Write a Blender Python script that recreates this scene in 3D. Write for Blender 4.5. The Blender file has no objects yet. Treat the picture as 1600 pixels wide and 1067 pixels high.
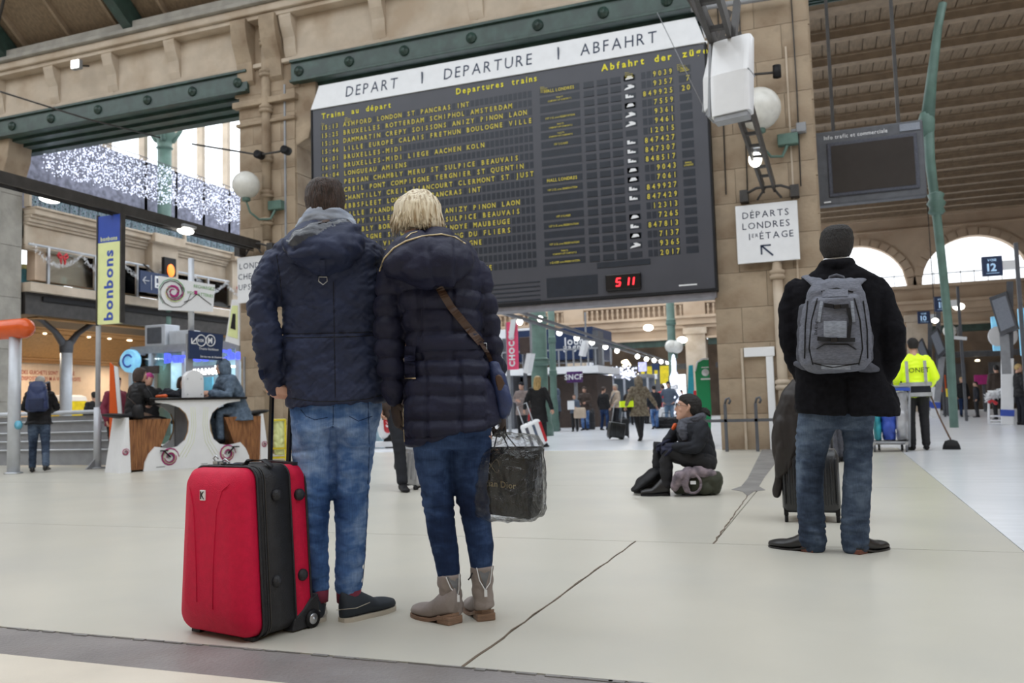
import bpy, bmesh, math, random
from mathutils import Vector as V, Matrix, noise
from mathutils.bvhtree import BVHTree
random.seed(7)
PI = math.pi
S = bpy.context.scene
COL = S.collection
# ---------------- camera, sky, exposure ----------------
FPX = 1339.0; CX, CY = 800.0, 533.5; CAMH = .87
_y, _p, _r = math.radians(20.5), math.radians(4.3), math.radians(1.63)
FW = V((-math.sin(_y)*math.cos(_p), math.cos(_y)*math.cos(_p), math.sin(_p)))
_R0 = V((math.cos(_y), math.sin(_y), 0)); _U0 = _R0.cross(FW)
RT = _R0*math.cos(_r) - _U0*math.sin(_r); UP = _R0*math.sin(_r) + _U0*math.cos(_r)
CAM = V((0, 0, CAMH))
cd = bpy.data.cameras.new('camera'); cam = bpy.data.objects.new('camera', cd); COL.objects.link(cam)
cam.matrix_world = Matrix(((RT.x, UP.x, -FW.x, 0), (RT.y, UP.y, -FW.y, 0), (RT.z, UP.z, -FW.z, CAMH), (0, 0, 0, 1)))
cd.sensor_width = 36; cd.lens = FPX/1600*36; cd.clip_end = 300; cd.clip_start = .05
cd.dof.use_dof = True; cd.dof.focus_distance = 3.9; cd.dof.aperture_fstop = 3.6
S.camera = cam
S.view_settings.view_transform = 'Standard'; S.view_settings.look = 'None'
S.view_settings.gamma = 1; S.view_settings.use_curve_mapping = False
S.view_settings.exposure = EXPO = 0.0
wd = bpy.data.worlds.new('world'); S.world = wd; wd.use_nodes = True
wn = wd.node_tree.nodes['Background']; wn.inputs[0].default_value = (.90, .95, 1.0, 1); wn.inputs[1].default_value = SKY = 2.4
# ---------------- helpers ----------------
def ray(px, py): return FW + RT*((px-CX)/FPX) - UP*((py-CY)/FPX)
def G(px, py, z=0.0): d = ray(px, py); return CAM + d*((z-CAMH)/d.z)
def AY(px, py, y): d = ray(px, py); return CAM + d*(y/d.y)
def AX(px, py, x): d = ray(px, py); return CAM + d*(x/d.x)

def mk(name, col, rough=.6, metal=0., var=.12, scale=6., bump=0., bscale=30., emis=0., col2=None, stretch=(1, 1, 1), spec=.5, coat=0., alpha=1., trans=0., wear=None, wscale=1.5, gen='Object', fac=(.35, .65), sheen=0.):
    m = bpy.data.materials.new(name); m.use_nodes = True
    nt = m.node_tree; N = nt.nodes; L = nt.links; b = N['Principled BSDF']
    b.inputs['Roughness'].default_value = rough; b.inputs['Metallic'].default_value = metal
    b.inputs['Specular IOR Level'].default_value = spec
    b.inputs['Coat Weight'].default_value = coat; b.inputs['Alpha'].default_value = alpha
    b.inputs['Transmission Weight'].default_value = trans; b.inputs['Sheen Weight'].default_value = sheen
    tc = N.new('ShaderNodeTexCoord'); mp = N.new('ShaderNodeMapping'); L.new(tc.outputs[gen], mp.inputs[0])
    mp.inputs['Scale'].default_value = stretch
    c2 = col2 if col2 else tuple(c*(1-var*2) for c in col)
    nz = N.new('ShaderNodeTexNoise'); nz.inputs['Scale'].default_value = scale; nz.inputs['Detail'].default_value = 5; L.new(mp.outputs[0], nz.inputs[0])
    rp = N.new('ShaderNodeValToRGB'); L.new(nz.outputs[0], rp.inputs[0])
    rp.color_ramp.elements[0].position = fac[0]; rp.color_ramp.elements[1].position = fac[1]
    rp.color_ramp.elements[0].color = (*c2, 1); rp.color_ramp.elements[1].color = (*col, 1)
    out = rp.outputs[0]
    if wear:
        n2 = N.new('ShaderNodeTexNoise'); n2.inputs['Scale'].default_value = wscale; n2.inputs['Detail'].default_value = 7; L.new(tc.outputs[gen], n2.inputs[0])
        r2 = N.new('ShaderNodeValToRGB'); L.new(n2.outputs[0], r2.inputs[0]); r2.color_ramp.elements[0].position = .48; r2.color_ramp.elements[1].position = .68
        mx = N.new('ShaderNodeMix'); mx.data_type = 'RGBA'; L.new(r2.outputs[0], mx.inputs[0]); L.new(out, mx.inputs[6]); mx.inputs[7].default_value = (*wear, 1); out = mx.outputs[2]
    L.new(out, b.inputs['Base Color'])
    if emis:
        L.new(out, b.inputs['Emission Color']); b.inputs['Emission Strength'].default_value = emis
        m.cycles.emission_sampling = 'NONE' if emis < 20 else 'AUTO'
    if bump:
        nb = N.new('ShaderNodeTexNoise'); nb.inputs['Scale'].default_value = bscale; nb.inputs['Detail'].default_value = 4; L.new(mp.outputs[0], nb.inputs[0])
        bp = N.new('ShaderNodeBump'); bp.inputs['Strength'].default_value = bump; bp.inputs['Distance'].default_value = .02
        L.new(nb.outputs[0], bp.inputs['Height']); L.new(bp.outputs[0], b.inputs['Normal'])
    return m

class B:
    """collects shapes; done() links them as one mesh object"""
    def __init__(s): s.v = []; s.f = []; s.m = []; s.cur = 0; s.sm = []; s.smooth = False; s.T = None
    def add(s, vs, fs, smooth=None):
        o = len(s.v)
        s.v += [(s.T @ V(p)) if s.T is not None else V(p) for p in vs]
        for f in fs: s.f.append([i+o for i in f]); s.m.append(s.cur); s.sm.append(s.smooth if smooth is None else smooth)
        return s
    def box(s, c, d, rz=0, M=None):
        x, y, z = d[0]/2, d[1]/2, d[2]/2
        vs = [V((a*x, b_*y, c_*z)) for a in (-1, 1) for b_ in (-1, 1) for c_ in (-1, 1)]
        R = M if M is not None else Matrix.Rotation(rz, 3, 'Z')
        c = V(c); vs = [R @ v + c for v in vs]
        return s.add(vs, [(0, 1, 3, 2), (4, 6, 7, 5), (0, 4, 5, 1), (2, 3, 7, 6), (0, 2, 6, 4), (1, 5, 7, 3)])
    def bb(s, x0, x1, y0, y1, z0, z1): return s.box(((x0+x1)/2, (y0+y1)/2, (z0+z1)/2), (x1-x0, y1-y0, z1-z0))
    def hexa(s, p): return s.add(p, [(3, 2, 1, 0), (4, 5, 6, 7), (0, 1, 5, 4), (1, 2, 6, 5), (2, 3, 7, 6), (3, 0, 4, 7)])
    def bar(s, p, q, w, h=None, up=(0, 0, 1)):
        p, q = V(p), V(q); h = h or w; d = (q-p).normalized(); u = V(up)
        if abs(d.dot(u)) > .95: u = V((0, 1, 0))
        a = d.cross(u).normalized()*w/2; b_ = a.cross(d).normalized()*h/2
        return s.hexa([p-a-b_, p+a-b_, p+a+b_, p-a+b_, q-a-b_, q+a-b_, q+a+b_, q-a+b_])
    def ring(s, rs, closed=True, smooth=True, cap=True):
        """rs: list of rings, each a list of n points"""
        n = len(rs[0]); vs = [p for r in rs for p in r]; fs = []
        for i in range(len(rs)-1):
            for j in range(n):
                k = (j+1) % n
                fs.append((i*n+j, i*n+k, (i+1)*n+k, (i+1)*n+j))
        if cap:
            c0 = sum((V(p) for p in rs[0]), V())/n; c1 = sum((V(p) for p in rs[-1]), V())/n
            vs += [c0, c1]; a, b_ = len(vs)-2, len(vs)-1; e = (len(rs)-1)*n
            for j in range(n):
                k = (j+1) % n; fs.append((k, j, a)); fs.append((e+j, e+k, b_))
        return s.add(vs, fs, smooth)
    def loft(s, rows, n=20, M=None, smooth=True):
        """rows: (x,y,z,a,b[,exp]) horizontal superellipses"""
        rs = []
        for r in rows:
            x, y, z, a, b_ = r[:5]; e = r[5] if len(r) > 5 else 2.2; ring = []
            for i in range(n):
                t = 2*PI*i/n; c, q = math.cos(t), math.sin(t)
                ring.append(V((x+a*math.copysign(abs(c)**(2/e), c), y+b_*math.copysign(abs(q)**(2/e), q), z)))
            rs.append(ring)
        return s.ring(rs, smooth=smooth)
    def limb(s, pts, rad, n=14, ends=True, flat=None, smooth=True):
        """tapering tube along pts; rad: floats or (a,b) with a along flat vector"""
        pts = [V(p) for p in pts]; rs = []; m = len(pts)
        rad = [(r, r) if not isinstance(r, tuple) else r for r in rad]
        tg = []
        for i in range(m):
            t = (pts[min(i+1, m-1)]-pts[max(i-1, 0)]); tg.append(t.normalized())
        ref = V(flat) if flat else None
        a = None
        seq = [(pts[i], tg[i], rad[i], 1) for i in range(m)]
        if ends:
            r0, r1 = rad[0], rad[-1]
            seq = [(pts[0]-tg[0]*max(r0)*.85, tg[0], r0, .35), (pts[0]-tg[0]*max(r0)*.5, tg[0], r0, .8)] + seq + [(pts[-1]+tg[-1]*max(r1)*.5, tg[-1], r1, .8), (pts[-1]+tg[-1]*max(r1)*.85, tg[-1], r1, .35)]
        for p, t, r, k in seq:
            if ref is not None: u = ref - t*ref.dot(t)
            elif a is not None: u = a - t*a.dot(t)
            else: u = V((1, 0, 0)) - t*t.x if abs(t.x) < .9 else V((0, 1, 0)) - t*t.y
            u.normalize(); a = u; w = t.cross(u)
            rs.append([p + u*(math.cos(2*PI*j/n)*r[0]*k) + w*(math.sin(2*PI*j/n)*r[1]*k) for j in range(n)])
        return s.ring(rs, smooth=smooth)
    def tube(s, pts, r, n=8, smooth=True): return s.limb(pts, [r]*len(pts), n, ends=False, smooth=smooth)
    def ball(s, c, r, n=12, smooth=True):
        r = (r, r, r) if not isinstance(r, tuple) else r; k = n//2+1
        return s.loft([(c[0], c[1], c[2]-r[2]*math.cos(PI*(i+.35)/(k+.7-1)), r[0]*math.sin(PI*(i+.35)/(k+.7-1)), r[1]*math.sin(PI*(i+.35)/(k+.7-1)), 2) for i in range(k)], n, smooth=smooth)
    def lathe(s, c, prof, n=16, axis='Z', smooth=True):
        rs = []
        for r, h in prof:
            if axis == 'Z': rs.append([V(c)+V((math.cos(2*PI*i/n)*r, math.sin(2*PI*i/n)*r, h)) for i in range(n)])
            elif axis == 'Y': rs.append([V(c)+V((math.cos(2*PI*i/n)*r, h, -math.sin(2*PI*i/n)*r)) for i in range(n)])
            else: rs.append([V(c)+V((h, math.cos(2*PI*i/n)*r, math.sin(2*PI*i/n)*r)) for i in range(n)])
        return s.ring(rs, smooth=smooth)
    def prism(s, pts, t0, t1, plane='XZ'):
        """outline pts (2D) extruded along remaining axis t0..t1"""
        n = len(pts)
        def P(p, t): return V((p[0], t, p[1])) if plane == 'XZ' else (V((t, p[0], p[1])) if plane == 'YZ' else V((p[0], p[1], t)))
        vs = [P(p, t0) for p in pts]+[P(p, t1) for p in pts]
        fs = [tuple(range(n)), tuple(range(2*n-1, n-1, -1))]+[(i, i+n, (i+1) % n+n, (i+1) % n) for i in range(n)]
        return s.add(vs, fs, False)
    def mesh(s, name, mats):
        me = bpy.data.meshes.new(name); me.from_pydata([tuple(v) for v in s.v], [], s.f)
        for m in (mats if isinstance(mats, (list, tuple)) else [mats]): me.materials.append(m)
        me.polygons.foreach_set('material_index', s.m); me.polygons.foreach_set('use_smooth', s.sm)
        bm = bmesh.new(); bm.from_mesh(me); bmesh.ops.recalc_face_normals(bm, faces=bm.faces); bm.to_mesh(me); bm.free()
        return me
    def done(s, name, mats, parent=None, bevel=0, **kw):
        if name in ('seam', 'stitching', 'row_lettering', 'heading_lettering', 'column_captions', 'lettering', 'small_lettering', 'hair_tufts', 'hair_strands', 'wood_lining', 'print_line', 'joint_mortar', 'train_window', 'printed_shape', 'emblem_bar', 'eyes', 'irises', 'glasses', 'padlock', 'blue_letters', 'lit_letters', 'front_seam', 'zip') and parent is not None: kw['kind'] = 'stuff'
        return ob(name, s.mesh(name, mats), parent, bevel, **kw)

def ob(name, me, parent=None, bevel=0, loc=None, rot=None, **kw):
    o = bpy.data.objects.new(name, me); COL.objects.link(o)
    if parent: o.parent = parent
    if loc is not None: o.location = loc
    if rot is not None: o.rotation_euler = rot
    if bevel:
        b = o.modifiers.new('bevel', 'BEVEL'); b.width = bevel; b.segments = 2; b.limit_method = 'ANGLE'; b.angle_limit = .7
    for k, v in kw.items(): o[k] = v
    return o
def thing(name, label, cat, loc=(0, 0, 0), rz=0, group=None):
    o = bpy.data.objects.new(name, None); COL.objects.link(o); o.empty_display_size = .1
    o.location = loc; o.rotation_euler = (0, 0, rz); o['label'] = label; o['category'] = cat
    if group: o['group'] = group
    return o
def tag(o, label, cat, group=None):
    o['label'] = label; o['category'] = cat
    if group: o['group'] = group
    return o
def struct(o): o['kind'] = 'structure'; return o
def stuff(o): o['kind'] = 'stuff'; return o

def fuse(b, name, mats, parent=None, voxel=.01, smooth=2, disp=None, keep=True, **kw):
    """one continuous surface out of overlapping shapes"""
    src = b.mesh(name+'_src', mats); o = bpy.data.objects.new('tmp', src); COL.objects.link(o)
    m = o.modifiers.new('r', 'REMESH'); m.mode = 'VOXEL'; m.voxel_size = voxel; m.use_smooth_shade = True
    if smooth:
        q = o.modifiers.new('s', 'SMOOTH'); q.iterations = smooth; q.factor = .5
    dg = bpy.context.evaluated_depsgraph_get(); me = bpy.data.meshes.new_from_object(o.evaluated_get(dg))
    bpy.data.objects.remove(o)
    me.name = name; me.materials.clear()
    for x in (mats if isinstance(mats, (list, tuple)) else [mats]): me.materials.append(x)
    if disp:
        nn = [v.normal.copy() for v in me.vertices]
        for v, n_ in zip(me.vertices, nn):
            d = disp(v.co, n_)
            if d: v.co += n_*d
    if isinstance(mats, (list, tuple)) and len(mats) > 1:
        t = BVHTree.FromPolygons([v.co for v in src.vertices], [list(p.vertices) for p in src.polygons])
        mi = [p.material_index for p in src.polygons]
        for p in me.polygons:
            r = t.find_nearest(p.center); p.material_index = mi[r[2]] if r[2] is not None else 0
    me.polygons.foreach_set('use_smooth', [True]*len(me.polygons))
    return ob(name, me, parent, **kw)

# text
_font = bpy.data.fonts.get('Bfont') or None
_glyph = {}
def glyph(ch, ext=.0, off=0.):
    k = (ch, ext, off)
    if k not in _glyph:
        c = bpy.data.curves.new('g', 'FONT'); c.body = ch; c.size = 1; c.resolution_u = 2; c.extrude = ext; c.offset = off
        o = bpy.data.objects.new('g', c); COL.objects.link(o)
        me = bpy.data.meshes.new_from_object(o.evaluated_get(bpy.context.evaluated_depsgraph_get()))
        bpy.data.objects.remove(o)
        vs = [v.co.copy() for v in me.vertices]; fs = [list(p.vertices) for p in me.polygons]
        xs = [v.x for v in vs] or [0, 0]
        _glyph[k] = (vs, fs, min(xs), max(xs))
    return _glyph[k]
def text(b, s, org, xax, yax, h, pitch=None, align='L', wide=1., off=0., space=.0, ext=.0, per=None):
    """flat lettering into builder b; h = cap height; xax,yax unit vectors"""
    org, xax, yax = V(org), V(xax).normalized(), V(yax).normalized(); nz = xax.cross(yax); sc = h/.70
    adv = []; x = 0
    for ch in s:
        if ch == ' ': adv.append((x, 0)); x += pitch or .32*sc*wide+space; continue
        vs, fs, a, c = glyph(ch, ext, off)
        w = (c-a)*sc*wide
        if pitch: adv.append((x+(pitch-w)/2, w)); x += pitch
        else: adv.append((x, w)); x += w+.12*sc*wide+space
    tot = x
    sh = 0 if align == 'L' else (-tot/2 if align == 'C' else -tot)
    for ch, (x0, w) in zip(s, adv):
        if ch == ' ': continue
        vs, fs, a, c = glyph(ch, ext, off)
        P_ = [org + xax*(sh+x0+(v.x-a)*sc*wide) + yax*(v.y*sc) + nz*v.z*sc for v in vs]
        if per: q = B(); q.T = b.T; q.add(P_, fs, False).done('letter', per[1], per[0])
        else: b.add(P_, fs, False)
    return tot
def fbm(p, o=3):
    a = 0; k = 1
    for i in range(o): a += noise.noise(p)*k; p = p*2.03; k *= .5
    return a
# ---------------- materials ----------------
M = {}
def mm(k, *a, **kw): M[k] = mk(k, *a, **kw)
mm('stone', (.43, .335, .235), .85, var=.14, scale=3.2, bump=.5, bscale=14, wear=(.22, .155, .10), wscale=1.6)
mm('curtain_back', (.30, .31, .40), .8, var=.25, scale=6)
mm('stone_light', (.56, .47, .37), .85, var=.08, scale=2.5, bump=.2, bscale=12, wear=(.42, .33, .24), wscale=1.2)
mm('stone_grey', (.36, .34, .30), .85, var=.12, scale=3, bump=.3, bscale=14)
mm('stone_far', (.56, .43, .31), .85, var=.08, scale=1.2, wear=(.40, .29, .20), wscale=.6)
mm('joint', (.16, .12, .085), .9)
mm('green', (.045, .085, .07), .35, var=.2, scale=4, wear=(.03, .05, .045), wscale=3)
mm('green_mid', (.12, .21, .175), .5, var=.12, scale=4)
mm('roof_wood', (.24, .17, .105), .7, var=.15, scale=3, stretch=(6, 1, 6), bump=.1)
mm('roof_beam', (.30, .22, .145), .7, var=.12, scale=5)
mm('floor_beige', (.575, .552, .480), .32, var=.035, scale=1.1, bump=.03, bscale=180, wear=(.51, .495, .44), wscale=.9, gen='Object')
mm('floor_dark', (.27, .25, .245), .42, var=.15, scale=2.5, bump=.25, bscale=60, wear=(.20, .175, .165), wscale=2)
mm('floor_cream', (.68, .62, .52), .4, var=.05, scale=3, bump=.08, bscale=120)
mm('floor_white', (.84, .86, .90), .22, var=.04, scale=1.4, stretch=(.6, 5, 1), wear=(.76, .78, .82), wscale=.7)
mm('floor_base', (.10, .09, .08), .8)
mm('floor_patch', (.26, .25, .24), .6, var=.15, scale=4, bump=.2)
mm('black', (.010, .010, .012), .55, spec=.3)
mm('dark', (.035, .035, .04), .5)
mm('iron', (.05, .045, .042), .5, var=.2)
mm('grey', (.3, .31, .33), .45, var=.08)
mm('grey_dark', (.10, .105, .12), .5)
mm('steel', (.55, .57, .60), .28, metal=.85, var=.05)
mm('alu', (.60, .63, .68), .4, metal=.15, var=.05)
mm('white', (.80, .81, .83), .4, var=.02)
mm('white_gloss', (.85, .86, .88), .2, var=.02)
mm('glass_globe', (.72, .71, .66), .25, var=.06, scale=8)
mm('orange', (.72, .11, .02), .25, var=.04)
mm('board', (.055, .057, .072), .42, var=.06, scale=2, spec=.6)
mm('board_cell', (.018, .024, .036), .35, var=.1, scale=8)
mm('board_edge', (.20, .19, .21), .5)
mm('yellow_text', (.66, .55, .06), .6, var=.05)
mm('yellow_head', (.80, .72, .03), .6, var=.02)
mm('flap_blue', (.10, .12, .24), .4)
mm('navy_text', (.015, .03, .07), .5, var=.02)
mm('led', (1, .02, .03), .5, emis=3.5, var=0)
mm('lamp', (1, .97, .88), .5, emis=5, var=0)
mm('lamp_warm', (1, .86, .6), .5, emis=4, var=0)
mm('bulb_blue', (.80, .84, 1), .5, emis=1.25, var=0)
mm('window_sky', (.9, .95, 1), .5, emis=1.6, var=0)
mm('wood_warm', (.42, .22, .07), .45, var=.15, scale=4, stretch=(1, 6, 6))
mm('wood_slat', (.36, .16, .06), .4, var=.3, scale=6, stretch=(8, 8, .7), col2=(.16, .06, .025))
mm('shop_wall', (.80, .62, .47), .5, var=.03)
mm('red_text', (.5, .06, .05), .6)
mm('sign_blue', (.012, .03, .09), .45, var=.05)
mm('sign_yellow', (.80, .86, .42), .45, var=.03)
mm('royal_blue', (.04, .09, .45), .4, var=.05)
mm('cyan', (.12, .45, .62), .4)
mm('lattice', (.20, .30, .35), .5)
mm('skin', (.62, .36, .26), .5, var=.06, scale=9)
mm('skin_tan', (.48, .27, .18), .5, var=.06, scale=9)
mm('hair_brown', (.085, .05, .038), .45, var=.3, scale=22, stretch=(8, 8, 1), col2=(.022, .013, .010), bump=.8, bscale=40)
mm('hair_black', (.012, .009, .008), .6, var=.3, scale=30, stretch=(3, 3, 1), bump=.6, bscale=60)
mm('hair_blond', (.90, .80, .60), .35, var=.3, scale=11, stretch=(9, 9, .6), col2=(.40, .28, .15), bump=.6, bscale=14, fac=(.36, .54))
mm('hair_gold', (.62, .42, .17), .45, var=.25, scale=10, stretch=(6, 6, 1))
mm('hair_grey', (.5, .47, .42), .5, var=.2)
mm('navy_coat', (.027, .037, .084), .62, var=.2, scale=5, bump=.12, bscale=50, spec=.3)
mm('navy_lining', (.075, .085, .11), .25, var=.25, scale=9, bump=.5, bscale=14)
mm('navy_puffer', (.014, .016, .042), .6, var=.15, scale=6, bump=.25, bscale=28, spec=.3)
mm('scarf_grey', (.42, .47, .56), .8, var=.2, scale=10, col2=(.26, .30, .38), stretch=(1, 1, 5))
mm('gold_zip', (.55, .45, .28), .35, metal=.7)
mm('leather', (.075, .038, .022), .45, var=.15)
mm('bag_blue', (.028, .045, .13), .5, var=.12, bump=.2, bscale=60)
mm('taupe', (.30, .255, .235), .7, var=.1, scale=9, bump=.2, bscale=30)
mm('suede_grey', (.165, .17, .18), .85, var=.15, scale=12)
mm('heel_wood', (.28, .17, .11), .6, var=.2, scale=20, stretch=(1, 1, 12))
mm('maroon', (.23, .028, .06), .8, var=.15)
mm('shoe_navy', (.018, .026, .038), .7, var=.1)
mm('sole_cream', (.55, .50, .42), .7)
mm('shoe_black', (.018, .017, .018), .35)
mm('brown_sole', (.16, .05, .03), .5)
mm('black_wool', (.009, .009, .012), .95, var=.2, scale=40, spec=.15)
mm('pack_grey', (.155, .165, .205), .75, var=.15, scale=50, stretch=(1, 1, 3), bump=.25, bscale=90)
mm('pack_light', (.30, .33, .39), .7, var=.18, scale=40, stretch=(1, 1, 4))
mm('pack_dark', (.085, .09, .115), .75, var=.15, scale=40)
mm('red_case', (.66, .003, .050), .62, var=.05, scale=40, bump=.28, bscale=260, spec=.35)
mm('case_black', (.022, .023, .028), .55, var=.15, scale=30, bump=.25, bscale=150)
mm('case_shell', (.028, .030, .034), .3, var=.1, bump=.1)
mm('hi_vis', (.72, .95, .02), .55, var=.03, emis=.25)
mm('reflective', (.55, .57, .58), .3, metal=.3)
mm('fur', (.36, .31, .23), .95, var=.2, scale=18, col2=(.17, .13, .09), bump=.8, bscale=40)
mm('beige_coat', (.50, .40, .31), .8, var=.08)
mm('taupe_coat', (.27, .215, .20), .8, var=.1)
mm('steel_blue', (.085, .115, .17), .7, var=.1)
mm('denim_coat', (.13, .18, .25), .8, var=.25, scale=14, col2=(.055, .085, .13), bump=.4, bscale=30)
mm('coat_brown', (.06, .04, .032), .75)
mm('cloth_umber', (.022, .016, .014), .55, var=.2)
mm('coat_dark', (.022, .024, .031), .8, var=.15, spec=.25)
mm('pants_brown', (.20, .13, .095), .8)
mm('pants_black', (.012, .012, .015), .8)
mm('green_cloth', (.12, .36, .06), .7)
mm('green_sign', (.015, .30, .115), .35, var=.03)
mm('teal', (.03, .33, .40), .4)
mm('pink', (.80, .07, .17), .5, var=.03)
mm('yellow', (.85, .68, .02), .4)
mm('red', (.55, .02, .03), .4)
mm('silver_case', (.52, .53, .56), .35, metal=.3)
mm('magenta', (.45, .02, .20), .5)
mm('gloss_black', (.01, .01, .012), .1)
mm('pink_stone', (.42, .26, .22), .8)
mm('foliage', (.05, .12, .04), .8)

def denim(name, base, lit, dark):
    m = bpy.data.materials.new(name); m.use_nodes = True; nt = m.node_tree; N = nt.nodes; L = nt.links; b = N['Principled BSDF']
    b.inputs['Roughness'].default_value = .9; b.inputs['Specular IOR Level'].default_value = .2
    tc = N.new('ShaderNodeTexCoord')
    def nz(sc, scale, det, dis=0):
        mp = N.new('ShaderNodeMapping'); mp.inputs['Scale'].default_value = sc; L.new(tc.outputs['Object'], mp.inputs[0])
        n = N.new('ShaderNodeTexNoise'); n.inputs['Scale'].default_value = scale; n.inputs['Detail'].default_value = det; n.inputs['Distortion'].default_value = dis; L.new(mp.outputs[0], n.inputs[0]); return n
    n1 = nz((1, 1, .7), 4.2, 4, .3); n2 = nz((1, 1, 2.2), 14, 6, .5); n3 = nz((1, 1, .10), 190, 2)
    a = N.new('ShaderNodeMath'); a.operation = 'MULTIPLY_ADD'; L.new(n2.outputs[0], a.inputs[0]); a.inputs[1].default_value = .35; L.new(n1.outputs[0], a.inputs[2])
    r = N.new('ShaderNodeValToRGB'); e = r.color_ramp.elements; e[0].position = .50; e[0].color = (*dark, 1); e[1].position = .86; e[1].color = (*lit, 1)
    x = r.color_ramp.elements.new(.66); x.color = (*base, 1); L.new(a.outputs[0], r.inputs[0])
    mx = N.new('ShaderNodeMix'); mx.data_type = 'RGBA'; mx.blend_type = 'MULTIPLY'; mx.inputs[0].default_value = .45; L.new(r.outputs[0], mx.inputs[6]); L.new(n3.outputs[0], mx.inputs[7])
    L.new(mx.outputs[2], b.inputs['Base Color'])
    bp = N.new('ShaderNodeBump'); bp.inputs['Strength'].default_value = .3; bp.inputs['Distance'].default_value = .006; L.new(n2.outputs[0], bp.inputs['Height']); L.new(bp.outputs[0], b.inputs['Normal'])
    M[name] = m
denim('denim_light', (.090, .19, .44), (.38, .54, .84), (.028, .070, .20))
denim('denim_dark', (.022, .045, .12), (.07, .13, .29), (.010, .02, .06))
denim('denim_grey', (.055, .080, .13), (.15, .20, .28), (.022, .032, .055))
denim('denim_pale', (.22, .33, .48), (.35, .46, .6), (.12, .2, .32))

def plastic():
    m = bpy.data.materials.new('clear_plastic'); m.use_nodes = True; nt = m.node_tree; N = nt.nodes; L = nt.links
    N.remove(N['Principled BSDF']); o = N['Material Output']
    t = N.new('ShaderNodeBsdfTransparent'); t.inputs[0].default_value = (.96, .97, .98, 1)
    g = N.new('ShaderNodeBsdfGlossy'); g.inputs['Roughness'].default_value = .12; g.inputs[0].default_value = (1, 1, 1, 1)
    f = N.new('ShaderNodeFresnel'); f.inputs[0].default_value = 1.5; tc = N.new('ShaderNodeTexCoord')
    n = N.new('ShaderNodeTexNoise'); n.inputs['Scale'].default_value = 9; n.inputs['Detail'].default_value = 6; n.inputs['Distortion'].default_value = 1.6; L.new(tc.outputs['Object'], n.inputs[0])
    bp = N.new('ShaderNodeBump'); bp.inputs['Strength'].default_value = 1; bp.inputs['Distance'].default_value = .05; L.new(n.outputs[0], bp.inputs['Height'])
    L.new(bp.outputs[0], g.inputs['Normal']); L.new(bp.outputs[0], f.inputs['Normal'])
    a = N.new('ShaderNodeMath'); a.operation = 'MULTIPLY_ADD'; a.inputs[1].default_value = .9; a.inputs[2].default_value = .0; L.new(f.outputs[0], a.inputs[0])
    x = N.new('ShaderNodeMixShader'); L.new(a.outputs[0], x.inputs[0]); L.new(t.outputs[0], x.inputs[1]); L.new(g.outputs[0], x.inputs[2]); L.new(x.outputs[0], o.inputs[0])
    M['plastic'] = m
plastic()
def glassmat():
    m = bpy.data.materials.new('pane_glass'); m.use_nodes = True; nt = m.node_tree; N = nt.nodes; L = nt.links
    N.remove(N['Principled BSDF']); o = N['Material Output']
    t = N.new('ShaderNodeBsdfTransparent'); t.inputs[0].default_value = (.93, .97, .98, 1)
    g = N.new('ShaderNodeBsdfGlossy'); g.inputs['Roughness'].default_value = .03
    f = N.new('ShaderNodeFresnel'); f.inputs[0].default_value = 1.45
    x = N.new('ShaderNodeMixShader'); L.new(f.outputs[0], x.inputs[0]); L.new(t.outputs[0], x.inputs[1]); L.new(g.outputs[0], x.inputs[2]); L.new(x.outputs[0], o.inputs[0])
    M['glass'] = m
glassmat()
# ================= SETTING =================
WY = 15.4   # front plane of the arcade wall
# ---- floor ----
fl = struct(B().bb(-45, 20, -14, 60, -.30, -.03).done('floor', M['floor_base']))
def slab(x0, x1, y0, y1, mat, name='paving_slab', g=.004, z=0): return B().bb(x0+g, x1-g, y0+g, y1-g, -.04, z).done(name, M[mat], fl)
slab(-14, -1.22, 2.70, 5.38, 'floor_beige'); slab(-1.22, .92, 2.70, 5.38, 'floor_beige')
slab(-14, -.74, 5.38, 8.9, 'floor_beige'); slab(-.74, .92, 5.38, 8.9, 'floor_beige')
slab(-14, -.86, 8.9, 12.3, 'floor_beige'); slab(-.86, .92, 8.9, 12.3, 'floor_beige')
slab(-14, -.95, 12.3, 15.6, 'floor_beige'); slab(-.95, .92, 12.3, 15.6, 'floor_beige')
slab(-26, -14, -14, 15.6, 'floor_beige')
slab(-14, 20, 2.40, 2.70, 'floor_dark', g=.003, z=-.003)
slab(-14, 20, -14, 2.40, 'floor_cream', g=.001, z=-.002)
for i in range(6): slab(.92+0, 20, 2.7+i*2.15, 2.7+(i+1)*2.15, 'floor_white', g=.0015)
for i in range(8):
    slab(-19.3, 20, 15.6+i*4.1, 15.6+(i+1)*4.1, 'floor_white', g=.002)
slab(-45, -19.3, 15.6, 60, 'floor_beige')
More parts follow.
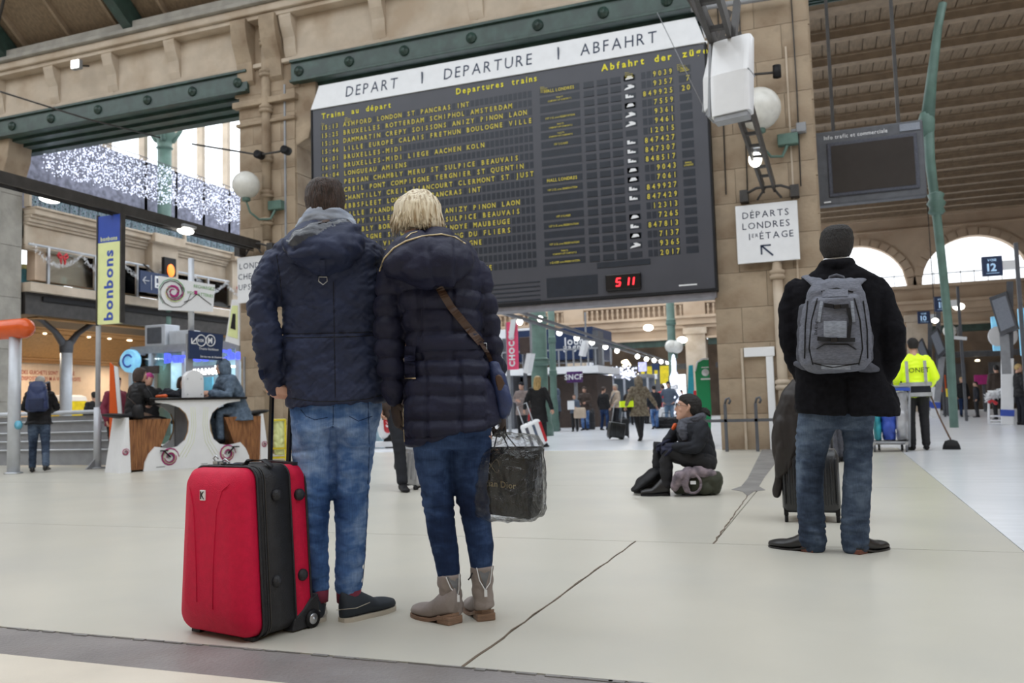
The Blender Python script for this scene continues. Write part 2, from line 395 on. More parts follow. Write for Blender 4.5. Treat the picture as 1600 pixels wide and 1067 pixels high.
# rough broken lip along the dark strip, dark repair patch with a star shaped end
b = B(); x = -8.0
while x < 3:
    w = random.uniform(.03, .12); b.bb(x, x+w, 2.68+random.uniform(0, .014), 2.70+random.uniform(-.006, .004), -.004, .001); x += w*random.uniform(.8, 1.5)
b.done('joint_mortar', M['floor_patch'], fl)
b = B(); pts = [G(1192, 700), G(1222, 700), G(1218, 716), G(1195, 745), G(1186, 760), G(1196, 766), G(1178, 768), G(1168, 775), G(1160, 768), G(1143, 765), G(1158, 760), G(1168, 748), G(1184, 716)]
b.prism([(p.x, p.y) for p in pts], .0005, .003, 'XY').done('repair_patch', M['floor_patch'], fl)
def crackline(p, name='floor_crack'):
    b = B()
    for (a, c) in zip(p[:-1], p[1:]):
        n = max(2, int((V(c)-V(a)).length/.12)); last = V(a)
        for i in range(1, n+1):
            q = V(a).lerp(V(c), i/n)+V((random.uniform(-.006, .006), random.uniform(-.006, .006), 0)) if i < n else V(c)
            b.bar(last+V((0, 0, .001)), q+V((0, 0, .001)), random.uniform(.005, .011), .003); last = q
    return b.done(name, M['joint'], fl)
crackline([(-1.22, 2.70, 0), (-1.22, 5.38, 0)]); crackline([(-.74, 5.38, 0), (-.80, 8.9, 0), (-.95, 13.2, 0)])

# ---- arcade wall with the openings ----
Z0, ZT = 8.0, 10.0
wall = struct(B().bb(-12.05, -10.66, WY+.05, WY+1.2, 0, ZT).bb(-1.88, -.12, WY+.05, WY+1.2, 0, ZT).bb(-24, -19.53, WY+.05, WY+.70, 0, ZT)
              .bb(-24, -.12, WY+.05, WY+1.0, 8.2, ZT).done('wall_front', M['joint']))
_blk = {}
def block(w, h, d, mat, x, y, z, parent=None, name='stone_block'):
    k = (round(w, 2), round(h, 2), round(d, 2), mat)
    if k not in _blk:
        _blk[k] = B().box((0, 0, 0), (w-.007, d, h-.007)).mesh('stone_block', M[mat])
    o = ob(name, _blk[k], parent or wall, loc=(x, y, z)); return o
def ashlar(x0, x1, z0, z1, y, mat='stone', ch=.62, cols=2, proud=.0):
    n = max(1, round((z1-z0)/ch)); h = (z1-z0)/n
    for i in range(n):
        k = cols+(i % 2); xs = [x0+(x1-x0)*j/cols for j in range(cols+1)] if i % 2 == 0 or cols == 1 else [x0]+[x0+(x1-x0)*(j+.5)/cols for j in range(cols)]+[x1]
        for a, c in zip(xs[:-1], xs[1:]):
            block(c-a, h, .10, mat, (a+c)/2, y+.05-proud-random.uniform(0, .004), z0+h*(i+.5))
ashlar(-12.08, -10.63, 0, 8.0, WY); ashlar(-1.9, -.1, 0, 9.9, WY)
ashlar(-20.7, -19.5, 0, 7.7, WY, 'stone_grey', .8, 2)
for i in range(6): B().bb(-19.54, -19.51+random.uniform(0, .006), WY+.06, WY+.72, .01+1.33*i, 1.33*(i+1)).done('jamb_block', M['stone_grey'], wall)  # the shade on this jamb is put into its grey stone colour
# jambs (side faces of the piers)
for xs, yy in ((-12.09, 0), (-10.62, 0), (-.09, 0)):
    for i in range(12): 
        _k = ('j', i % 2)
        if _k not in _blk: _blk[_k] = B().box((0, 0, 0), (.03, 1.17 if i % 2 else 1.14, .655)).mesh('jamb_block', M['stone'])
        ob('jamb_block', _blk[_k], wall, loc=(xs, WY+.6, .335+.668*i))
# spandrel panels above the lintels and between the corbels
def upper(x0, x1, n):
    w = (x1-x0)/n
    for i in range(n):
        a = x0+w*i
        B().bb(a+.02, a+w-.02, WY-.02, WY+.1, 8.56, 9.46).done('frieze_panel', M['stone_light'], wall, bevel=.01)
        # corbel: stepped bracket under the cornice
        p = [(WY-.02, 8.60), (WY-.07, 8.75), (WY-.10, 9.0), (WY-.2, 9.2), (WY-.26, 9.40), (WY-.26, 9.48), (WY-.02, 9.48)]
        B().prism(p, a-.15, a+.15, 'YZ').done('corbel', M['stone_light'], wall)
B().bb(-12.2, -10.5, WY-.01, WY+.06, 7.9, 9.47).done('pier_head', M['stone'], wall)
upper(-23.1, -19.4, 2); upper(-19.4, -12.0, 4); upper(-10.7, -1.9, 4); upper(-1.9, -.1, 1)
for x0, x1 in ((-24, -.1),):
    B().bb(x0, x1, WY-.10, WY+.1, 8.46, 8.56).done('string_course', M['stone_light'], wall, bevel=.02)
    B().bb(x0, x1, WY-.28, WY+.1, 9.46, 9.56).done('cornice_bed', M['stone_light'], wall, bevel=.015)
    B().bb(x0, x1, WY-.36, WY+.1, 9.56, 9.74).done('cornice', M['stone_light'], wall, bevel=.03)
    B().bb(x0, x1, WY-.46, WY+.1, 9.74, 9.84).done('cornice_top', M['stone_grey'], wall, bevel=.02)
# pier capital on the left pier with its two scroll corbels
B().bb(-12.2, -10.55, WY-.12, WY+.05, 7.62, 7.76).bb(-12.14, -10.6, WY-.07, WY+.05, 7.2, 7.28).done('pier_band', M['stone'], wall, bevel=.02)
for x in (-11.85, -11.1):
    B().prism([(WY, 8.1), (WY-.1, 8.2), (WY-.14, 8.6), (WY-.3, 9.0), (WY-.36, 9.3), (WY-.36, 9.5), (WY, 9.5)], x-.2, x+.2, 'YZ').done('corbel', M['stone'], wall)
# bracket stones at the head of the opening beside the board
b = B().prism([(-10.66, 6.6), (-10.3, 6.75), (-10.2, 7.1), (-10.12, 7.55), (-10.12, 8.02), (-10.66, 8.02)], WY+.02, WY+.9, 'XZ').done('opening_bracket', M['stone'], wall, bevel=.02)
b = B().prism([(-19.55, 6.95), (-19.35, 7.1), (-19.2, 7.5), (-19.15, 8.0), (-19.55, 8.0)], WY+.02, WY+.7, 'XZ').done('opening_bracket', M['stone'], wall, bevel=.02)
# green riveted lintel beams
def lintel(x0, x1, bolts):
    b = B().bb(x0, x1, WY-.10, WY-.02, 8.02, 8.46).bb(x0, x1, WY-.16, WY-.02, 8.40, 8.46).bb(x0, x1, WY-.16, WY+.1, 7.96, 8.02)
    o = b.done('lintel_beam', M['green'], wall, bevel=.01)
    for i in range(3): B().bb(x0+.1, x1-.1, WY+.12+i*.32, WY+.36+i*.32, 7.90-.05*i, 7.98).done('soffit_beam', M['green'], wall)
    for x in bolts: B().lathe((x, WY-.10, 8.2), [(.11, 0), (.11, -.03), (.06, -.04), (.055, -.08), (.03, -.1), (.0, -.1)], 12, 'Y').done('bolt', M['green'], wall)
lintel(-24, -11.8, [-23.2, -22.1, -21.0, -19.9, -18.9, -17.6, -16.1, -14.6, -13.3, -12.05]); lintel(-10.66, -1.75, [-10.45, -9.2, -7.9, -6.4, -5.0, -3.7, -2.5])
# rain pipe on the left pier, pipe and white conduits on the right pier
def pipe(x, z0, z1, r, mat, cols, y=WY-.06, name='rain_pipe'):
    b = B().tube([(x, y, z0), (x, y, z1)], r, 12)
    for z in cols: b.lathe((x, y, z), [(r*1.0, -.09), (r*1.5, -.07), (r*1.5, -.02), (r*1.2, 0), (r*1.5, .02), (r*1.5, .07), (r, .09)], 12)
    return b.done(name, M[mat], wall)
pipe(-11.33, 4.6, 9.5, .10, 'stone', [9.0, 8.3, 7.5, 6.4, 5.6, 5.0]); pipe(-11.33, 0, 4.6, .07, 'stone', [3.2, 1.4])
pipe(-.82, 0, 3.25, .085, 'stone_light', [3.0, 1.1])
B().bb(-1.08, -.96, WY-.07, WY, 0, 1.62).bb(-1.44, -.93, WY-.08, WY, 1.60, 1.76).bb(-.66, -.2, WY-.08, WY, 1.6, 1.72).done('conduit', M['white'], wall, bevel=.008)
B().bb(-1.50, -1.46, WY-.03, WY, 0, 1.76).bb(-.5, -.47, WY-.03, WY, 2.0, 7).done('cable', M['stone_light'], wall)
B().bb(-12.0, -11.96, WY-.03, WY, .1, 2.1).bb(-10.9, -10.86, WY-.03, WY, 3, 8).done('cable', M['grey'], wall)
for x in (-1.62, -1.25, -.36): B().tube([(x, WY-.03, 4.5), (x+.02, WY-.03, 6.2), (x, WY-.03, 9.6)], .012, 5).done('cable', M['iron'], wall)
B().bb(-.38, -.22, WY-.16, WY, 5.42, 5.58).bb(-.47, -.36, WY-.1, WY-.04, 5.44, 5.5).done('sensor_box', M['grey'], wall, bevel=.01)
# iron guard rail at the foot of the right pier
gr = thing('guard_rail', 'low dark iron guard rail with curled uprights before the right stone pier', 'rail', (-1.45, 15.0, 0))
B().bar((-.75, -.12, .52), (.75, -.12, .52), .05, .05).done('rail', M['grey_dark'], gr)
for x in (-.30, .20):
    B().bar((x, -.12, 0), (x, -.12, .80), .05, .05).tube([(x, -.12, .80), (x+.02, -.12, .88), (x+.07, -.12, .90), (x+.09, -.12, .85), (x+.06, -.12, .80)], .02, 6).done('upright', M['grey_dark'], gr)
B().bar((.5, -.1, 0), (.5, -.1, .42), .02).bar((.62, -.1, 0), (.62, -.1, .42), .02).done('conduit_stub', M['grey'], gr)

# unseen rest of the concourse, added to cut sky light behind and beside the viewer
back = struct(B().bb(-32, 16, -9.2, -8.6, 0, 10.4).done('wall_rear', M['stone']))
for x in range(-30, 16, 5): B().bb(x-.7, x+.7, -8.6, -8.35, 0, 9.6).done('pilaster', M['stone_light'], back, bevel=.03)
B().bb(-32, 16, -8.6, -8.2, 9.4, 9.9).done('cornice', M['stone_light'], back, bevel=.03)
struct(B().bb(-32.6, -32, -9, 16.5, 0, 13).done('wall_side_left', M['stone'])); struct(B().bb(16, 16.6, -9, 49, 0, 13).done('wall_side_right', M['stone']))
struct(B().hexa([V((-32, -9, 10.3)), V((16, -9, 10.3)), V((16, -5.2, 12.9)), V((-32, -5.2, 12.9)), V((-32, -9, 10.4)), V((16, -9, 10.4)), V((16, -5.2, 13)), V((-32, -5.2, 13))]).done('ceiling_rear', M['roof_wood']))
# ---- pitched roof over the near concourse (boards between green ribs) ----
ceil = struct(B().hexa([V((-30, WY+.3, 9.98)), V((16, WY+.3, 9.98)), V((16, 12.1, 12.75)), V((-30, 12.1, 12.75)), V((-30, WY+.3, 10.06)), V((16, WY+.3, 10.06)), V((16, 12.1, 12.83)), V((-30, 12.1, 12.83))]).done('ceiling', M['roof_wood']))
sl = (12.75-9.98)/(WY+.3-12.1)
def zr(y): return 9.98+(WY+.3-y)*sl
pm = B().hexa([V((-.71, WY, zr(WY)-.03)), V((.71, WY, zr(WY)-.03)), V((.71, 12.2, zr(12.2)-.03)), V((-.71, 12.2, zr(12.2)-.03)), V((-.71, WY, zr(WY))), V((.71, WY, zr(WY))), V((.71, 12.2, zr(12.2))), V((-.71, 12.2, zr(12.2)))]).mesh('roof_board', M['roof_wood'])
for i in range(20): ob('roof_board', pm, ceil, loc=(-28+i*1.47, 0, 0))
bm_ = B().hexa([V((-.04, WY-.1, zr(WY)-.12)), V((.04, WY-.1, zr(WY)-.12)), V((.04, 12.2, zr(12.2)-.1)), V((-.04, 12.2, zr(12.2)-.1)), V((-.04, WY, zr(WY))), V((.04, WY, zr(WY))), V((.04, 12.2, zr(12.2))), V((-.04, 12.2, zr(12.2)))]).mesh('roof_rafter', M['roof_beam'])
for i in range(20): ob('roof_rafter', bm_, ceil, loc=(-27.27+i*1.47, 0, 0))
rb = B().prism([(WY-.42, 9.86), (WY-.1, 9.86), (WY-.1, 10.2), (12.2, 12.7), (4, 19.2), (4, 18.75), (12.2, 12.25), (WY-1.1, 10.35)], -.13, .13, 'YZ').mesh('roof_rib', M['green'])
for x in (-22.9, -18.9, -14.9, -10.9, -6.9, -2.9, 1.1, 5.1): ob('roof_rib', rb, ceil, loc=(x, 0, 0))
B().bar((-30, WY-.32, 9.93), (-.1, WY-.32, 9.93), .16, .16).done('gutter', M['stone_grey'], ceil)
for x in (-20.9, -16.9): B().tube([(x-2.4, WY-.4, 9.95), (x+.6, 13.2, 11.2)], .035, 6).done('tie_rod', M['iron'], ceil)

# ---- roof of the train hall on the right ----
HZ = lambda y: 9.05+(y-18.4)*.036
rc = struct(B().hexa([V((-1, 18.4, HZ(18.4)+.06)), V((18, 18.4, HZ(18.4)+.06)), V((18, 48, HZ(48)+.06)), V((-1, 48, HZ(48)+.06)), V((-1, 18.4, HZ(18.4)+.14)), V((18, 18.4, HZ(18.4)+.14)), V((18, 48, HZ(48)+.14)), V((-1, 48, HZ(48)+.14))]).done('ceiling_hall', M['joint']))
pm = B().hexa([V((-.14, 18.4, HZ(18.4))), V((.14, 18.4, HZ(18.4))), V((.14, 47.9, HZ(47.9))), V((-.14, 47.9, HZ(47.9))), V((-.14, 18.4, HZ(18.4)+.05)), V((.14, 18.4, HZ(18.4)+.05)), V((.14, 47.9, HZ(47.9)+.05)), V((-.14, 47.9, HZ(47.9)+.05))]).mesh('ceiling_plank', M['roof_wood'])
for i in range(56): ob('ceiling_plank', pm, ceil if False else rc, loc=(-.6+i*.3, 0, random.uniform(0, .012)))
pur = B().bb(-1, 18, -.13, .13, -.22, 0).bb(-1, 18, -.2, .2, -.05, 0).mesh('purlin', M['roof_beam'])
for i in range(17): y = 18.5+i*1.78; ob('purlin', pur, rc, loc=(0, y, HZ(y)))
B().bb(-1, 18, 17.9, 18.35, 8.65, 9.1).done('fascia_beam', M['roof_beam'], rc, bevel=.02)
b = B()
for i in range(12): b.bb(-.6, 2.4, 16.3+i*.13, 16.34+i*.13, 8.7, 8.95)
stuff(b.done('louvre_grille', M['green'], rc))
# slender green column with collars
c = thing('roof_column', 'tall slender green iron column rising to the wooden roof beside the dark screen', 'column', AY(1496, 655, 20) * V((1, 0, 0)).x if False else (4.12, 17.7, 0))
def colpt(px, py, y=17.7): p = AY(px, py, y); return V((p.x-4.12, 0, p.z))
b = B().limb([colpt(1491, 668)*1.0, colpt(1483, 520), colpt(1473, 420), colpt(1464, 340), colpt(1453, 250), colpt(1449, 190)], [.075, .075, .075, .08, .09, .115], 12, ends=False)
b.limb([colpt(1449, 190), colpt(1456, 120), colpt(1466, 40), colpt(1473, 5)], [.125, .09, .075, .075], 10, ends=False)
b.lathe(colpt(1463, 318), [(.085, -.22), (.15, -.17), (.12, -.08), (.17, 0), (.12, .08), (.15, .17), (.085, .22)], 14); b.lathe(colpt(1448, 196), [(.085, -.25), (.135, -.1), (.15, .1), (.1, .25)], 14)
b.done('shaft', M['green_mid'], c)
mm('far_shop', (.16, .12, .09), .7, var=.3, scale=.8)
# ---- far wall with its big arched windows ----
FY = 48.0
farw = struct(B().bb(-24, -2.6, FY+.1, FY+1, 4.4, 6.42).bb(-2.6, 18, FY+.05, FY+.9, 4.35, 6.40).bb(-24, -2.6, FY+.1, FY+1, 8.6, 11.5).done('wall_back', M['stone_far']))
def archwall(x0, x1, y0, y1, zt, arches, zb, par, mat):
    x = x0; st = .2
    def za(x):
        for c, hw, h in arches:
            if abs(x-c) < hw: return zb+h*math.sqrt(max(0, 1-((x-c)/hw)**2))
        return zb
    while x < x1-1e-6:
        a, c = x, min(x+st, x1); z0, z1 = za(a), za(c)
        b.hexa([V((a, y0, z0)), V((c, y0, z1)), V((c, y1, z1)), V((a, y1, z0)), V((a, y0, zt)), V((c, y0, zt)), V((c, y1, zt)), V((a, y1, zt))]); x += st
ARC = [(-4.1, 2.4, 2.3), (1.4, 2.4, 2.3), (6.9, 2.45, 2.35), (12.4, 2.45, 2.35)]
b = B(); archwall(-2.6, 18, FY, FY+.9, 10.6, ARC, 6.4, farw, 'stone_far'); b.done('arch_wall', M['stone_far'], farw)
for cx, hw, h in ARC[1:]:
    b = B(); n = 17
    for i in range(n):
        t0, t1 = PI*i/n+.012, PI*(i+1)/n-.012; p = []
        for y in (FY-.08, FY+.1):
            for (t, r) in ((t0, 1), (t1, 1), (t1, 1.17), (t0, 1.17)): p.append(V((cx-math.cos(t)*hw*r, y, 6.4+math.sin(t)*h*r)))
        q = B(); q.hexa(p); q.done('voussoir', M['stone_far'], farw)
    wn_ = struct(B().bb(cx-hw, cx+hw, FY+.5, FY+.53, 6.4, 6.4+h+.1).done('window_%d' % (ARC.index((cx, hw, h))), M['window_sky']))
    for k in range(1, 8):
        xx = cx-hw+2*hw*k/8; hh = h*math.sqrt(max(0, 1-((xx-cx)/hw)**2)); B().bb(xx-.018, xx+.018, FY+.40, FY+.45, 6.4, 6.4+min(hh, .7)).done('glazing_bar', M['grey'], wn_)
    B().bb(cx-hw, cx+hw, FY+.40, FY+.44, 6.98, 7.03).done('glazing_bar', M['grey'], wn_)
for z0, z1, d in ((4.9, 5.1, .15), (5.1, 5.45, .28), (5.45, 5.6, .45), (6.25, 6.42, .2), (4.3, 4.42, .2), (9.9, 10.1, .3), (10.1, 10.3, .5), (9.3, 9.4, .12)):
    B().bb(-24, 18, FY-d, FY+.1, z0, z1).done('moulding', M['stone_far'], farw, bevel=.02)
for x in (-23, -19.4, -14.0, -7.05, -.2, 4.15, 9.65, 15): B().bb(x-.55, x+.55, FY-.3, FY+.4, 0, 4.9).bb(x-.65, x+.65, FY-.4, FY, 4.55, 4.9).bb(x-.62, x+.62, FY-.38, FY, 0, .5).done('pilaster', M['stone_light'], farw, bevel=.02)
bal = B().lathe((0, FY-.1, 5.62), [(.08, 0), (.08, .06), (.04, .1), (.09, .25), (.05, .42), (.08, .5), (.08, .6)], 8).mesh('baluster', M['stone_far'])
for i in range(66):
    x = -22.8+i*.3
    if abs((x+14)) > .5 and abs(x+7.05) > .5: ob('baluster', bal, farw, loc=(x, 0, 0))
for x in (-23, -19.4, -14, -7.05): B().bb(x-.6, x+.6, FY-.25, FY+.2, 5.6, 8.6).done('pier', M['stone_far'], farw, bevel=.02)
for i, (a, c) in enumerate(((-22.3, -20.1), (-18.8, -16.6), (-16.4, -14.7), (-13.2, -11.2), (-11.1, -10.2), (-10.1, -9.2), (-9.1, -7.75), (-6.3, -3))):
    w_ = struct(B().bb(a, c, FY+.4, FY+.45, 6.40, 8.6).done('window_%d' % (i+10), M['window_sky'])); B().bb(a, a+.06, FY+.3, FY+.4, 6.4, 8.6).bb(c-.06, c, FY+.3, FY+.4, 6.4, 8.6).bb(a, c, FY+.3, FY+.4, 6.36, 6.44).done('window_frame', M['grey_dark'], w_)
for a, c in ((-18.8, -14.6), (-13.4, -7.65), (-6.4, -.8), (.4, 3.5), (4.75, 9.0), (10.3, 14.4)):
    B().bb(a, c, FY+.0, FY+.3, 3.95, 4.35).done('opening_beam', M['green'], farw)
    B().bb(a-.9, c+.9, FY+2.2, FY+2.3, 0, 4.4).done('opening_back', M['far_shop'], farw)
    B().bb(a+.2, c-.2, FY+1.2, FY+1.35, 2.7, 3.0).done('shop_fascia', M['grey_dark'], farw, bevel=.02)
    for k in range(3): B().lathe((a+(c-a)*(.2+.3*k), FY+1.1, 2.45), [(.0, 0), (.11, .02), (.11, .08), (.03, .1)], 10).done('shop_lamp', M['lamp_warm'], farw)
    B().bb(a+.3, a+1.6, FY+1.4, FY+1.5, .3, 2.4).bb(c-1.6, c-.3, FY+1.4, FY+1.5, .3, 2.4).done('shop_window', M['window_sky'] if a in (-13.4,) else M['grey_dark'], farw)
B().bb(-10.4, -8.4, FY+.6, FY+.8, 1.9, 2.9).done('shop_panel', M['yellow'], farw)

# ---- side gallery seen through the left opening (facade along X = -19.5) ----
GX = -19.5
gal = struct(B().bb(GX-1.2, GX-.05, 16.2, 47, 5.6, 6.3).done('wall_left', M['stone_light']))
def run(z0, z1, d, mat='stone_light', name='moulding', y0=16.6, y1=47): return B().bb(GX-.2, GX+d, 16.2, y1, z0, z1).done(name, M[mat], gal, bevel=.02)
run(5.30, 5.42, .02); run(5.42, 5.95, .0); run(5.95, 6.02, .08); run(6.02, 6.12, .14); run(6.12, 6.2, .22); run(6.2, 6.34, .34); run(6.34, 6.40, .40)
for y in (20.9, 24.6, 29): B().bb(GX-.1, GX+.3, y-.55, y+.55, 4.6, 6.34).bb(GX-.1, GX+.5, y-.65, y+.65, 6.15, 6.42).done('pilaster', M['stone_light'], gal, bevel=.02)
B().bb(GX-.4, GX-.1, 16.6, 47, 4.55, 5.4).done('gallery_wall', M['shop_wall'], gal)
# pierced blue lattice between posts: squares with crosses
for k in range(18):
    y0 = 16.25+k*.95; b = B()
    for j in range(3):
        a, c = y0+.3*j, y0+.3*j+.29; z0, z1 = 6.42, 6.72; ym, zm = (a+c)/2, (z0+z1)/2
        for p, q in (((a, z0), (c, z1)), ((a, z1), (c, z0)), ((ym, z0), (ym, z1)), ((a, zm), (c, zm)), ((a, z0), (a, z1)), ((c, z0), (c, z1)), ((a, z0), (c, z0)), ((a, z1), (c, z1))):
            b.bar((GX+.1, p[0], p[1]), (GX+.1, q[0], q[1]), .03, .03)
    b.done('lattice_panel', M['lattice'], gal)
    if k % 3 == 0: B().bb(GX, GX+.2, y0-.1, y0-.02, 6.4, 6.8).done('lattice_post', M['stone_light'], gal, bevel=.01)
B().bb(GX-.9, GX-.85, 16.2, 47, 6.3, 9.05).done('gallery_back', M['curtain_back'], gal)
# tall windows above with stone mullions and side piers
for i in range(12):
    y0 = 20.0+i*1.35
    w_ = struct(B().bb(GX-1.2, GX-1.15, y0, y0+1.2, 8.6, 13).done('window_%d' % (30+i), M['window_sky']))
    B().bb(GX-1.1, GX-.85, y0+1.2, y0+1.35, 7.2, 13).bb(GX-1.12, GX-1.0, y0, y0+1.2, 8.9, 8.94).done('mullion', M['stone_light'], w_, bevel=.01)
B().bb(GX-1.4, GX-.95, 18.4, 20.0, 7, 13).bb(GX-1.4, GX-.95, 16.2, 18.5, 7, 9.5).done('window_pier', M['stone_light'], gal, bevel=.03)
# green column of the gallery
c = thing('gallery_column', 'green iron column with leafy capital among the hanging lights', 'column', (-18.6, 21.3, 0))
q = AY(257, 300, 21.3); dx = q.x+18.6; c.location.x = q.x
zt = AY(252, 204, 21.3).z
B().tube([(0, 0, 0), (0, 0, zt-.5)], .21, 16).lathe((0, 0, zt-.55), [(.2, -.1), (.27, -.05), (.22, 0), (.25, .2), (.42, .4), (.3, .5), (.3, .95)], 12).done('shaft', M['green_mid'], c)
for k in range(4): t = k*PI/2+.6; B().limb([(math.cos(t)*.25, math.sin(t)*.25, zt-.35), (math.cos(t)*.42, math.sin(t)*.42, zt-.1), (math.cos(t)*.5, math.sin(t)*.5, zt+.0)], [.09, .07, .05], 6).done('capital_leaf', M['green_mid'], c)
# hanging curtain of lights
cu = thing('light_curtain', 'long hanging curtain of tiny blue white lights along the gallery', 'lights', (GX+.55, 17, 7.3))
def cz(y): return 7.32, 8.55
b = B(); w2 = B()
for i in range(5200):
    y = random.uniform(16.3, 30); a, c_ = cz(y); k = .5+.5*noise.noise(V((y*1.7, 3, 0))); z = c_-(c_-a)*random.random()**.9*(.72+.5*k); r = random.uniform(.012, .023)
    xx = random.uniform(-.12, .12); w = V((xx, y-17, z-7.3)); b.add([w+V(p)*r for p in ((1, 0, 0), (-1, 0, 0), (0, 1, 0), (0, -1, 0), (0, 0, 1), (0, 0, -1))], [(0, 2, 4), (2, 1, 4), (1, 3, 4), (3, 0, 4), (2, 0, 5), (1, 2, 5), (3, 1, 5), (0, 3, 5)])
stuff(b.done('bulb', M['bulb_blue'], cu))
for i in range(137): y = 16.3+i*.1-17; w2.bar((0, y, .02+.2*random.random()), (0, y, 1.3), .004)
w2.bar((0, -.7, 1.3), (0, 13, 1.3), .02)
for i in range(4): w2.bar((0, -.7, .1+i*.3), (0, 13, .1+i*.3), .005)
stuff(w2.done('wire', M['grey_dark'], cu))
# mezzanine deck, glass balustrade, garland and bows
mez = struct(B().bb(GX-7, GX+.25, 16.18, 34, 4.18, 4.42).done('trim_1', M['stone_light']))
B().bb(GX-7, GX+.05, 16.2, 34, 3.6, 4.18).done('deck_edge_beam', M['iron'], mez)
bl = thing('glass_balustrade', 'glass balustrade with steel handrail along the mezzanine edge', 'railing', (GX+.15, 16.2, 4.42))
B().tube([(0, 0, 1.0), (0, 16, 1.0)], .035, 8).done('handrail', M['alu'], bl)
for i in range(10):
    B().bb(-.03, .03, .55+1.55*i, .62+1.55*i, 0, 1.0).done('post', M['steel'], bl)
    B().bb(-.01, .01, .65+1.55*i, 2.05+1.55*i, .08, .92).done('glass_pane', M['glass'], bl)
# shelves with cyan displays behind the glass
for k, (y, w) in enumerate(((17.4, 1.3), (19.1, .8), (20.4, 1.0), (23.0, 1.2))):
    o = thing('display_case', ('cyan lit display case with yellow top behind the mezzanine glass nearest the left pier', 'cyan lit display case behind the mezzanine glass next to the banner', 'cyan display case behind the mezzanine glass hidden past the banner', 'cyan display case at the far end of the mezzanine')[k], 'display', (GX-.9, y, 4.42))
    B().bb(-.2, .2, -w/2, w/2, 0, .5).done('body', M['cyan'], o, bevel=.02); B().bb(-.22, .22, -w/2, w/2, .5, .62).done('top', M['sign_yellow'], o)
gl = B()
for i in range(9):
    y0, y1 = 16.2+1.5*i, 17.7+1.5*i
    for j in range(46):
        t = j/45; y = y0+(y1-y0)*t; z = 5.36-.42*4*t*(1-t)
        for k in range(3):
            r = .045; q = V((GX+.32+random.uniform(-r, r), y+random.uniform(-r, r), z+random.uniform(-r, r))); d = V([random.uniform(-1, 1) for _ in range(3)]).normalized()*.05
            gl.bar(q-d, q+d, .012, .004)
tag(stuff(gl.done('tinsel_garland', M['white_gloss'])), 'white tinsel garland looped under the mezzanine handrail', 'garland')
for k, y in enumerate((17.0, 18.5, 24.3)):
    o = thing('ribbon_bow', ('red ribbon bow on the garland nearest the left stone pier', 'red ribbon bow on the garland just left of the yellow banner', 'red ribbon bow on the garland at the far right end of the mezzanine')[k], 'bow', (GX+.42, y, 5.18), group=None)
    B().limb([(0, -.02, 0), (0, -.12, .08), (0, -.16, .02), (0, -.10, -.05), (0, -.02, -.01)], [.02, .035, .03, .035, .02], 8).limb([(0, .02, 0), (0, .12, .08), (0, .16, .02), (0, .10, -.05), (0, .02, -.01)], [.02, .035, .03, .035, .02], 8).done('loops', M['red'], o)
    B().limb([(0, -.02, 0), (.01, -.07, -.12), (.01, -.05, -.2)], [.02, .03, .02], 6).limb([(0, .02, 0), (.01, .07, -.12), (.01, .06, -.2)], [.02, .03, .02], 6).done('tails', M['red'], o)
# slatted wooden ceiling under the mezzanine and shop wall behind
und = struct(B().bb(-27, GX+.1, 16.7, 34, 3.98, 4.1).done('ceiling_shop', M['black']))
prof = [(-19.6, 3.55), (-20.6, 3.62), (-21.6, 3.64), (-22.6, 3.5), (-23.4, 3.2), (-24.0, 2.86), (-24.4, 2.8), (-24.8, 2.72)]
k = 0; x = -19.7
def pz(x):
    for (a, za), (c, zc) in zip(prof[:-1], prof[1:]):
        if c <= x <= a: return za+(zc-za)*(a-x)/(a-c)
    return 3.5 if x > -20 else 2.72
while x > -24.8:
    w = (.42 if x > -22.2 else (1.35 if x > -23.4 else .3)); x2 = x-w
    p = [V((x, 16.8, pz(x))), V((x, 34, pz(x))), V((x2, 34, pz(x2))), V((x2, 16.8, pz(x2)))]
    B().hexa(p+[q+V((0, 0, .04)) for q in p]).done('ceiling_slat', M['wood_warm'], und); x = x2-.07
for (px, py) in ((70, 527), (139, 533), (171, 535), (201, 538), (204, 527)):
    p = AX(px, py, -22.6); p.z = pz(p.x)-.01
    B().lathe(p, [(.0, -.02), (.05, -.02), (.055, .02), (.0, .02)], 12).done('downlight', M['lamp_warm'], und)
for k, (y, x_) in enumerate(((18.6, -20.6), (24.5, -20.6))):
    p = B().lathe((x_, y, 3.98), [(.0, -.06), (.16, -.06), (.18, 0), (0, 0)], 12).done('round_downlight', M['lamp'], und)
sw_ = struct(B().bb(-25.1, -24.9, 16.7, 30, 0, 2.76).done('wall_shop', M['shop_wall']))
b = B(); o_ = AX(34, 580, -24.88)
text(b, 'DES GUICHETS SONT À VOTRE', (-24.88, o_.y, 2.37), (0, 1, 0), (0, 0, 1), .13, wide=.75, off=.005)
text(b, 'DISPOSITION 25 M À VOTRE DROITE', (-24.88, o_.y, 2.17), (0, 1, 0), (0, 0, 1), .13, wide=.72, off=.005)
b.done('lettering', M['red_text'], sw_)
B().bb(-25, -19.4, 25.6, 25.8, 0, 3.4).done('cross_wall', M['pack_light'], sw_)
c = thing('mezzanine_column', 'round grey metal column with forked dark branches under the mezzanine', 'column', (0, 0, 0)); q = AX(103, 600, -20.3); c.location = (q.x, q.y, 0)
B().tube([(0, 0, 0), (0, 0, 2.72)], .16, 20).done('shaft', M['alu'], c)
B().lathe((0, 0, 2.72), [(.16, 0), (.175, .03), (.19, .32), (.15, .36)], 20).done('collar', M['grey_dark'], c)
for t in (-1, 1): B().limb([(0, t*.08, 2.95), (0, t*.38, 3.3), (0, t*.85, 3.6), (0, t*1.3, 3.75)], [(.12, .11), (.10, .08), (.09, .07), (.09, .06)], 10, flat=(1, 0, 0)).done('branch', M['grey_dark'], c)
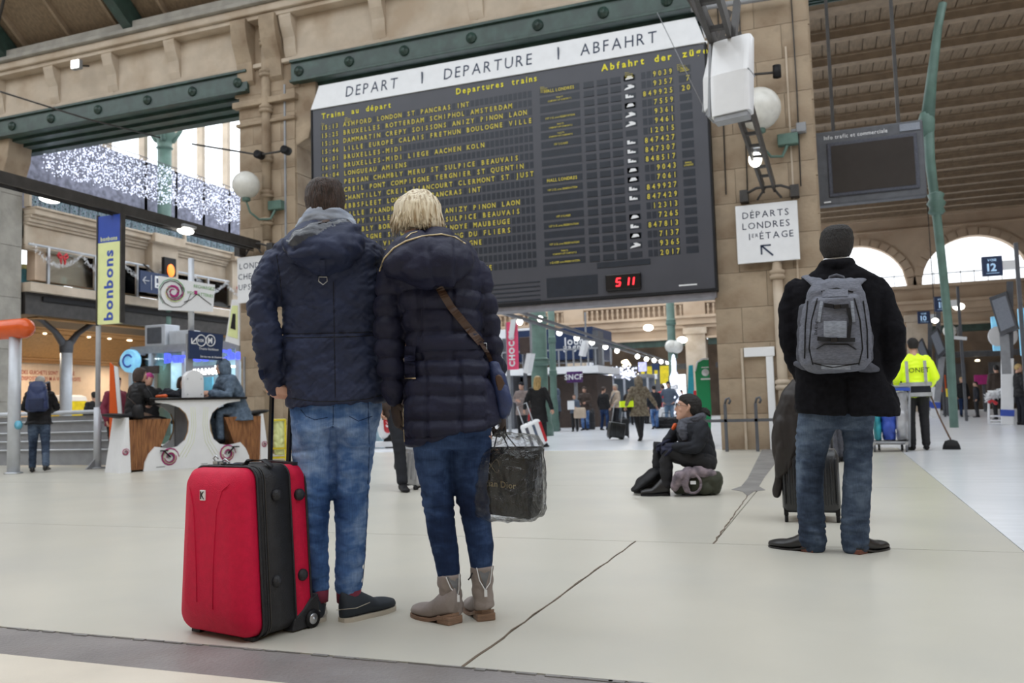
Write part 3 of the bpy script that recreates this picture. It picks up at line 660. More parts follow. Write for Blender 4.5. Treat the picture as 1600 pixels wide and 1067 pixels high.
for x_, y_ in ((-21.6, 18.6), (-21.6, 21.6), (-23.6, 20.4), (-23.8, 24)):
    ld = bpy.data.lights.new('shop_light', 'AREA'); ld.energy = 42; ld.size = .5; ld.color = (1, .86, .68); lo = bpy.data.objects.new('shop_light', ld); COL.objects.link(lo); lo.location = (x_, y_, 2.75 if x_ < -23 else 3.3)
c = thing('mezzanine_strut', 'dark slanting steel strut under the mezzanine right of the banner pole', 'strut', (-20.5, 22.4, 2.9)); B().bar((0, -.1, 0), (0, .15, .8), .22, .16).done('bar', M['iron'], c, bevel=.01)
def BT(root):
    b = B(); b.T = Matrix.Translation(-V(root.location)); return b
# ================= DEPARTURE BOARD =================
bd = thing('departure_board', 'huge dark split flap departures board with yellow lettering under a white banner', 'board', (-6.02, 15.4, 2.77))
BY = 15.22   # its front face
def sc_(x): return -6.02+(x+6.02)*BY/15.4      # things measured on the plane Y = 15.4, moved to the board's own front
def zc_(z): return CAMH+(z-CAMH)*BY/15.4
X0, X1 = sc_(-10.19), sc_(-1.88); ZB, ZTp = zc_(2.80), zc_(7.33)
sx = BY/15.4
def bx(x): return x*sx
X0, X1 = bx(-10.19), bx(-1.875)
BT(bd).bb(X0, X1, BY, BY+.42, ZB, ZTp).done('casing', M['board'], bd, bevel=.01)
BT(bd).bb(X0, X1, BY+.02, BY+.5, ZB-.10, ZB-.01).done('underside', M['board_edge'], bd)
BT(bd).bb(X1, X1+.03, BY-.02, BY+.42, ZB, ZTp).bb(X0-.03, X0, BY-.02, BY+.42, ZB, ZTp).bb(X0, X1, BY-.02, BY, ZB, ZB+.05).done('edge_trim', M['black'], bd)
# banner, leaning back a little
ZT2 = zc_(7.87); 
def bp(x, z, d=0): k = (z-ZTp)/(ZT2-ZTp); return V((x, BY-.03+.10*k-d, z))
p = [bp(X0-.02, ZTp), bp(X1+.02, ZTp), bp(bx(-2.03), ZT2), bp(bx(-10.06), ZT2)]
BT(bd).hexa(p+[q+V((0, .1, 0)) for q in p]).done('banner', M['white'], bd)
BT(bd).bar((X1+.04, BY, ZTp+.1), (X1-.02, BY+.1, ZT2-.15), .05, .06).bb(X1-.1, X1+.05, BY, BY+.06, ZTp-.02, ZTp+.03).done('banner_clip', M['white_gloss'], bd)
lt = BT(bd); yx = (bp(0, ZT2)-bp(0, ZTp)).normalized()
for s, xa, xb in (('DEPART', -9.36, -8.06), ('DEPARTURE', -7.07, -5.10), ('ABFAHRT', -4.20, -2.66)):
    tmp = B(); L_ = text(tmp, s, (0, 0, 0), (1, 0, 0), (0, 0, 1), .245*sx, space=.035); wd_ = (bx(xb)-bx(xa))/L_
    text(lt, s, bp(bx(xa), zc_(7.49), .004), (1, 0, 0), yx, .25*sx, wide=wd_*.97, space=.035*wd_, per=(bd, M['navy_text']))
for x in (-7.56, -4.64): lt.bb(bx(x)-.013, bx(x)+.013, BY-.04+.04, BY-.02+.04, zc_(7.42), zc_(7.74))
stuff(lt.done('divider_bars', M['navy_text'], bd))
lt = BT(bd)
def btxt(b, s, x, z, h, **k): return text(b, s, (bx(x), BY-.010, zc_(z)), (1, 0, 0), (0, 0, 1), h*sx, **k)
btxt(lt, 'Trains  au  départ', -9.95, 7.10, .115, wide=.95, off=.018, space=.02); btxt(lt, 'Departures  trains', -6.80, 7.14, .12, wide=.9, off=.02, space=.02); btxt(lt, 'Abfahrt  der  züge', -3.80, 7.12, .125, wide=.98, off=.03, space=.02)
lt.done('heading_lettering', M['yellow_head'], bd)
lt = BT(bd)
for x, z, n in ((-9.95, 7.04, 3), (-9.38, 7.06, 4), (-5.02, 7.02, 4), (-3.35, 7.03, 4), (-2.38, 7.02, 4)):
    for i, w in enumerate(('Heure', 'Destination', 'Bestimmung', 'Observations')[:n]): btxt(lt, w if x > -9.9 else ('h', 'Time', 'Zeit')[i], x, z-.032*i-.03, .021, wide=.9, off=.01)
lt.done('column_captions', M['yellow_text'], bd)
ROWS = [('15:13', 'ASHFORD LONDON ST PANCRAS INT', '9039', 'L', 'c', ''), ('15:25', 'BRUXELLES ROTTERDAM SCHIPHOL AMSTERDAM', '9357', 'C', 't', '7'), ('15:30', 'DAMMARTIN CREPY SOISSONS ANIZY PINON LAON', '849925', '', 'r', '20'),
 ('15:46', 'LILLE EUROPE CALAIS FRETHUN BOULOGNE VILLE', '7559', 'R', 'g', ''), ('16:01', 'BRUXELLES-MIDI', '9361', 'C', 't', ''), ('16:01', 'BRUXELLES-MIDI LIEGE AACHEN KOLN', '9461', 'C', 't', ''),
 ('16:04', 'LONGUEAU AMIENS', '12015', 'S', '', ''), ('16:04', 'PERSAN CHAMBLY MERU ST SULPICE BEAUVAIS', '847427', '', 'r', ''), ('16:07', 'CREIL PONT COMPIEGNE TERGNIER ST QUENTIN', '847307', '', 'r', ''),
 ('16:10', 'CHANTILLY CREIL LIANCOURT CLERMONT ST JUST', '848517', '', 'r', ''), ('16:13', 'EBBSFLEET LONDON ST PANCRAS INT', '9043', 'L', 'c', ''), ('16:16', 'LILLE FLANDRES', '7061', 'R', 'g', ''),
 ('16:19', 'CREPY VILLERS SOISSONS ANIZY PINON LAON', '849927', '', 'r', ''), ('16:20', 'CHAMBLY BORNEL MERU ST SULPICE BEAUVAIS', '847429', '', 'r', ''), ('16:22', 'COMPIEGNE ST QUENTIN AULNOYE MAUBEUGE', '12313', 'S', '', ''),
 ('16:25', 'BOULOGNE VILLE ETAPLES RANG DU FLIERS', '7265', 'R', 'g', ''), ('16:28', 'CREIL PONT ST MAXENCE COMPIEGNE', '847813', '', 'r', ''), ('16:31', 'ROUBAIX TOURCOING', '7137', 'R', 'g', ''),
 ('16:34', 'BRUXELLES-MIDI', '9365', 'C', 't', ''), ('16:37', 'AMIENS ABBEVILLE ETAPLES BOULOGNE', '2017', 'D', '', '')]
PITCH = .1010*sx; RH = .1753
def cell(b, xa, xb, z0, z1): b.bb(xa, xb, BY-.003, BY-.0005, z0, z1)
for i, (tm, de, nu, ms, ic, tr) in enumerate(ROWS):
    zm = zc_(6.905-RH*i); h2 = .064*sx; r = None
    c = BT(bd); x0 = bx(-9.44)
    for j in range(42): cell(c, x0+PITCH*(j+.14), x0+PITCH*(j+.90), zm-h2, zm+h2)
    for j, ch in enumerate(tm):
        if ch != ':': cell(c, bx(-9.98)+.088*j, bx(-9.98)+.088*j+.078, zm-h2, zm+h2)
    cell(c, bx(-5.04), bx(-4.24), zm-h2, zm+h2)
    for a, q in ((-4.16, -3.96), (-3.90, -3.69), (-3.64, -3.44), (-3.38, -3.16)): cell(c, bx(a), bx(q), zm-h2*.9, zm+h2*.85)
    for j in range(6): cell(c, bx(-3.05)+.099*j, bx(-3.05)+.099*j+.082, zm-h2, zm+h2)
    cell(c, bx(-2.36), bx(-2.14), zm-h2, zm+h2)
    for a, q in ((-4.16, -3.96), (-3.90, -3.69), (-3.64, -3.44)): c.bb(bx(a), bx(q), BY-.012, BY, zm-h2*.95, zm-h2*.8)
    row = stuff(c.done('flap_row', M['board_cell'], bd))
    l = BT(bd)
    text(l, de, (x0, BY-.007, zm-.048*sx), (1, 0, 0), (0, 0, 1), .096*sx, pitch=PITCH, off=.02, wide=.78)
    text(l, tm, (bx(-9.98), BY-.007, zm-.048*sx), (1, 0, 0), (0, 0, 1), .096*sx, pitch=.088, off=.02, wide=.75)
    text(l, nu, (bx(-3.05)+.099*(6-len(nu)), BY-.007, zm-.048*sx), (1, 0, 0), (0, 0, 1), .096*sx, pitch=.097, off=.02, wide=.78)
    if tr: text(l, tr, (bx(-2.15)-.09*len(tr), BY-.007, zm-.048*sx), (1, 0, 0), (0, 0, 1), .096*sx, pitch=.09, off=.02, wide=.9)
    mt = {'L': ('HALL LONDRES',), 'C': ('THALYS', 'COMFORT 1 ET COMFORT 2'), 'R': ('1 ET 2 CL avec RESERVATION',), 'S': ('1 ET 2 CLASSE',), 'D': ('1 CLASSE avec RESERVATION',), '': ()}[ms]
    for k, w in enumerate(mt):
        hh = .06 if ms == 'L' else (.036 if len(mt) == 1 else .030)
        text(l, w, (bx(-4.64), BY-.007, zm-(.03 if len(mt) == 1 else (-.01, -.01+.055)[k])*sx), (1, 0, 0), (0, 0, 1), hh, align='C', off=.015, wide=.9 if ms == 'L' else .78)
    if i in (0, 10): text(l, 'HALL', (bx(-2.25), BY-.007, zm), (1, 0, 0), (0, 0, 1), .032, align='C', off=.02); text(l, 'LONDRES', (bx(-2.25), BY-.007, zm-.045), (1, 0, 0), (0, 0, 1), .03, align='C', off=.02, wide=.8)
    l.done('row_lettering', M['yellow_text'], bd)
    if ic:
        q = BT(bd); a, w = bx(-3.38), .2
        if ic in 'cg':
            cell(q, a, a+w, zm-h2*.8, zm+h2*.8); q.done('flap_picture', M['flap_blue'] if ic == 'c' else M['pack_light'], bd); q = BT(bd)
            q.prism([(a+.03, zm-.03), (a+.18, zm-.02), (a+.15, zm+.03), (a+.07, zm+.035)], BY-.007, BY-.004).done('train_picture', M['white'], bd)
        elif ic == 't': q.prism([(a+.0, zm-.05), (a+.19, zm-.02), (a+.19, zm+.01), (a+.12, zm+.045), (a+.06, zm+.04), (a+.09, zm+.005), (a+.02, zm-.02)], BY-.007, BY-.002).done('train_picture', M['white'], bd)
        else: q.bb(a+.02, a+.17, BY-.007, BY-.002, zm-.03, zm+.0).bb(a+.02, a+.07, BY-.007, BY-.002, zm+.0, zm+.04).bb(a+.09, a+.12, BY-.007, BY-.002, zm, zm+.015).done('train_picture', M['white'], bd)
for k in range(6): BT(bd).bb(bx(-9.44), bx(-5.15), BY-.006, BY, zc_(3.22-.085*k)-.012, zc_(3.22-.085*k)+.012).done('lower_slat', M['board_cell'], bd)
BT(bd).bb(bx(-5.02), bx(-4.02), BY-.006, BY, zc_(2.90), zc_(3.27)).bb(bx(-4.02), bx(-3.02), BY-.012, BY, zc_(3.38), zc_(3.48)).done('blank_panel', M['board_cell'], bd)
BT(bd).bb(bx(-3.86), bx(-3.20), BY-.06, BY, zc_(2.93), zc_(3.24)).done('clock_housing', M['gloss_black'], bd, bevel=.02)
l = BT(bd)
def seg(b, ch, x, z, w, h):
    on = {'5': 'afgcd', '1': 'bc'}[ch]; s = .016; sh = .02
    P = {'a': ((0, h), (w, h)), 'd': ((0, 0), (w, 0)), 'g': ((0, h/2), (w, h/2)), 'f': ((0, h/2), (0, h)), 'b': ((w, h/2), (w, h)), 'c': ((w, 0), (w, h/2)), 'e': ((0, 0), (0, h/2))}
    for k in on: (a, c), (d, e) = P[k]; b.bar((x+a+sh*c/h, BY-.065, z+c), (x+d+sh*e/h, BY-.065, z+e), s*1.5, .01, up=(0, 1, 0)) if False else b.bar((x+a+sh*c/h, BY-.064, z+c), (x+d+sh*e/h, BY-.064, z+e), s*1.4, s*1.4)
for ch, x in (('5', -3.66), ('1', -3.50), ('1', -3.41)): seg(l, ch, bx(x), zc_(3.015), .07, .135)
l.done('clock_digits', M['led'], bd)
BT(bd).bb(bx(-2.52), bx(-2.20), BY-.006, BY, zc_(2.93), zc_(2.955)).done('maker_plate', M['white'], bd)

# ================= WHITE DIRECTION SIGNS ON THE PIERS =================
def wsign(name, label, x0, x1, z0, z1, lines, arrow, top_h):
    s = thing(name, label, 'sign', ((x0+x1)/2, WY-.1, z0)); b = BT(s); b.bb(x0, x1, WY-.16, WY-.11, z0, z1).done('panel', M['white'], s, bevel=.006)
    b = BT(s)
    for (w, z, h, al, xx) in lines: text(b, w, (xx, WY-.164, z), (1, 0, 0), (0, 0, 1), h, align=al, space=.012, wide=.98, per=(s, M['navy_text']) if h > .1 else None)
    if arrow:
        ax, az = (x0+x1)/2-.01, z0+.19; b.bar((ax+.09, WY-.164, az-.09), (ax-.09, WY-.164, az+.09), .03, .004, up=(0, 1, 0)).bar((ax-.1, WY-.164, az+.1), (ax-.1, WY-.164, az-.06), .028, .004, up=(0, 1, 0)).bar((ax-.11, WY-.164, az+.095), (ax+.06, WY-.164, az+.095), .028, .004, up=(0, 1, 0))
    b.done('lettering', M['navy_text'], s)
    b = BT(s); b.bb(x0+.2, x0+.3, WY-.11, WY-.0, z0+.1, z1-.1).bb(x1-.3, x1-.2, WY-.11, WY-.0, z0+.1, z1-.1).done('bracket', M['iron'], s)
    return s
xc = -.945
wsign('direction_sign', 'square white sign reading DÉPARTS LONDRES with an arrow on the right pier', -1.46, -.43, 3.22, 4.24, [('DÉPARTS', 4.00, .115, 'C', xc), ('LONDRES', 3.81, .115, 'C', xc), ('1', 3.62, .115, 'L', -1.25), ('ER', 3.66, .065, 'L', -1.20), ('ÉTAGE', 3.62, .115, 'L', -1.07)], True, 0)
wsign('direction_sign', 'white sign reading LONDON CHECK-IN UPSTAIRS half hidden by the man in the navy jacket', -12.04, -11.0, 3.26, 4.26, [('LONDON', 4.0, .125, 'C', -11.55), ('CHECK-IN', 3.77, .125, 'C', -11.55), ('UPSTAIRS', 3.54, .125, 'C', -11.55)], True, 0)

# ================= CABLE TRAYS OVER THE CONCOURSE =================
def tray(name, label, x, y0, y1, z):
    t = thing(name, label, 'beam', (x, (y0+y1)/2, z)); b = BT(t)
    b.bb(x-.11, x-.07, y0, y1, z-.09, z+.09).bb(x+.07, x+.11, y0, y1, z-.09, z+.09); y = y0
    b.done('side_rail', M['iron'], t)
    for i in range(int((y1-y0)/.6)): BT(t).bb(x-.07, x+.07, y0+.6*i, y0+.6*i+.06, z-.05, z-.01).done('cross_bar', M['iron'], t)
    return t
t1 = tray('cable_tray', 'long dark cable tray with oval lamps running to the left stone pier', -11.58, 3.5, 15.3, 4.50)
t2 = tray('cable_tray', 'long dark cable tray running overhead to the right pier above the white sign', -.88, 3.5, 15.3, 4.52)
for tt, x in ((t1, -11.58), (t2, -.88)):
    b = BT(tt)
    b.tube([(x-.42, 15.22, 4.42), (x-.2, 15.15, 4.50), (x+.2, 15.15, 4.50), (x+.42, 15.22, 4.42)], .025, 6)
    for s in (-.42, .42): b.bb(x+s-.07, x+s+.07, 15.18, 15.42, 4.3, 4.5)
    b.tube([(x-.06, 15.2, 4.5), (x-.2, 15.2, 4.30)], .02, 6).tube([(x+.06, 15.2, 4.5), (x+.2, 15.2, 4.30)], .02, 6)
    b.done('wall_bracket', M['iron'], tt)
BT(t1).tube([(-11.58, 9.0, 4.38), (-11.58, 15.2, 4.36)], .012, 5).done('cable', M['black'], t1)
for k, (px, py, y) in enumerate(((78, 311, 10.35), (290, 361, 13.05))):
    p = AY(px, py, y)
    o = thing('tray_lamp', ('lit oval bulkhead lamp under the left cable tray beside the far left pier', 'lit oval bulkhead lamp under the left cable tray near the globe lamp')[k], 'lamp', p)
    B().box((0, 0, .08), (.26, .34, .06)).done('housing', M['grey'], o, bevel=.02)
    B().ball((0, 0, 0), (.12, .19, .065), 16).done('diffuser', M['lamp'], o)
    B().bar((0, 0, .1), (-11.58-p.x, 0, 4.42-p.z), .03).done('hanger', M['iron'], o)
for k, (px, py) in enumerate(((237, 348), (369, 381))):
    p = AX(px, py, -18.9); o = thing('far_lamp', ('small round lamp glowing beyond the tray above the banner pole', 'small round lamp glowing by the left pier edge under the tray')[k], 'lamp', p)
    B().ball((0, 0, 0), (.10, .10, .06), 12).done('bulb', M['lamp'], o); B().bar((0, 0, 0), (-.6, 0, .1), .03).done('arm', M['iron'], o)
p = AY(1180, 247, 13.2)
o = thing('tray_lamp', 'small half lit round lamp hanging at the right cable tray', 'lamp', p)
B().ball((0, 0, -.02), (.10, .10, .12), 14).done('bulb', M['lamp'], o); B().lathe((0, 0, .07), [(.09, 0), (.10, .08), (.05, .12)], 12).done('cap', M['steel'], o); B().bar((0, 0, .1), (-.95-p.x, 0, 4.5-p.z), .03).done('hanger', M['iron'], o)
# white screen housings slung from the right tray
def housing(name, label, c, w, h, d, rz, lean):
    o = thing(name, label, 'screen', c); R = Matrix.Rotation(rz, 4, 'Z') @ Matrix.Rotation(lean, 4, 'X'); o.matrix_world = Matrix.Translation(V(c)) @ R
    B().loft([(0, 0, -h/2, w/2, d/2, 6), (0, -.01, -h/4, w/2, d/2+.02, 6), (0, -.02, 0, w/2, d/2+.035, 6), (0, -.01, h/4, w/2, d/2+.02, 6), (0, 0, h/2, w/2, d/2, 6)], 28, smooth=False).done('shell', M['white_gloss'], o)
    B().bb(-w/2+.03, w/2-.03, -d/2+.02, d/2-.02, -h/2-.06, -h/2).done('base_plate', M['grey'], o, bevel=.005)
    B().bb(-w/2-.002, w/2+.002, -d/2-.035, d/2+.0, -.006, .006).done('seam', M['grey'], o)
    B().bb(-w/2-.03, -w/2, -d/2, d/2, -h/2, h/2).done('side_cover', M['grey'], o, bevel=.005)
    B().bar((0, 0, h/2), (0, .1, h/2+.5), .06).done('hanger', M['iron'], o)
    return o
c = AY(1145, 122, 8.5); housing('screen_housing', 'large white box shaped screen housing slung from the right cable tray', c, .395, .80, .15, -.25, math.radians(-9))
c = AY(1116, 125, 9.75); o = housing('screen_housing', 'white screen housing mostly hidden behind the larger white one', c, .16, .72, .12, -.9, math.radians(-9))
# upper tray structure near the top
st = thing('gantry', 'dark steel brackets and pipe above the white screen housing', 'gantry', (-.95, 11.5, 5.2)); b = BT(st)
b.bar((-1.25, 10.6, 5.6), (-.95, 10.6, 4.6), .1).bar((-1.5, 10.9, 6.3), (-1.05, 10.9, 5.0), .14).bar((-1.75, 12.0, 6.9), (-1.1, 11.0, 5.3), .1).bar((-1.2, 10.9, 5.35), (-.85, 10.9, 5.4), .16)
b.done('bracket', M['iron'], st); b = BT(st); q0, q1 = AY(1080, 15, 15.2), AY(1230, -8, 15.2); b.tube([q0, q1], .05, 8).done('pipe', M['grey'], st)
# globe wall lamps
def globe(label, px, py, r, side, x, z):
    c = AY(px, py, WY-.55); o = thing('globe_lamp', label, 'lamp', c)
    B().ball((0, 0, 0), r, 28).done('globe', M['glass_globe'], o)
    B().lathe((0, 0, -r-.05), [(.05, -.02), (.09, 0), (.09, .05), (.06, .1)], 14).done('holder', M['green_mid'], o)
    s = side
    B().limb([(0, 0, -r-.05), (0.02*s, .1, -r-.28), (.14*s, .25, -r-.42), (.32*s, .4, -r-.40), (.42*s, .45, -r-.18)], [.02, .022, .025, .025, .03], 8).done('arm', M['green_mid'], o)
    B().box((.42*s, .47, -r-.1), (.34, .16, .20)).done('bracket', M['green_mid'], o, bevel=.02)
    B().tube([(-r*.98, -.02, -.02), (r*.98, -.02, .02)], .004, 5).done('seam', M['iron'], o)
globe('white globe lamp on a green swan neck bracket on the left pier', 384.5, 289, .29, 1, 0, 0)
globe('white globe lamp behind the cable tray on the right pier', 1186, 170, .36, 1, 0, 0)
# black floodlight brackets on the left pier
o = thing('pier_bracket', 'thin iron rod with two round black weights on the left pier below the lintel', 'bracket', (-11.4, 15.2, 6.4)); b = BT(o)
p, q = AY(405, 242, 15.1), AY(447, 235, 15.1); b.tube([AY(300, 225, 15.1), p, q], .022, 6); b.done('rod', M['iron'], o)
for k in (p, q): BT(o).lathe(k, [(.0, -.1), (.09, -.09), (.09, .09), (0, .1)], 12, 'Y').done('weight', M['black'], o)
o = thing('pier_bracket', 'thin iron rod with a black insulator on the right pier beside the globe', 'bracket', (-.9, 15.2, 6.4)); b = BT(o); p, q = AY(1170, 117, 15.1), AY(1214, 113, 15.1)
b.tube([p, q], .022, 6).done('rod', M['iron'], o); BT(o).lathe(q, [(.0, -.1), (.07, -.09), (.07, .12), (0, .13)], 12, 'Z').done('weight', M['black'], o)
# floodlight under the cornice
p = AY(117, 100, WY-.55); o = thing('floodlight', 'small square floodlight glowing white under the cornice at top left', 'lamp', p)
B().box((0, .06, 0), (.26, .10, .22)).done('housing', M['grey'], o, bevel=.01); B().box((0, 0, 0), (.22, .03, .18)).done('lens', M['lamp'], o); B().bar((0, .1, 0), (0, .4, .1), .04).done('bracket', M['iron'], o)
# wires slung across the concourse
w = B(); a, c = AY(0, 143, 12), AY(250, 215, 15.3); w.tube([a, a.lerp(c, .5)-V((0, 0, .05)), c], .018, 6)
tag(w.done('overhead_wire', M['iron']), 'dark wire stretched below the cornice at top left', 'wire')
w = B(); a, c = AY(1027, 20, 14.8), AY(1100, 170, 14.8); w.tube([a, c], .008, 5); tag(w.done('stay_wire', M['grey']), 'thin grey wire crossing the right corner of the departures board', 'wire')

# ================= INFORMATION SCREEN IN THE RIGHT OPENING =================
s = thing('information_screen', 'dark framed hanging information screen in the opening right of the pier', 'screen', (.8, 16.5, 4.35)); b = BT(s)
b.bb(-.1, 1.71, 16.5, 16.75, 4.36, 5.73).done('frame', M['grey_dark'], s, bevel=.03)
BT(s).bb(.10, 1.60, 16.46, 16.5, 4.50, 5.50).done('bezel', M['pack_dark'], s, bevel=.02); BT(s).bb(.17, 1.54, 16.45, 16.462, 4.56, 5.43).done('screen', M['screen_grey'] if 'screen_grey' in M else (mm('screen_grey', (.05, .045, .043), .12, var=.05), M['screen_grey'])[1], s)  # screen's even grey stands in for the hall reflected in dark glass
BT(s).bb(1.33, 1.66, 16.48, 16.5, 5.55, 5.68).done('label_strip', M['pack_light'], s)
l = BT(s); text(l, 'Info trafic et commerciale', (.06, 16.49, 5.57), (1, 0, 0), (0, 0, 1), .072, off=.010, wide=.86); l.done('lettering', M['white'], s)
BT(s).bb(.2, .26, 16.6, 16.66, 5.7, 8.7).bb(1.3, 1.36, 16.6, 16.66, 5.7, 8.7).done('hanger', M['iron'], s)
BT(s).bb(0, .12, 16.46, 16.5, 4.40, 4.42).done('maker_plate', M['white'], s)
# ================= FIGURE TOOLS =================
class Fig:
    """frame at a standing point: local x to the right, y away from the viewer's side, z up"""
    def __init__(s, name, label, px, py, cat='person', z=0., group=None, turn=0.):
        p = G(px, py, z) if not isinstance(px, V) else px
        s.p = p; r = V((p.x, p.y, 0)).normalized(); s.rz = math.atan2(-r.x, r.y)
        s.root = thing(name, label, cat, p, s.rz, group)
        s.R = Matrix.Rotation(s.rz, 3, 'Z'); s.Ri = s.R.transposed(); s.fy = s.R @ V((0, 1, 0))
        s.m = (p-CAM).dot(FW)/FPX      # metres per pixel there
    def L(s, px, py, dy=0.):
        d = ray(px, py); k = (s.p+s.fy*dy-CAM).dot(s.fy)/d.dot(s.fy)
        return s.Ri @ (CAM+d*k-s.p)
    def rows(s, b, rows, n=24, e=2.4):
        """(py, xl, xr, yc, b[, slope px])"""
        rs = []
        for r in rows:
            py, xl, xr, yc, bb = r[:5]; sl = r[5] if len(r) > 5 else 0; ee = r[6] if len(r) > 6 else e
            c = s.L((xl+xr)/2, py, yc); a = (xr-xl)/2*s.m; q = []
            for i in range(n):
                t = 2*PI*i/n; C_, Q = math.cos(t), math.sin(t)
                u = math.copysign(abs(C_)**(2/ee), C_)
                q.append(V((c.x+a*u, c.y+bb*math.copysign(abs(Q)**(2/ee), Q), c.z-sl*s.m*u)))
            rs.append(q)
        return b.ring(rs)
    def limb(s, b, pts, n=14, flat=None, ends=True):
        """(px, py, dy, radius px [, second radius m])"""
        return b.limb([s.L(p[0], p[1], p[2]) for p in pts], [(p[3]*s.m if len(p) < 5 else (p[3]*s.m, p[4])) for p in pts], n, ends=ends, flat=flat)
    def bvh(s, *objs):
        vs, fs = [], []
        for o in objs:
            k = len(vs); vs += [v.co.copy() for v in o.data.vertices]; fs += [[i+k for i in p.vertices] for p in o.data.polygons]
        s.t = BVHTree.FromPolygons(vs, fs); return s
    def hit(s, px, py, off=.004, dy=-.15):
        o = s.Ri @ (CAM-s.p); d = (s.Ri @ ray(px, py)).normalized(); h = s.t.ray_cast(o, d)
        if h[0] is None: return s.L(px, py, dy)
        return h[0]-d*off
    def path(s, pts, step=4., off=.004, dy=-.15):
        out = []
        for (a, c) in zip(pts[:-1], pts[1:]):
            n = max(1, int(math.hypot(c[0]-a[0], c[1]-a[1])/step))
            for i in range(n): out.append(s.hit(a[0]+(c[0]-a[0])*i/n, a[1]+(c[1]-a[1])*i/n, off, dy))
        out.append(s.hit(*pts[-1], off, dy)); return out
    def strip(s, b, pts, wpx, th=.004, step=4., off=.003, dy=-.15):
        """flat band lying on the surface last given to bvh()"""
        q = []
        for (a, c) in zip(pts[:-1], pts[1:]):
            n = max(1, int(math.hypot(c[0]-a[0], c[1]-a[1])/step)); d = V((c[0]-a[0], c[1]-a[1])).normalized(); nn = (-d.y*wpx/2, d.x*wpx/2)
            for i in range(n+1):
                if i == n and c is not pts[-1]: continue
                x, y = a[0]+(c[0]-a[0])*i/n, a[1]+(c[1]-a[1])*i/n; q.append((x-nn[0], y-nn[1], x+nn[0], y+nn[1]))
        dr = (s.Ri @ ray(q[0][0], q[0][1])).normalized(); rs = []
        for x0, y0, x1, y1 in q:
            A, C_ = s.hit(x0, y0, off, dy), s.hit(x1, y1, off, dy); rs.append([A, C_, C_-dr*th, A-dr*th])
        return b.ring(rs, smooth=False)

def fold(p, sx, sy, sz, amp, seed=0.): return amp*(min(1, abs(noise.noise(V((p.x*sx+seed, p.y*sy, p.z*sz))))*2.6)-.45)

def hand(b, w, d, n, side, curl=.35, k=1., spread=.1, thumb=.6, grip=None):
    w, d, n = V(w), V(d).normalized(), V(n).normalized(); n = (n-d*n.dot(d)).normalized(); sd = d.cross(n)*side
    b.limb([w-d*.02*k, w+d*.02*k, w+d*.055*k, w+d*.088*k], [(.026*k, .019*k), (.034*k, .017*k), (.040*k, .015*k), (.039*k, .012*k)], 12, flat=sd)
    for i, (o, ln) in enumerate(((.030, .070), (.010, .080), (-.010, .075), (-.030, .058))):
        p = w+d*(.080-.006*abs(i-1))*k+sd*o*k; dd = (d+sd*o*spread*12).normalized(); pts = [p]; a = 0
        for j, f in enumerate((.42, .32, .26)):
            a += curl*(1.1 if j else .8); v = dd*math.cos(a)+n*math.sin(a); pts.append(pts[-1]+v*ln*f*k)
        b.limb(pts, [.0095*k, .009*k, .008*k, .0068*k], 8)
    p = w+d*.022*k+sd*.026*k; v = (d*.6+sd*.75+n*thumb*.4).normalized(); v2 = (d*.9+sd*.15+n*thumb).normalized()
    b.limb([p, p+v*.034*k, p+v*.034*k+v2*.030*k, p+v*.034*k+v2*.052*k], [.014*k, .0115*k, .010*k, .008*k], 8)
    return b

def head(b, c, f=(0, 1, 0), up=(0, 0, 1), k=1., neck=True, ears=True):
    """skull with jaw, nose, brow, lips and ears; c = centre, f = facing"""
    f, up = V(f).normalized(), V(up).normalized(); r = f.cross(up).normalized(); up = r.cross(f); c = V(c)
    def P(x, y, z): return c+r*x*k+f*y*k+up*z*k
    rs = []
    for z, a, bf, bk in ((-.118, .022, .078, -.03), (-.108, .040, .092, .0), (-.085, .054, .096, .035), (-.055, .062, .094, .065), (-.02, .070, .092, .088), (.02, .075, .094, .098), (.055, .074, .092, .098), (.085, .065, .078, .088), (.105, .046, .055, .065), (.116, .02, .025, .03)):
        yc, bb = (bf-bk)/2, (bf+bk)/2; rs.append([P(a*math.cos(2*PI*i/18), yc+bb*math.sin(2*PI*i/18), z) for i in range(18)])
    b.ring(rs)
    b.limb([P(0, .088, .030), P(0, .104, -.005), P(0, .116, -.030), P(0, .098, -.042)], [.008*k, .010*k, .013*k, .012*k], 8)   # nose
    for s in (-1, 1):
        b.limb([P(s*.012, .094, .034), P(s*.034, .092, .040), P(s*.056, .074, .034)], [.008*k, .008*k, .006*k], 6)             # brow
        b.limb([P(s*.03, .076, -.02), P(s*.05, .060, -.03)], [.018*k, .014*k], 6)                                              # cheek
        if ears:
            b.limb([P(s*.076, -.002, .026), P(s*.083, -.014, .012), P(s*.080, -.010, -.012), P(s*.074, .0, -.026)], [(.006*k, .014*k), (.008*k, .017*k), (.007*k, .013*k), (.005*k, .008*k)], 8)
    b.limb([P(-.024, .088, -.064), P(0, .098, -.062), P(.024, .088, -.064)], [.005*k, .0075*k, .005*k], 6)
    b.limb([P(-.020, .086, -.073), P(0, .096, -.074), P(.020, .086, -.073)], [.005*k, .0075*k, .005*k], 6)
    b.limb([P(0, .084, -.10), P(0, .088, -.104)], [.016*k, .012*k], 8)
    if neck: b.limb([P(0, -.02, -.06), P(0, -.028, -.12), P(0, -.04, -.20)], [.054*k, .056*k, .064*k], 14)
    return P
def eyes(P, par, k=1., mat='black'):
    b = B()
    for s in (-1, 1): b.ball(P(s*.032, .084, .012), .011*k, 8)
    b.done('eyes', M['white'], par); b = B()
    for s in (-1, 1): b.ball(P(s*.032, .0925, .012), .0052*k, 6)
    b.done('irises', M[mat], par)
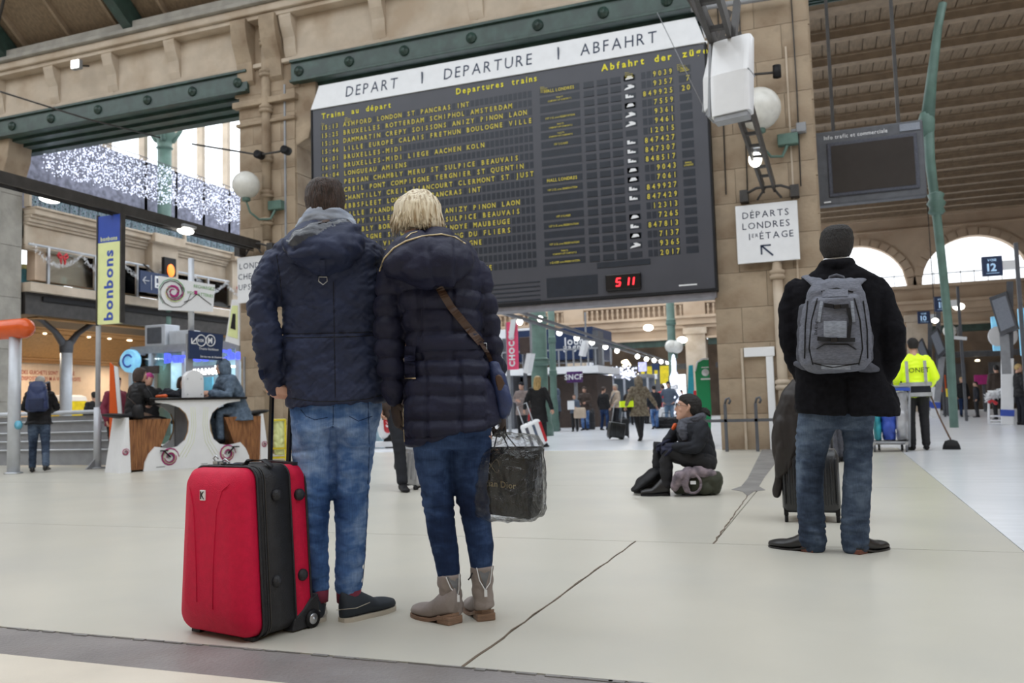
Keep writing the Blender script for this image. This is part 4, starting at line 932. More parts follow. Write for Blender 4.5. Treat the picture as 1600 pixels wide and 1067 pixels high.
def add_mesh(o, b, mats=None):
    """append builder b to object o's mesh"""
    me2 = b.mesh('x', list(o.data.materials)); bm = bmesh.new(); bm.from_mesh(o.data); bm.from_mesh(me2); bm.to_mesh(o.data); bm.free()
def shoe(root, name, heel, ang, ln=.29, w=.1, upper='shoe_black', sole='sole_cream', hgt=.075, sole_t=.025, heel_h=.0, collar=.11, heel_mat=None, z=0., pitch=0., smooth=3):
    o = thing  # noqa
    Rz = Matrix.Translation(V(heel)+V((0, 0, z))) @ Matrix.Rotation(ang, 4, 'Z') @ Matrix.Rotation(pitch, 4, 'X')
    def wid(t): return (1 if t > .12 else math.sqrt(max(.12, 1-((.12-t)/.135)**2)))*w/2*(.72+.30*math.sin(min(1, t*1.5)*PI/2) if t < .65 else 1.02*math.sqrt(max(.03, 1-((t-.65)/.37)**2)))*(1-.10*math.exp(-((t-.38)/.14)**2))
    def hh(t): return collar if t < .28 else (collar+(hgt*.62-collar)*min(1, (t-.28)/.34) if t < .62 else hgt*.62*(1-.45*((t-.62)/.38)**2))
    b = B(); b.T = Rz; rs = []
    for i in range(19):
        t = i/18; x = wid(t); H_ = hh(t); q = []
        for j in range(16):
            a = 2*PI*j/16; c, s_ = math.cos(a), math.sin(a); top = max(0, s_); narrow = 1-.35*top*(1 if t < .3 else .6)
            q.append(V((x*(c*narrow if s_ > 0 else math.copysign(abs(c)**.35, c)), t*ln, sole_t-.002+heel_h*(1-min(1, t*2.2))+H_*(s_*.55+.45 if s_ > 0 else .45*(1+s_)))))
        rs.append(q)
    b.ring(rs); sh = b.done(name, M[upper], root)
    b = B(); b.T = Rz; rs = []
    for i in range(19):
        t = i/18; x = wid(t)+.0025; zb = heel_h*(1-min(1, t*2.2)) if t > 0 else heel_h; y = t*ln
        rs.append([V((-x, y, zb)), V((x, y, zb)), V((x, y, zb+sole_t)), V((-x, y, zb+sole_t))])
    b.ring(rs, smooth=False).done('sole', M[sole], sh)
    if heel_h: q = B(); q.T = Rz; q.box((0, .036, heel_h/2), (w*.78, .075, heel_h)).done('heel', M[heel_mat or sole], sh, bevel=.004)
    return sh

# ================= FOREGROUND: MAN IN NAVY JACKET =================
m1 = Fig('person', 'man in a navy hooded jacket and blue jeans seen from behind holding a red suitcase', 525, 968)
R1 = m1.root
b = B(); L = m1.L; hc = L(508, 325, .02)
P1 = head(b, hc, (0.0, 1, .12), k=.97)
m1.rows(b, [(352, 490, 530, .0, .055), (372, 455, 560, .0, .075), (400, 432, 592, .0, .10), (480, 450, 590, .0, .115), (560, 460, 588, .0, .10), (610, 462, 588, .0, .09), (636, 480, 575, .01, .06)])
for pts in ([(442, 405, 0, 11), (414, 470, -.04, 10), (414, 500, -.04, 10), (424, 560, -.02, 9), (433, 600, .0, 9)], [(586, 408, .02, 11), (600, 480, .04, 10), (601, 560, .08, 9), (594, 602, .16, 8)]): m1.limb(b, pts)
m1.limb(b, [(494, 630, .01, 14), (490, 760, 0, 14), (495, 850, 0, 12), (500, 945, 0, 9)]); m1.limb(b, [(560, 630, .01, 14), (551, 760, 0, 15), (548, 850, 0, 13), (545, 945, 0, 11)])
body1 = fuse(b, 'body', [M['skin']], R1, voxel=.014, smooth=2)
# left hand closed on the pull handle; the right hand hangs relaxed
b = B(); w = L(432, 600, .0)
hd = (L(440, 614, -.01)-w).normalized()
k = 1.0; base = L(433, 606, -.005); hx = V((1, 0, 0))
b.limb([L(430, 596, 0), L(432, 606, -.004), L(438, 613, -.005), L(446, 616, -.002)], [(.030, .022), (.036, .023), (.036, .022), (.026, .016)], 12, flat=(1, 0, -.2))
for i, x in enumerate((436, 441.5, 447, 452)):
    p = L(x-3, 609+i*.6, -.030); b.limb([p+V((0, .018, .02)), p+V((.003, -.010, .006)), p+V((.006, -.016, -.016)), p+V((.010, .004, -.030)), p+V((.012, .022, -.024))], [.0105, .0105, .010, .0095, .008], 8)
p = L(421, 606, -.012); b.limb([L(422, 601, 0), L(419, 610, -.01), L(427, 617, -.014), L(436, 619, -.018)], [.014, .012, .0105, .009], 8)
hb = fuse(b, 'x', [M['skin']], None, voxel=.0042, smooth=1); 
bm = bmesh.new(); bm.from_mesh(body1.data); bm.from_mesh(hb.data); 
b = B(); hand(b, L(593, 604, .17), (-.2, .5, -.8), (-.6, .8, 0), 1, .25); bm.from_mesh(b.mesh('x', M['skin'])); bm.to_mesh(body1.data); bm.free(); bpy.data.objects.remove(hb)
# hair
b = B(); m1.rows(b, [(279.5, 500, 516, .01, .03), (282, 490, 526, .0, .065), (288, 481, 534, .0, .088), (298, 477, 538, .0, .098), (312, 475.5, 539.5, .0, .102), (322, 477, 538.5, -.008, .095), (331, 480, 536, -.022, .078), (337, 486, 530, -.030, .065)], e=2.2)
def hd1(p, n):
    return .004*noise.noise(V((p.x*60, p.y*60, p.z*12)))+.003*noise.noise(V((p.x*140, p.y*140, p.z*25)))
hr = fuse(b, 'hair', [M['hair_brown']], R1, voxel=.006, smooth=1, disp=hd1)
b = B()
for i in range(90):
    a = random.uniform(-.9, PI+.9); x0, y0 = math.cos(a)*.03, -math.sin(a)*.03+.01; t = V((hc.x+x0, hc.y+y0, hc.z+.118)); 
    t = L(508, 282, .0)+V((x0, y0, 0)); e = V((t.x-x0+math.cos(a+random.uniform(-.3, .3))*.078, -math.sin(a)*.080, t.z-random.uniform(.02, .05))); md = t.lerp(e, .5)+V((0, 0, .013))
    b.limb([t, md, e], [.002, .003, .001], 5, ends=False)
b.done('hair_tufts', M['hair_brown'], hr)
# scarf
b = B()
for k_, (r_, dz, w_) in enumerate(((1.0, 0, .026), (.93, .020, .022), (1.05, -.020, .024))):
    pts = []; c = L(511, 350, .02)
    for i in range(25):
        t = 2*PI*i/24; pts.append(V((c.x+math.cos(t)*.108*r_, c.y+math.sin(t)*.098*r_, c.z+dz+.022*(-math.sin(t))-.018*abs(math.cos(t))**3+.008*math.sin(3*t+k_))))
    b.limb(pts, [w_]*25, 10, ends=False)
m1.limb(b, [(530, 340, -.06, 7), (545, 348, -.05, 9), (556, 360, -.03, 7)])
fuse(b, 'scarf', [M['scarf_grey']], R1, voxel=.008, smooth=2, disp=lambda p, n: fold(p, 9, 9, 34, .006))
# jacket
b = B()
m1.rows(b, [(352, 482, 540, .0, .07), (362, 466, 560, .0, .09), (376, 440, 585, .0, .105), (388, 424, 598, .0, .118), (405, 421, 603, .0, .128), (440, 432, 602, -.005, .135), (480, 440, 600, -.005, .135), (520, 444, 597, 0, .128), (535, 445, 597, 0, .13), (575, 446, 601, .005, .14), (610, 448, 604, .005, .148), (626, 450, 603, .005, .15, -3), (632, 453, 601, .005, .146, -3)], e=2.7)
m1.limb(b, [(436, 402, -.0, 21), (424, 430, -.01, 23), (413, 460, -.03, 23), (410, 484, -.045, 23.5), (414, 510, -.045, 22), (420, 545, -.03, 20.5), (427, 580, -.015, 18.5), (432, 603, -.0, 16.5)], n=18)
m1.limb(b, [(590, 404, .0, 19), (598, 440, .02, 20), (602, 490, .04, 20), (603, 540, .06, 19), (601, 580, .10, 17), (595, 602, .15, 14)], n=18)
zw = L(520, 524, 0).z
def jk(p, n):
    d = fold(p, 5, 5, 9, .010, 3)+fold(p, 13, 13, 24, .0065, 9)+fold(V((p.x+p.z*.5, p.y, p.z-p.x*.9)), 9, 9, 40, .0045, 2)+fold(V((p.x-p.z*.4, p.y, p.z+p.x*.7)), 8, 8, 34, .004, 6)
    d += fold(V((p.x+p.z*.8, p.y, p.z-p.x*.5)), 3, 3, 12, .007, 5)
    d -= .010*math.exp(-((p.z-zw)/.008)**2) if abs(p.x-L(520, 524).x) < .24 else 0
    if p.y < 0 and abs(p.x-L(521, 524).x) < .012: d -= .002
    return d
mats = [M['navy_coat'], M['navy_lining']]
jkt = fuse(b, 'jacket', mats, R1, voxel=.0068, smooth=2, disp=jk)
b = B()
m1.rows(b, [(350, 472, 548, -.03, .085), (362, 452, 561, -.06, .115, -2), (376, 442, 570, -.08, .14, -2), (390, 445, 570, -.10, .145), (404, 454, 562, -.115, .125), (418, 470, 545, -.125, .09), (428, 486, 525, -.12, .055), (434, 496, 514, -.115, .03)], e=2.3)
b.cur = 1; m1.limb(b, [(452, 386, -.17, 9), (468, 376, -.185, 18), (490, 368, -.175, 18), (515, 358, -.135, 14), (538, 352, -.09, 10)]); b.cur = 0
m1.limb(b, [(444, 376, -.17, 5), (456, 400, -.215, 6), (490, 393, -.235, 6), (520, 376, -.215, 6), (548, 358, -.15, 6), (560, 356, -.08, 5)])
hood = fuse(b, 'hood', mats, jkt, voxel=.008, smooth=2, disp=lambda p, n: fold(p, 7, 7, 11, .010, 2)+fold(p, 20, 20, 24, .004, 1))
m1.bvh(jkt, hood)
b = B(); m1.strip(b, [(503.5, 406), (504.5, 431)], 7.5, .005, off=.004); b.done('webbing', M['navy_coat'], jkt)
q = m1.hit(504.6, 438, .01); b = B(); b.tube([q+V(v) for v in ((-.016, 0, .014), (.016, 0, .014), (.017, 0, -.004), (.0, 0, -.018), (-.017, 0, -.004), (-.016, 0, .014))], .0028, 6).done('buckle', M['steel'], jkt)
b = B()
for pts in ([(432, 398), (437, 430), (441, 470)], [(586, 396), (590, 440), (592, 490)], [(521, 440), (522, 500), (523, 560), (524, 622)]): b.tube(m1.path(pts, 5, .0005), .0016, 5)
for yy in (520.5, 526.5): b.tube(m1.path([(446, yy+1), (480, yy+1), (520, yy), (560, yy-1), (594, yy-3)], 5, .0005), .0018, 5)
b.tube(m1.path([(452, 622), (490, 627), (530, 627), (570, 624), (600, 617)], 6, .0005), .0018, 5)
b.done('seam', M['black'], jkt)
b = B(); m1.strip(b, [(407, 578), (409, 588), (412, 592)], 8, .006); b.done('cuff_tab', M['navy_coat'], jkt); b = B(); m1.strip(b, [(497, 347), (515, 344)], 3.5, .003); b.done('neck_label', M['leather'], jkt)
# jeans
b = B(); m1.rows(b, [(600, 456, 596, .01, .12), (640, 453, 598, .01, .125), (668, 456, 592, .01, .12)], e=2.5)
m1.limb(b, [(492, 640, .01, 37), (489, 690, .01, 34), (488, 740, .0, 30), (489, 775, .0, 27), (490, 815, .0, 23.5), (492, 855, .0, 21), (497, 895, .0, 18), (500, 920, .0, 14)], n=18)
m1.limb(b, [(558, 640, .01, 37), (552, 690, .01, 35), (549, 740, .0, 31), (549, 775, .0, 27.5), (549, 815, .0, 25.5), (548, 855, .0, 23.5), (544, 895, .0, 22), (545, 921, .0, 20)], n=18)
xj = L(520, 680).x; zj = L(520, 675).z
m1.limb(b, [(487, 650, -.05, 22), (485, 672, -.06, 22), (486, 690, -.045, 19)]); m1.limb(b, [(556, 650, -.05, 22), (556, 672, -.06, 22), (554, 690, -.045, 19)])
jns = fuse(b, 'jeans', [M['denim_light']], R1, voxel=.0068, smooth=1, disp=lambda p, n: -.010*math.exp(-((p.x-xj)/.012)**2)*(1 if p.y < .0 and p.z > zj-.25 else 0)-.006*math.exp(-((p.z-zj+.055+.15*abs(p.x-xj))/.008)**2)*(1 if p.y < 0 else 0)+fold(p, 7, 7, 18, .0045, 4)*(1.5 if p.z < .30 or .5 < p.z < .60 else .7)+fold(V((p.x, p.y, p.z+p.x*.6)), 5, 5, 30, .0022, 8))
m1.bvh(jns)
b = B(); b.tube(m1.path([(575, 628), (577, 700), (574, 780), (571, 860), (566, 915)], 8, .0003), .0018, 5)
b.tube(m1.path([(470, 640), (478, 650), (492, 656), (512, 652)], 5, .0003), .0015, 5).tube(m1.path([(545, 650), (560, 658), (582, 650)], 5, .0003), .0015, 5)
b.tube(m1.path([(521, 634), (521, 650), (520, 668)], 4, .0003), .0015, 5); b.done('stitching', M['denim_dark'], jns)
for x, r, s in ((545, 19.5, 1), (500, 13.5, 0)):
    b = B(); m1.limb(b, [(x, 921, .0, r), (x, 932, .0, r-.5), (x, 940, .0, r-1)], n=18, ends=False); b.done('turn_up', M['maroon'], jns)
    bp_ = L(x, 940)
s1 = shoe(R1, 'shoe', L(540, 962)*V((1, 1, 0)).length if False else V((L(533, 960).x, -.055, 0)), math.radians(-52), .285, .105, 'shoe_navy', 'sole_cream', .085, .018, collar=.105)
s2 = shoe(R1, 'shoe', V((L(494, 960).x, -.04, 0)), math.radians(4), .285, .105, 'shoe_navy', 'sole_cream', .085, .018, collar=.105)
for s_ in (s1, s2):
    m1.bvh(s_); b = B(); x0 = (523.5, 590) if s_ is s1 else (491, 511)
    b.tube(m1.path([(x0[0]+2, 953), ((x0[0]+x0[1])/2, 955 if s_ is s2 else 950), (x0[1]-12, 953 if s_ is s2 else 941)], 3, .0006), .0014, 5).done('stitching', M['sole_cream'], s_)

# ================= WOMAN IN THE PUFFER COAT =================
w1 = Fig('person', 'blonde woman in a long navy puffer coat and grey ankle boots seen from behind', 728, 970)
R2 = w1.root; L = w1.L
b = B(); hc = L(653, 345, .02); P2 = head(b, hc, (.0, 1, .05), k=.94)
w1.rows(b, [(375, 630, 690, .0, .06), (400, 615, 745, .0, .085), (450, 622, 745, .0, .10), (540, 648, 746, .0, .09), (620, 645, 765, .0, .12), (690, 650, 770, 0, .11)])
w1.limb(b, [(614, 430, 0, 9), (608, 500, -.01, 9), (612, 570, 0, 8), (616, 618, .02, 8)]); w1.limb(b, [(746, 430, 0, 9), (762, 500, .01, 8), (769, 560, .06, 8), (782, 640, .2, 7)])
w1.limb(b, [(675, 690, 0, 26), (683, 780, 0, 18), (695, 850, 0, 15), (705, 950, 0, 10)]); w1.limb(b, [(738, 690, 0, 26), (738, 780, 0, 18), (748, 850, 0, 15), (758, 945, 0, 10)])
body2 = fuse(b, 'body', [M['skin']], R2, voxel=.014, smooth=2)
b = B(); hand(b, L(617, 626, .03), (.1, .05, -1), (.8, .5, 0), 1, .3, .95); b.done('glove', M['coat_brown'], R2); b = B(); hand(b, L(783, 645, .2), (.1, .1, -1), (-1, -.2, 0), -1, 1.0, .95); b.done('glove', M['coat_brown'], R2)
# hair: a bob with flicked out ends
b = B(); w1.rows(b, [(297, 646, 662, .01, .025), (302, 635, 673, .0, .06), (311, 625, 682, .0, .085), (323, 619, 688, -.002, .098), (337, 617, 690, -.004, .102), (350, 618, 692, -.006, .098), (360, 624, 690, -.012, .085)], e=2.2)
hr = fuse(b, 'hair', [M['hair_blond']], R2, voxel=.007, smooth=1, disp=lambda p, n: .006*noise.noise(V((p.x*55, p.y*55, p.z*7))))
b = B(); cr = L(655, 299, -.01)
for i in range(420):
    a = random.uniform(-.55, PI+.55); c0, s0 = math.cos(a), math.sin(a); ln = random.uniform(.86, 1.0); fl = random.uniform(-.3, 1.0); r0 = random.uniform(1.0, 1.05)
    zb = L(653, 352+random.uniform(0, 17), 0).z; pts = []
    for t in (0, .12, .3, .5, .7, .85, 1):
        ph = min(1, t*1.75)*PI/2; rx = .094*math.sin(ph)**.75*r0; ry = .104*math.sin(ph)**.75*r0
        z = cr.z-(cr.z-zb)*(t**1.35)*ln; k = 1+.26*fl*max(0, t-.68)/.32 if fl > 0 else 1; 
        if t > .8: k -= .05*(1-fl)
        aa = a+.25*math.sin(i)*t
        pts.append(V((cr.x+.0+(hc.x-cr.x)*min(1, t*2)+math.cos(aa)*rx*k, hc.y-math.sin(aa)*ry*k, z)))
    q = random.uniform(.7, 1.3); b.limb(pts, [(.003, .002), (.006*q, .003), (.009*q, .004), (.010*q, .004), (.009*q, .004), (.006*q, .003), (.001, .001)], 6, ends=False)
b.done('hair_strands', M['hair_blond'], hr)
# coat
mats = [M['navy_puffer']]
zs = [L(690, y).z for y in (457, 486, 520, 563, 588, 618, 655, 682)]; za = [L(605, y, 0).z for y in (462, 496, 530, 560, 594)]
xw = [L(667, 600).x, L(719, 600).x]; xl_, xr_ = L(631, 520).x, L(754, 500).x
b = B(); w1.rows(b, [(372, 628, 705, .0, .085), (384, 608, 735, .0, .105), (400, 600, 748, .0, .12), (430, 604, 754, .0, .13), (470, 622, 756, .0, .135), (510, 630, 754, .0, .13), (545, 637, 754, .0, .125), (575, 637, 764, .0, .14), (615, 632, 774, .0, .155), (655, 630, 782, .0, .165, -8), (676, 631, 785, .0, .168, -15), (681, 640, 778, .0, .15, -15)], e=2.6)
w1.limb(b, [(612, 420, .0, 19), (608, 455, -.01, 22), (607, 495, -.01, 23.5), (608, 540, -.01, 24), (612, 580, .0, 21), (615, 610, .01, 17), (616, 622, .02, 14)], n=18)
w1.limb(b, [(746, 424, .0, 18), (756, 460, .0, 19), (762, 500, .01, 19), (766, 540, .03, 19), (773, 580, .09, 18), (780, 620, .16, 15), (783, 640, .2, 13)], n=18)
def pf(p, n):
    d = fold(p, 9, 9, 13, .006, 11)+fold(p, 24, 24, 30, .0022, 2); arm = p.x < xl_ or p.x > xr_; S_ = za if arm else zs
    if arm and p.z < L(690, 650).z: return d
    m_ = min(abs(p.z+(.012*noise.noise(V((p.x*9, 4, 0))))-z) for z in S_); d += .022*min(1, m_/.032)**.5-.017
    if not arm:
        for x in xw:
            x_ = x+.02*noise.noise(V((p.z*4, 1, 0)))-(.02 if p.z > zs[3] else 0); d -= .011*math.exp(-((p.x-x_)/.009)**2)
    return d
coat = fuse(b, 'coat', mats, R2, voxel=.0072, smooth=2, disp=pf)
b = B(); w1.rows(b, [(363, 648, 712, .0, .09), (372, 630, 722, -.04, .12, 3), (384, 613, 732, -.07, .145, 3), (398, 601, 738, -.09, .155, 2), (413, 596, 739, -.105, .155), (427, 604, 735, -.12, .14, -4), (440, 640, 722, -.13, .11, -4), (450, 670, 708, -.125, .06, -2)], e=2.4)
hood2 = fuse(b, 'hood', mats, coat, voxel=.009, smooth=2, disp=lambda p, n: fold(p, 8, 8, 10, .011, 21)+fold(p, 22, 22, 22, .003, 2)-.009*math.exp(-((p.x-L(672+(L(672, 400).z-p.z)*60, 410).x)/.008)**2)-.007*math.exp(-((p.x-L(712, 410).x)/.008)**2))
w1.bvh(coat, hood2)
b = B(); b.tube(w1.path([(593, 424), (600, 404), (615, 388), (634, 377), (660, 369), (690, 366), (712, 371), (727, 381)], 4, .003), .0042, 6).tube(w1.path([(634, 372), (642, 365), (652, 362)], 4, .003), .003, 6); b.done('hood_zip', M['gold_zip'], coat)
b = B(); rs = []
for yy, a_, c_ in ((527, 639, 755), (538, 638, 756), (551, 638, 757)): rs.append((yy, a_, c_, .0, .139, -2))
w1.rows(b, rs, n=32, e=2.6); blt = b.done('belt', M['navy_puffer'], coat); blt.modifiers.new('s', 'SOLIDIFY').thickness = .004
w1.bvh(coat, blt)
b = B(); w1.strip(b, [(641, 541), (640, 560), (641, 590)], 17, .012, off=.012); fb = b.done('belt_end', M['navy_puffer'], coat, bevel=.003); w1.strip(B(), [(0, 0), (1, 1)], 1) if False else None
b = B(); q = w1.hit(633, 591, .03); q2 = w1.hit(649, 591, .03); b.tube([q, q2], .003, 6).done('belt_trim', M['gold_zip'], coat)
b = B(); b.tube(w1.path([(630.5, 632), (630, 660), (632, 690)], 6, .003), .002, 5).done('side_zip', M['gold_zip'], coat)
# shoulder bag: strap over the back, bag on the right hip
sb = thing('shoulder_bag', 'dark blue shoulder bag with brown leather strap worn across the puffer coat', 'bag', w1.p, w1.rz)
b = B(); w1.strip(b, [(686, 449), (705, 480), (728, 508), (752, 536)], 12, .006, off=.006); b.done('strap', M['leather'], sb)
b = B(); w1.strip(b, [(752, 536), (762, 552), (771, 572), (778, 600)], 6, .006, off=.02, dy=-.10); b.done('strap_tail', M['leather'], sb)
q = w1.hit(755, 541, .02); B().tube([q+V(v) for v in ((-.014, 0, .012), (.014, 0, .012), (.014, 0, -.012), (-.014, 0, -.012), (-.014, 0, .012))], .003, 6).done('ring', M['steel'], sb)
b = B(); w1.rows(b, [(566, 764, 778, -.02, .03), (585, 766, 789, -.02, .05), (610, 770, 797, -.02, .06), (632, 773, 801, -.02, .065), (646, 774, 797, -.02, .06, 3), (652, 777, 789, -.02, .04, 3)], e=3)
fuse(b, 'bag_body', [M['bag_blue']], sb, voxel=.008, smooth=2, disp=lambda p, n: fold(p, 9, 9, 7, .008, 3))
b = B(); b.limb([L(779, 590, -.11), L(782, 600, -.11), L(781, 607, -.11)], [(.014, .004), (.018, .005), (.010, .004)], 8, flat=(1, 0, 0)).done('leather_tag', M['leather'], sb)
# jeans
b = B(); w1.rows(b, [(640, 640, 770, .0, .12), (680, 645, 769, .0, .12), (700, 648, 768, .0, .11)], e=2.4)
w1.limb(b, [(675, 690, .0, 31), (677, 725, .0, 29), (682, 765, .0, 24.5), (685, 790, .0, 24), (690, 830, .0, 22.5), (697, 865, .0, 20.5), (701, 893, .0, 18), (702, 905, 0, 16)], n=18)
w1.limb(b, [(738, 690, .0, 31.5), (735, 725, .0, 30), (736, 765, .0, 26), (741, 790, .0, 24), (746, 822, .0, 22.5), (751, 855, .0, 21), (752, 881, .0, 18), (753, 900, 0, 15)], n=18)
j2 = fuse(b, 'jeans', [M['denim_dark']], R2, voxel=.0085, smooth=1, disp=lambda p, n: fold(p, 6, 6, 26, .0035, 14)*(2.0 if .42 < p.z < .56 else .6))
# boots
def boot(pts, heel, ang, zipx, zy):
    b = B(); w1.limb(b, pts, n=18, ends=False)
    sh = shoe(R2, 'boot', heel, ang, .265, .098, 'taupe', 'heel_wood', .085, .014, heel_h=.032, collar=.10, heel_mat='heel_wood')
    q = fuse(b, 'boot_shaft', [M['taupe']], sh, voxel=.007, smooth=1, disp=lambda p, n: fold(p, 9, 9, 22, .005, 7))
    w1.bvh(q); xa, xb, xc, y0, y1 = zipx[0], zipx[1], zipx[2], zy[0], zy[1]
    t = B(); t.ring([[w1.hit(xa+(xc-xa)*k+1, y0+(y1-y0)*k, .004) , w1.hit(xb+(xc-xb)*k-1, y0+(y1-y0)*k+(zy[2] if len(zy) > 2 else 0)*(1-k), .004), w1.hit(xb+(xc-xb)*k-1, y0+(y1-y0)*k+(zy[2] if len(zy) > 2 else 0)*(1-k), .002), w1.hit(xa+(xc-xa)*k+1, y0+(y1-y0)*k, .002)] for k in (0, .25, .5, .75, .97)], smooth=False); t.done('suede_gusset', M['suede_grey'], sh)
    z = B(); z.tube(w1.path([(xa, y0+1), ((xa*.55+xc*.45)-1, y0+(y1-y0)*.62), (xc, y1)], 3, .005), .0022, 6).tube(w1.path([(xb, y0+1+(zy[2] if len(zy) > 2 else 0)), ((xb*.7+xc*.3), y0+(y1-y0)*.7), (xc, y1)], 3, .005), .0022, 6)
    h = w1.hit(xc+1, y1+5, .008); z.box(h, (.012, .006, .026)); z.done('zip', M['white'], sh)
boot([(701, 897, .0, 19.5), (702, 912, .0, 18.5), (705, 930, .0, 16.5), (708, 948, .0, 16.5), (709, 958, .0, 16)], V((L(712, 965).x, -.05, 0)), math.radians(42), (697, 717.5, 715), (901, 930, -5))
boot([(753, 884, .0, 18.8), (753, 900, .0, 18), (754, 920, .0, 16.5), (756, 938, .0, 16.5), (757, 950, .0, 16)], V((L(760, 962).x, -.02, 0)), math.radians(14), (744, 769, 758), (883, 922, 0))
w_ = B(); w_.tube([L(738, 895, -.04), L(735, 902, -.05), L(731.5, 906, -.05)], .003, 5).done('boot_lace', M['black'], R2)

# shopping bag in a clear plastic sleeve
sg = thing('shopping_bag', 'glossy black paper shopping bag in a crumpled clear plastic sleeve beside the woman', 'bag', w1.p, w1.rz)
gz0, gz1 = L(760, 806, .0).z, L(760, 699, .0).z
def fq(px, py, dy): return L(px, py, dy)
A0, A1, A2, A3 = L(735, 800, .02), L(826, 811, -.05), L(849, 804, .09), L(757, 793, .16)
T0, T1, T2, T3 = L(731, 699, .02), L(819, 697.5, -.05), L(847, 697, .09), L(757, 698, .16)
b = B(); b.hexa([A0, A1, A2, A3, T0, T1, T2, T3]); bag = b.done('paper_bag', M['gloss_black'], sg)
b = B(); e = (A1-A0).normalized(); upv = (T0-A0).normalized(); c = L(757, 768, -.02); off = e.cross(upv)*.004
b = B(); nrm = e.cross(upv).normalized(); nrm = nrm if nrm.y < 0 else -nrm
ctr = A0.lerp(A1, .40).lerp(T0.lerp(T1, .40), .42)
text(b, 'Christian Dior', ctr+nrm*.004, e, upv, .026, align='C', wide=.9)
b.tube([ctr+nrm*.004+e*(.035*math.cos(t*.4))+upv*(.085+.028*math.sin(t*.8)) for t in range(16)], .0010, 4)
b.done('lettering', M['gold_zip'], sg)
b = B()
for (x0, x1) in ((772, 800), (764, 789)): b.tube([L(x0, 700, -.02), L(x0+4, 682, .04), L(785, 668, .18)], .003, 6)
for x0 in (808, 795): b.tube([L(x0, 700, -.03), L((x0+786)/2-4, 682, .06), L(786, 668, .18)], .003, 6)
b.done('cord_handle', M['black'], sg)
b = B(); rs = []
for (py, xl, xr, dyc, t_) in ((812, 722, 853, .05, .11), (800, 724, 855, .05, .12), (760, 728, 853, .05, .13), (720, 730, 853, .05, .13), (697, 738, 853, .05, .12), (684, 758, 846, .09, .07), (674, 774, 810, .13, .02)):
    rs.append((py, xl, xr, dyc, t_))
w1.rows(b, rs, n=26, e=3.5)
sl_ = b.done('plastic_sleeve', M['plastic'], sg)
for v in sl_.data.vertices: v.co += V((noise.noise(v.co*9), noise.noise(v.co*9+V((5, 0, 0))), noise.noise(v.co*7+V((0, 7, 0)))))*.016
sd = sl_.modifiers.new('s', 'SUBSURF'); sd.levels = sd.render_levels = 2
tx = bpy.data.textures.new('crumple', 'CLOUDS'); tx.noise_scale = .05; dm = sl_.modifiers.new('d', 'DISPLACE'); dm.texture = tx; dm.strength = .03; dm.mid_level = .5

# ================= RED SUITCASE =================
c0 = G(403, 1006); fa = math.radians(20.5)   # front corner
sc = thing('suitcase', 'large red and black soft trolley suitcase standing behind the man in the navy jacket', 'suitcase', c0, 0)
A = G(290, 991); fx = (c0-A); fx.z = 0; fx.normalize(); ang = math.atan2(fx.y, fx.x)+math.radians(-6); sc.rotation_euler = (0, 0, ang)
SW, SD, SH = .436, .30, .658
def rr(w0, w1, z0, z1, y, r=.06, n=6):
    """rounded rectangle ring in the XZ plane, x from -w..0 ; w0 bottom width, w1 top width"""
    pts = []
    for (cx_, cz_, a0) in ((-r, z0+r, -90), (-r, z1-r, 0), (-1, z1-r, 90), (-1, z0+r, 180)):
        w = w1 if cz_ > (z0+z1)/2 else w0; X = (-SW/2+w/2-r) if cx_ == -r else (-SW/2-w/2+r)
        for i in range(n+1):
            a = math.radians(a0+90*i/n); pts.append(V((X+r*math.cos(a), y, cz_+r*math.sin(a))))
    return pts
def shell(rows, mat, name, par, smooth=True):
    b = B(); b.ring([rr(*r) for r in rows], smooth=smooth); return b.done(name, M[mat], par)
zb = .014
f_ = shell([(SW-.20, SW-.27, zb+.14, SH-.12, -.058, .05), (SW-.14, SW-.21, zb+.09, SH-.07, -.055, .06), (SW-.05, SW-.115, zb+.02, SH-.02, -.036, .06), (SW-.012, SW-.08, zb+.004, SH-.003, -.012, .06), (SW, SW-.065, zb, SH, .03, .055)], 'red_case', 'front_shell', sc)
shell([(SW+.004, SW-.061, zb-.002, SH+.002, .030, .055), (SW+.004, SW-.061, zb-.002, SH+.002, .190, .055)], 'case_black', 'gusset', sc)
shell([(SW, SW-.065, zb, SH, .190, .055), (SW-.005, SW-.07, zb+.005, SH-.003, SD-.02, .055), (SW-.05, SW-.12, zb+.03, SH-.03, SD, .05)], 'red_case', 'back_shell', sc)
def piping(y, g, rad, w=SW, mat='case_black'):
    p = rr(w+g, w-.065+g, zb-g/2, SH+g/2, y, .056); b = B(); b.tube(p+[p[0]], rad, 6); b.done('piping', M[mat], sc)
piping(.026, .006, .0055); piping(.052, .008, .004); piping(.062, .008, .003, mat='iron'); piping(.190, .006, .004); piping(SD-.022, -.002, .005)
b = B()   # raised seams of the front
for pts in ([(-.345, -.050, .585), (-.325, -.056, .56), (-.305, -.058, .50), (-.29, -.0585, .30), (-.285, -.058, .14)], [(-.10, -.050, .60), (-.135, -.056, .575), (-.165, -.0585, .50), (-.185, -.0585, .30), (-.19, -.058, .12)]): b.tube([V(p) for p in pts], .0022, 6)
b.done('front_seam', M['red_case'], sc)
lg = thing if False else None
b = B().box((-.245, -.060, .555), (.030, .006, .040)).done('badge', M['white'], sc, bevel=.001)
b = B().prism([(-.256, .540), (-.250, .540), (-.250, .554), (-.238, .540), (-.233, .540), (-.246, .556), (-.234, .570), (-.240, .570), (-.250, .560), (-.250, .570), (-.256, .570)], -.0645, -.0628).done('badge_mark', M['black'], sc)
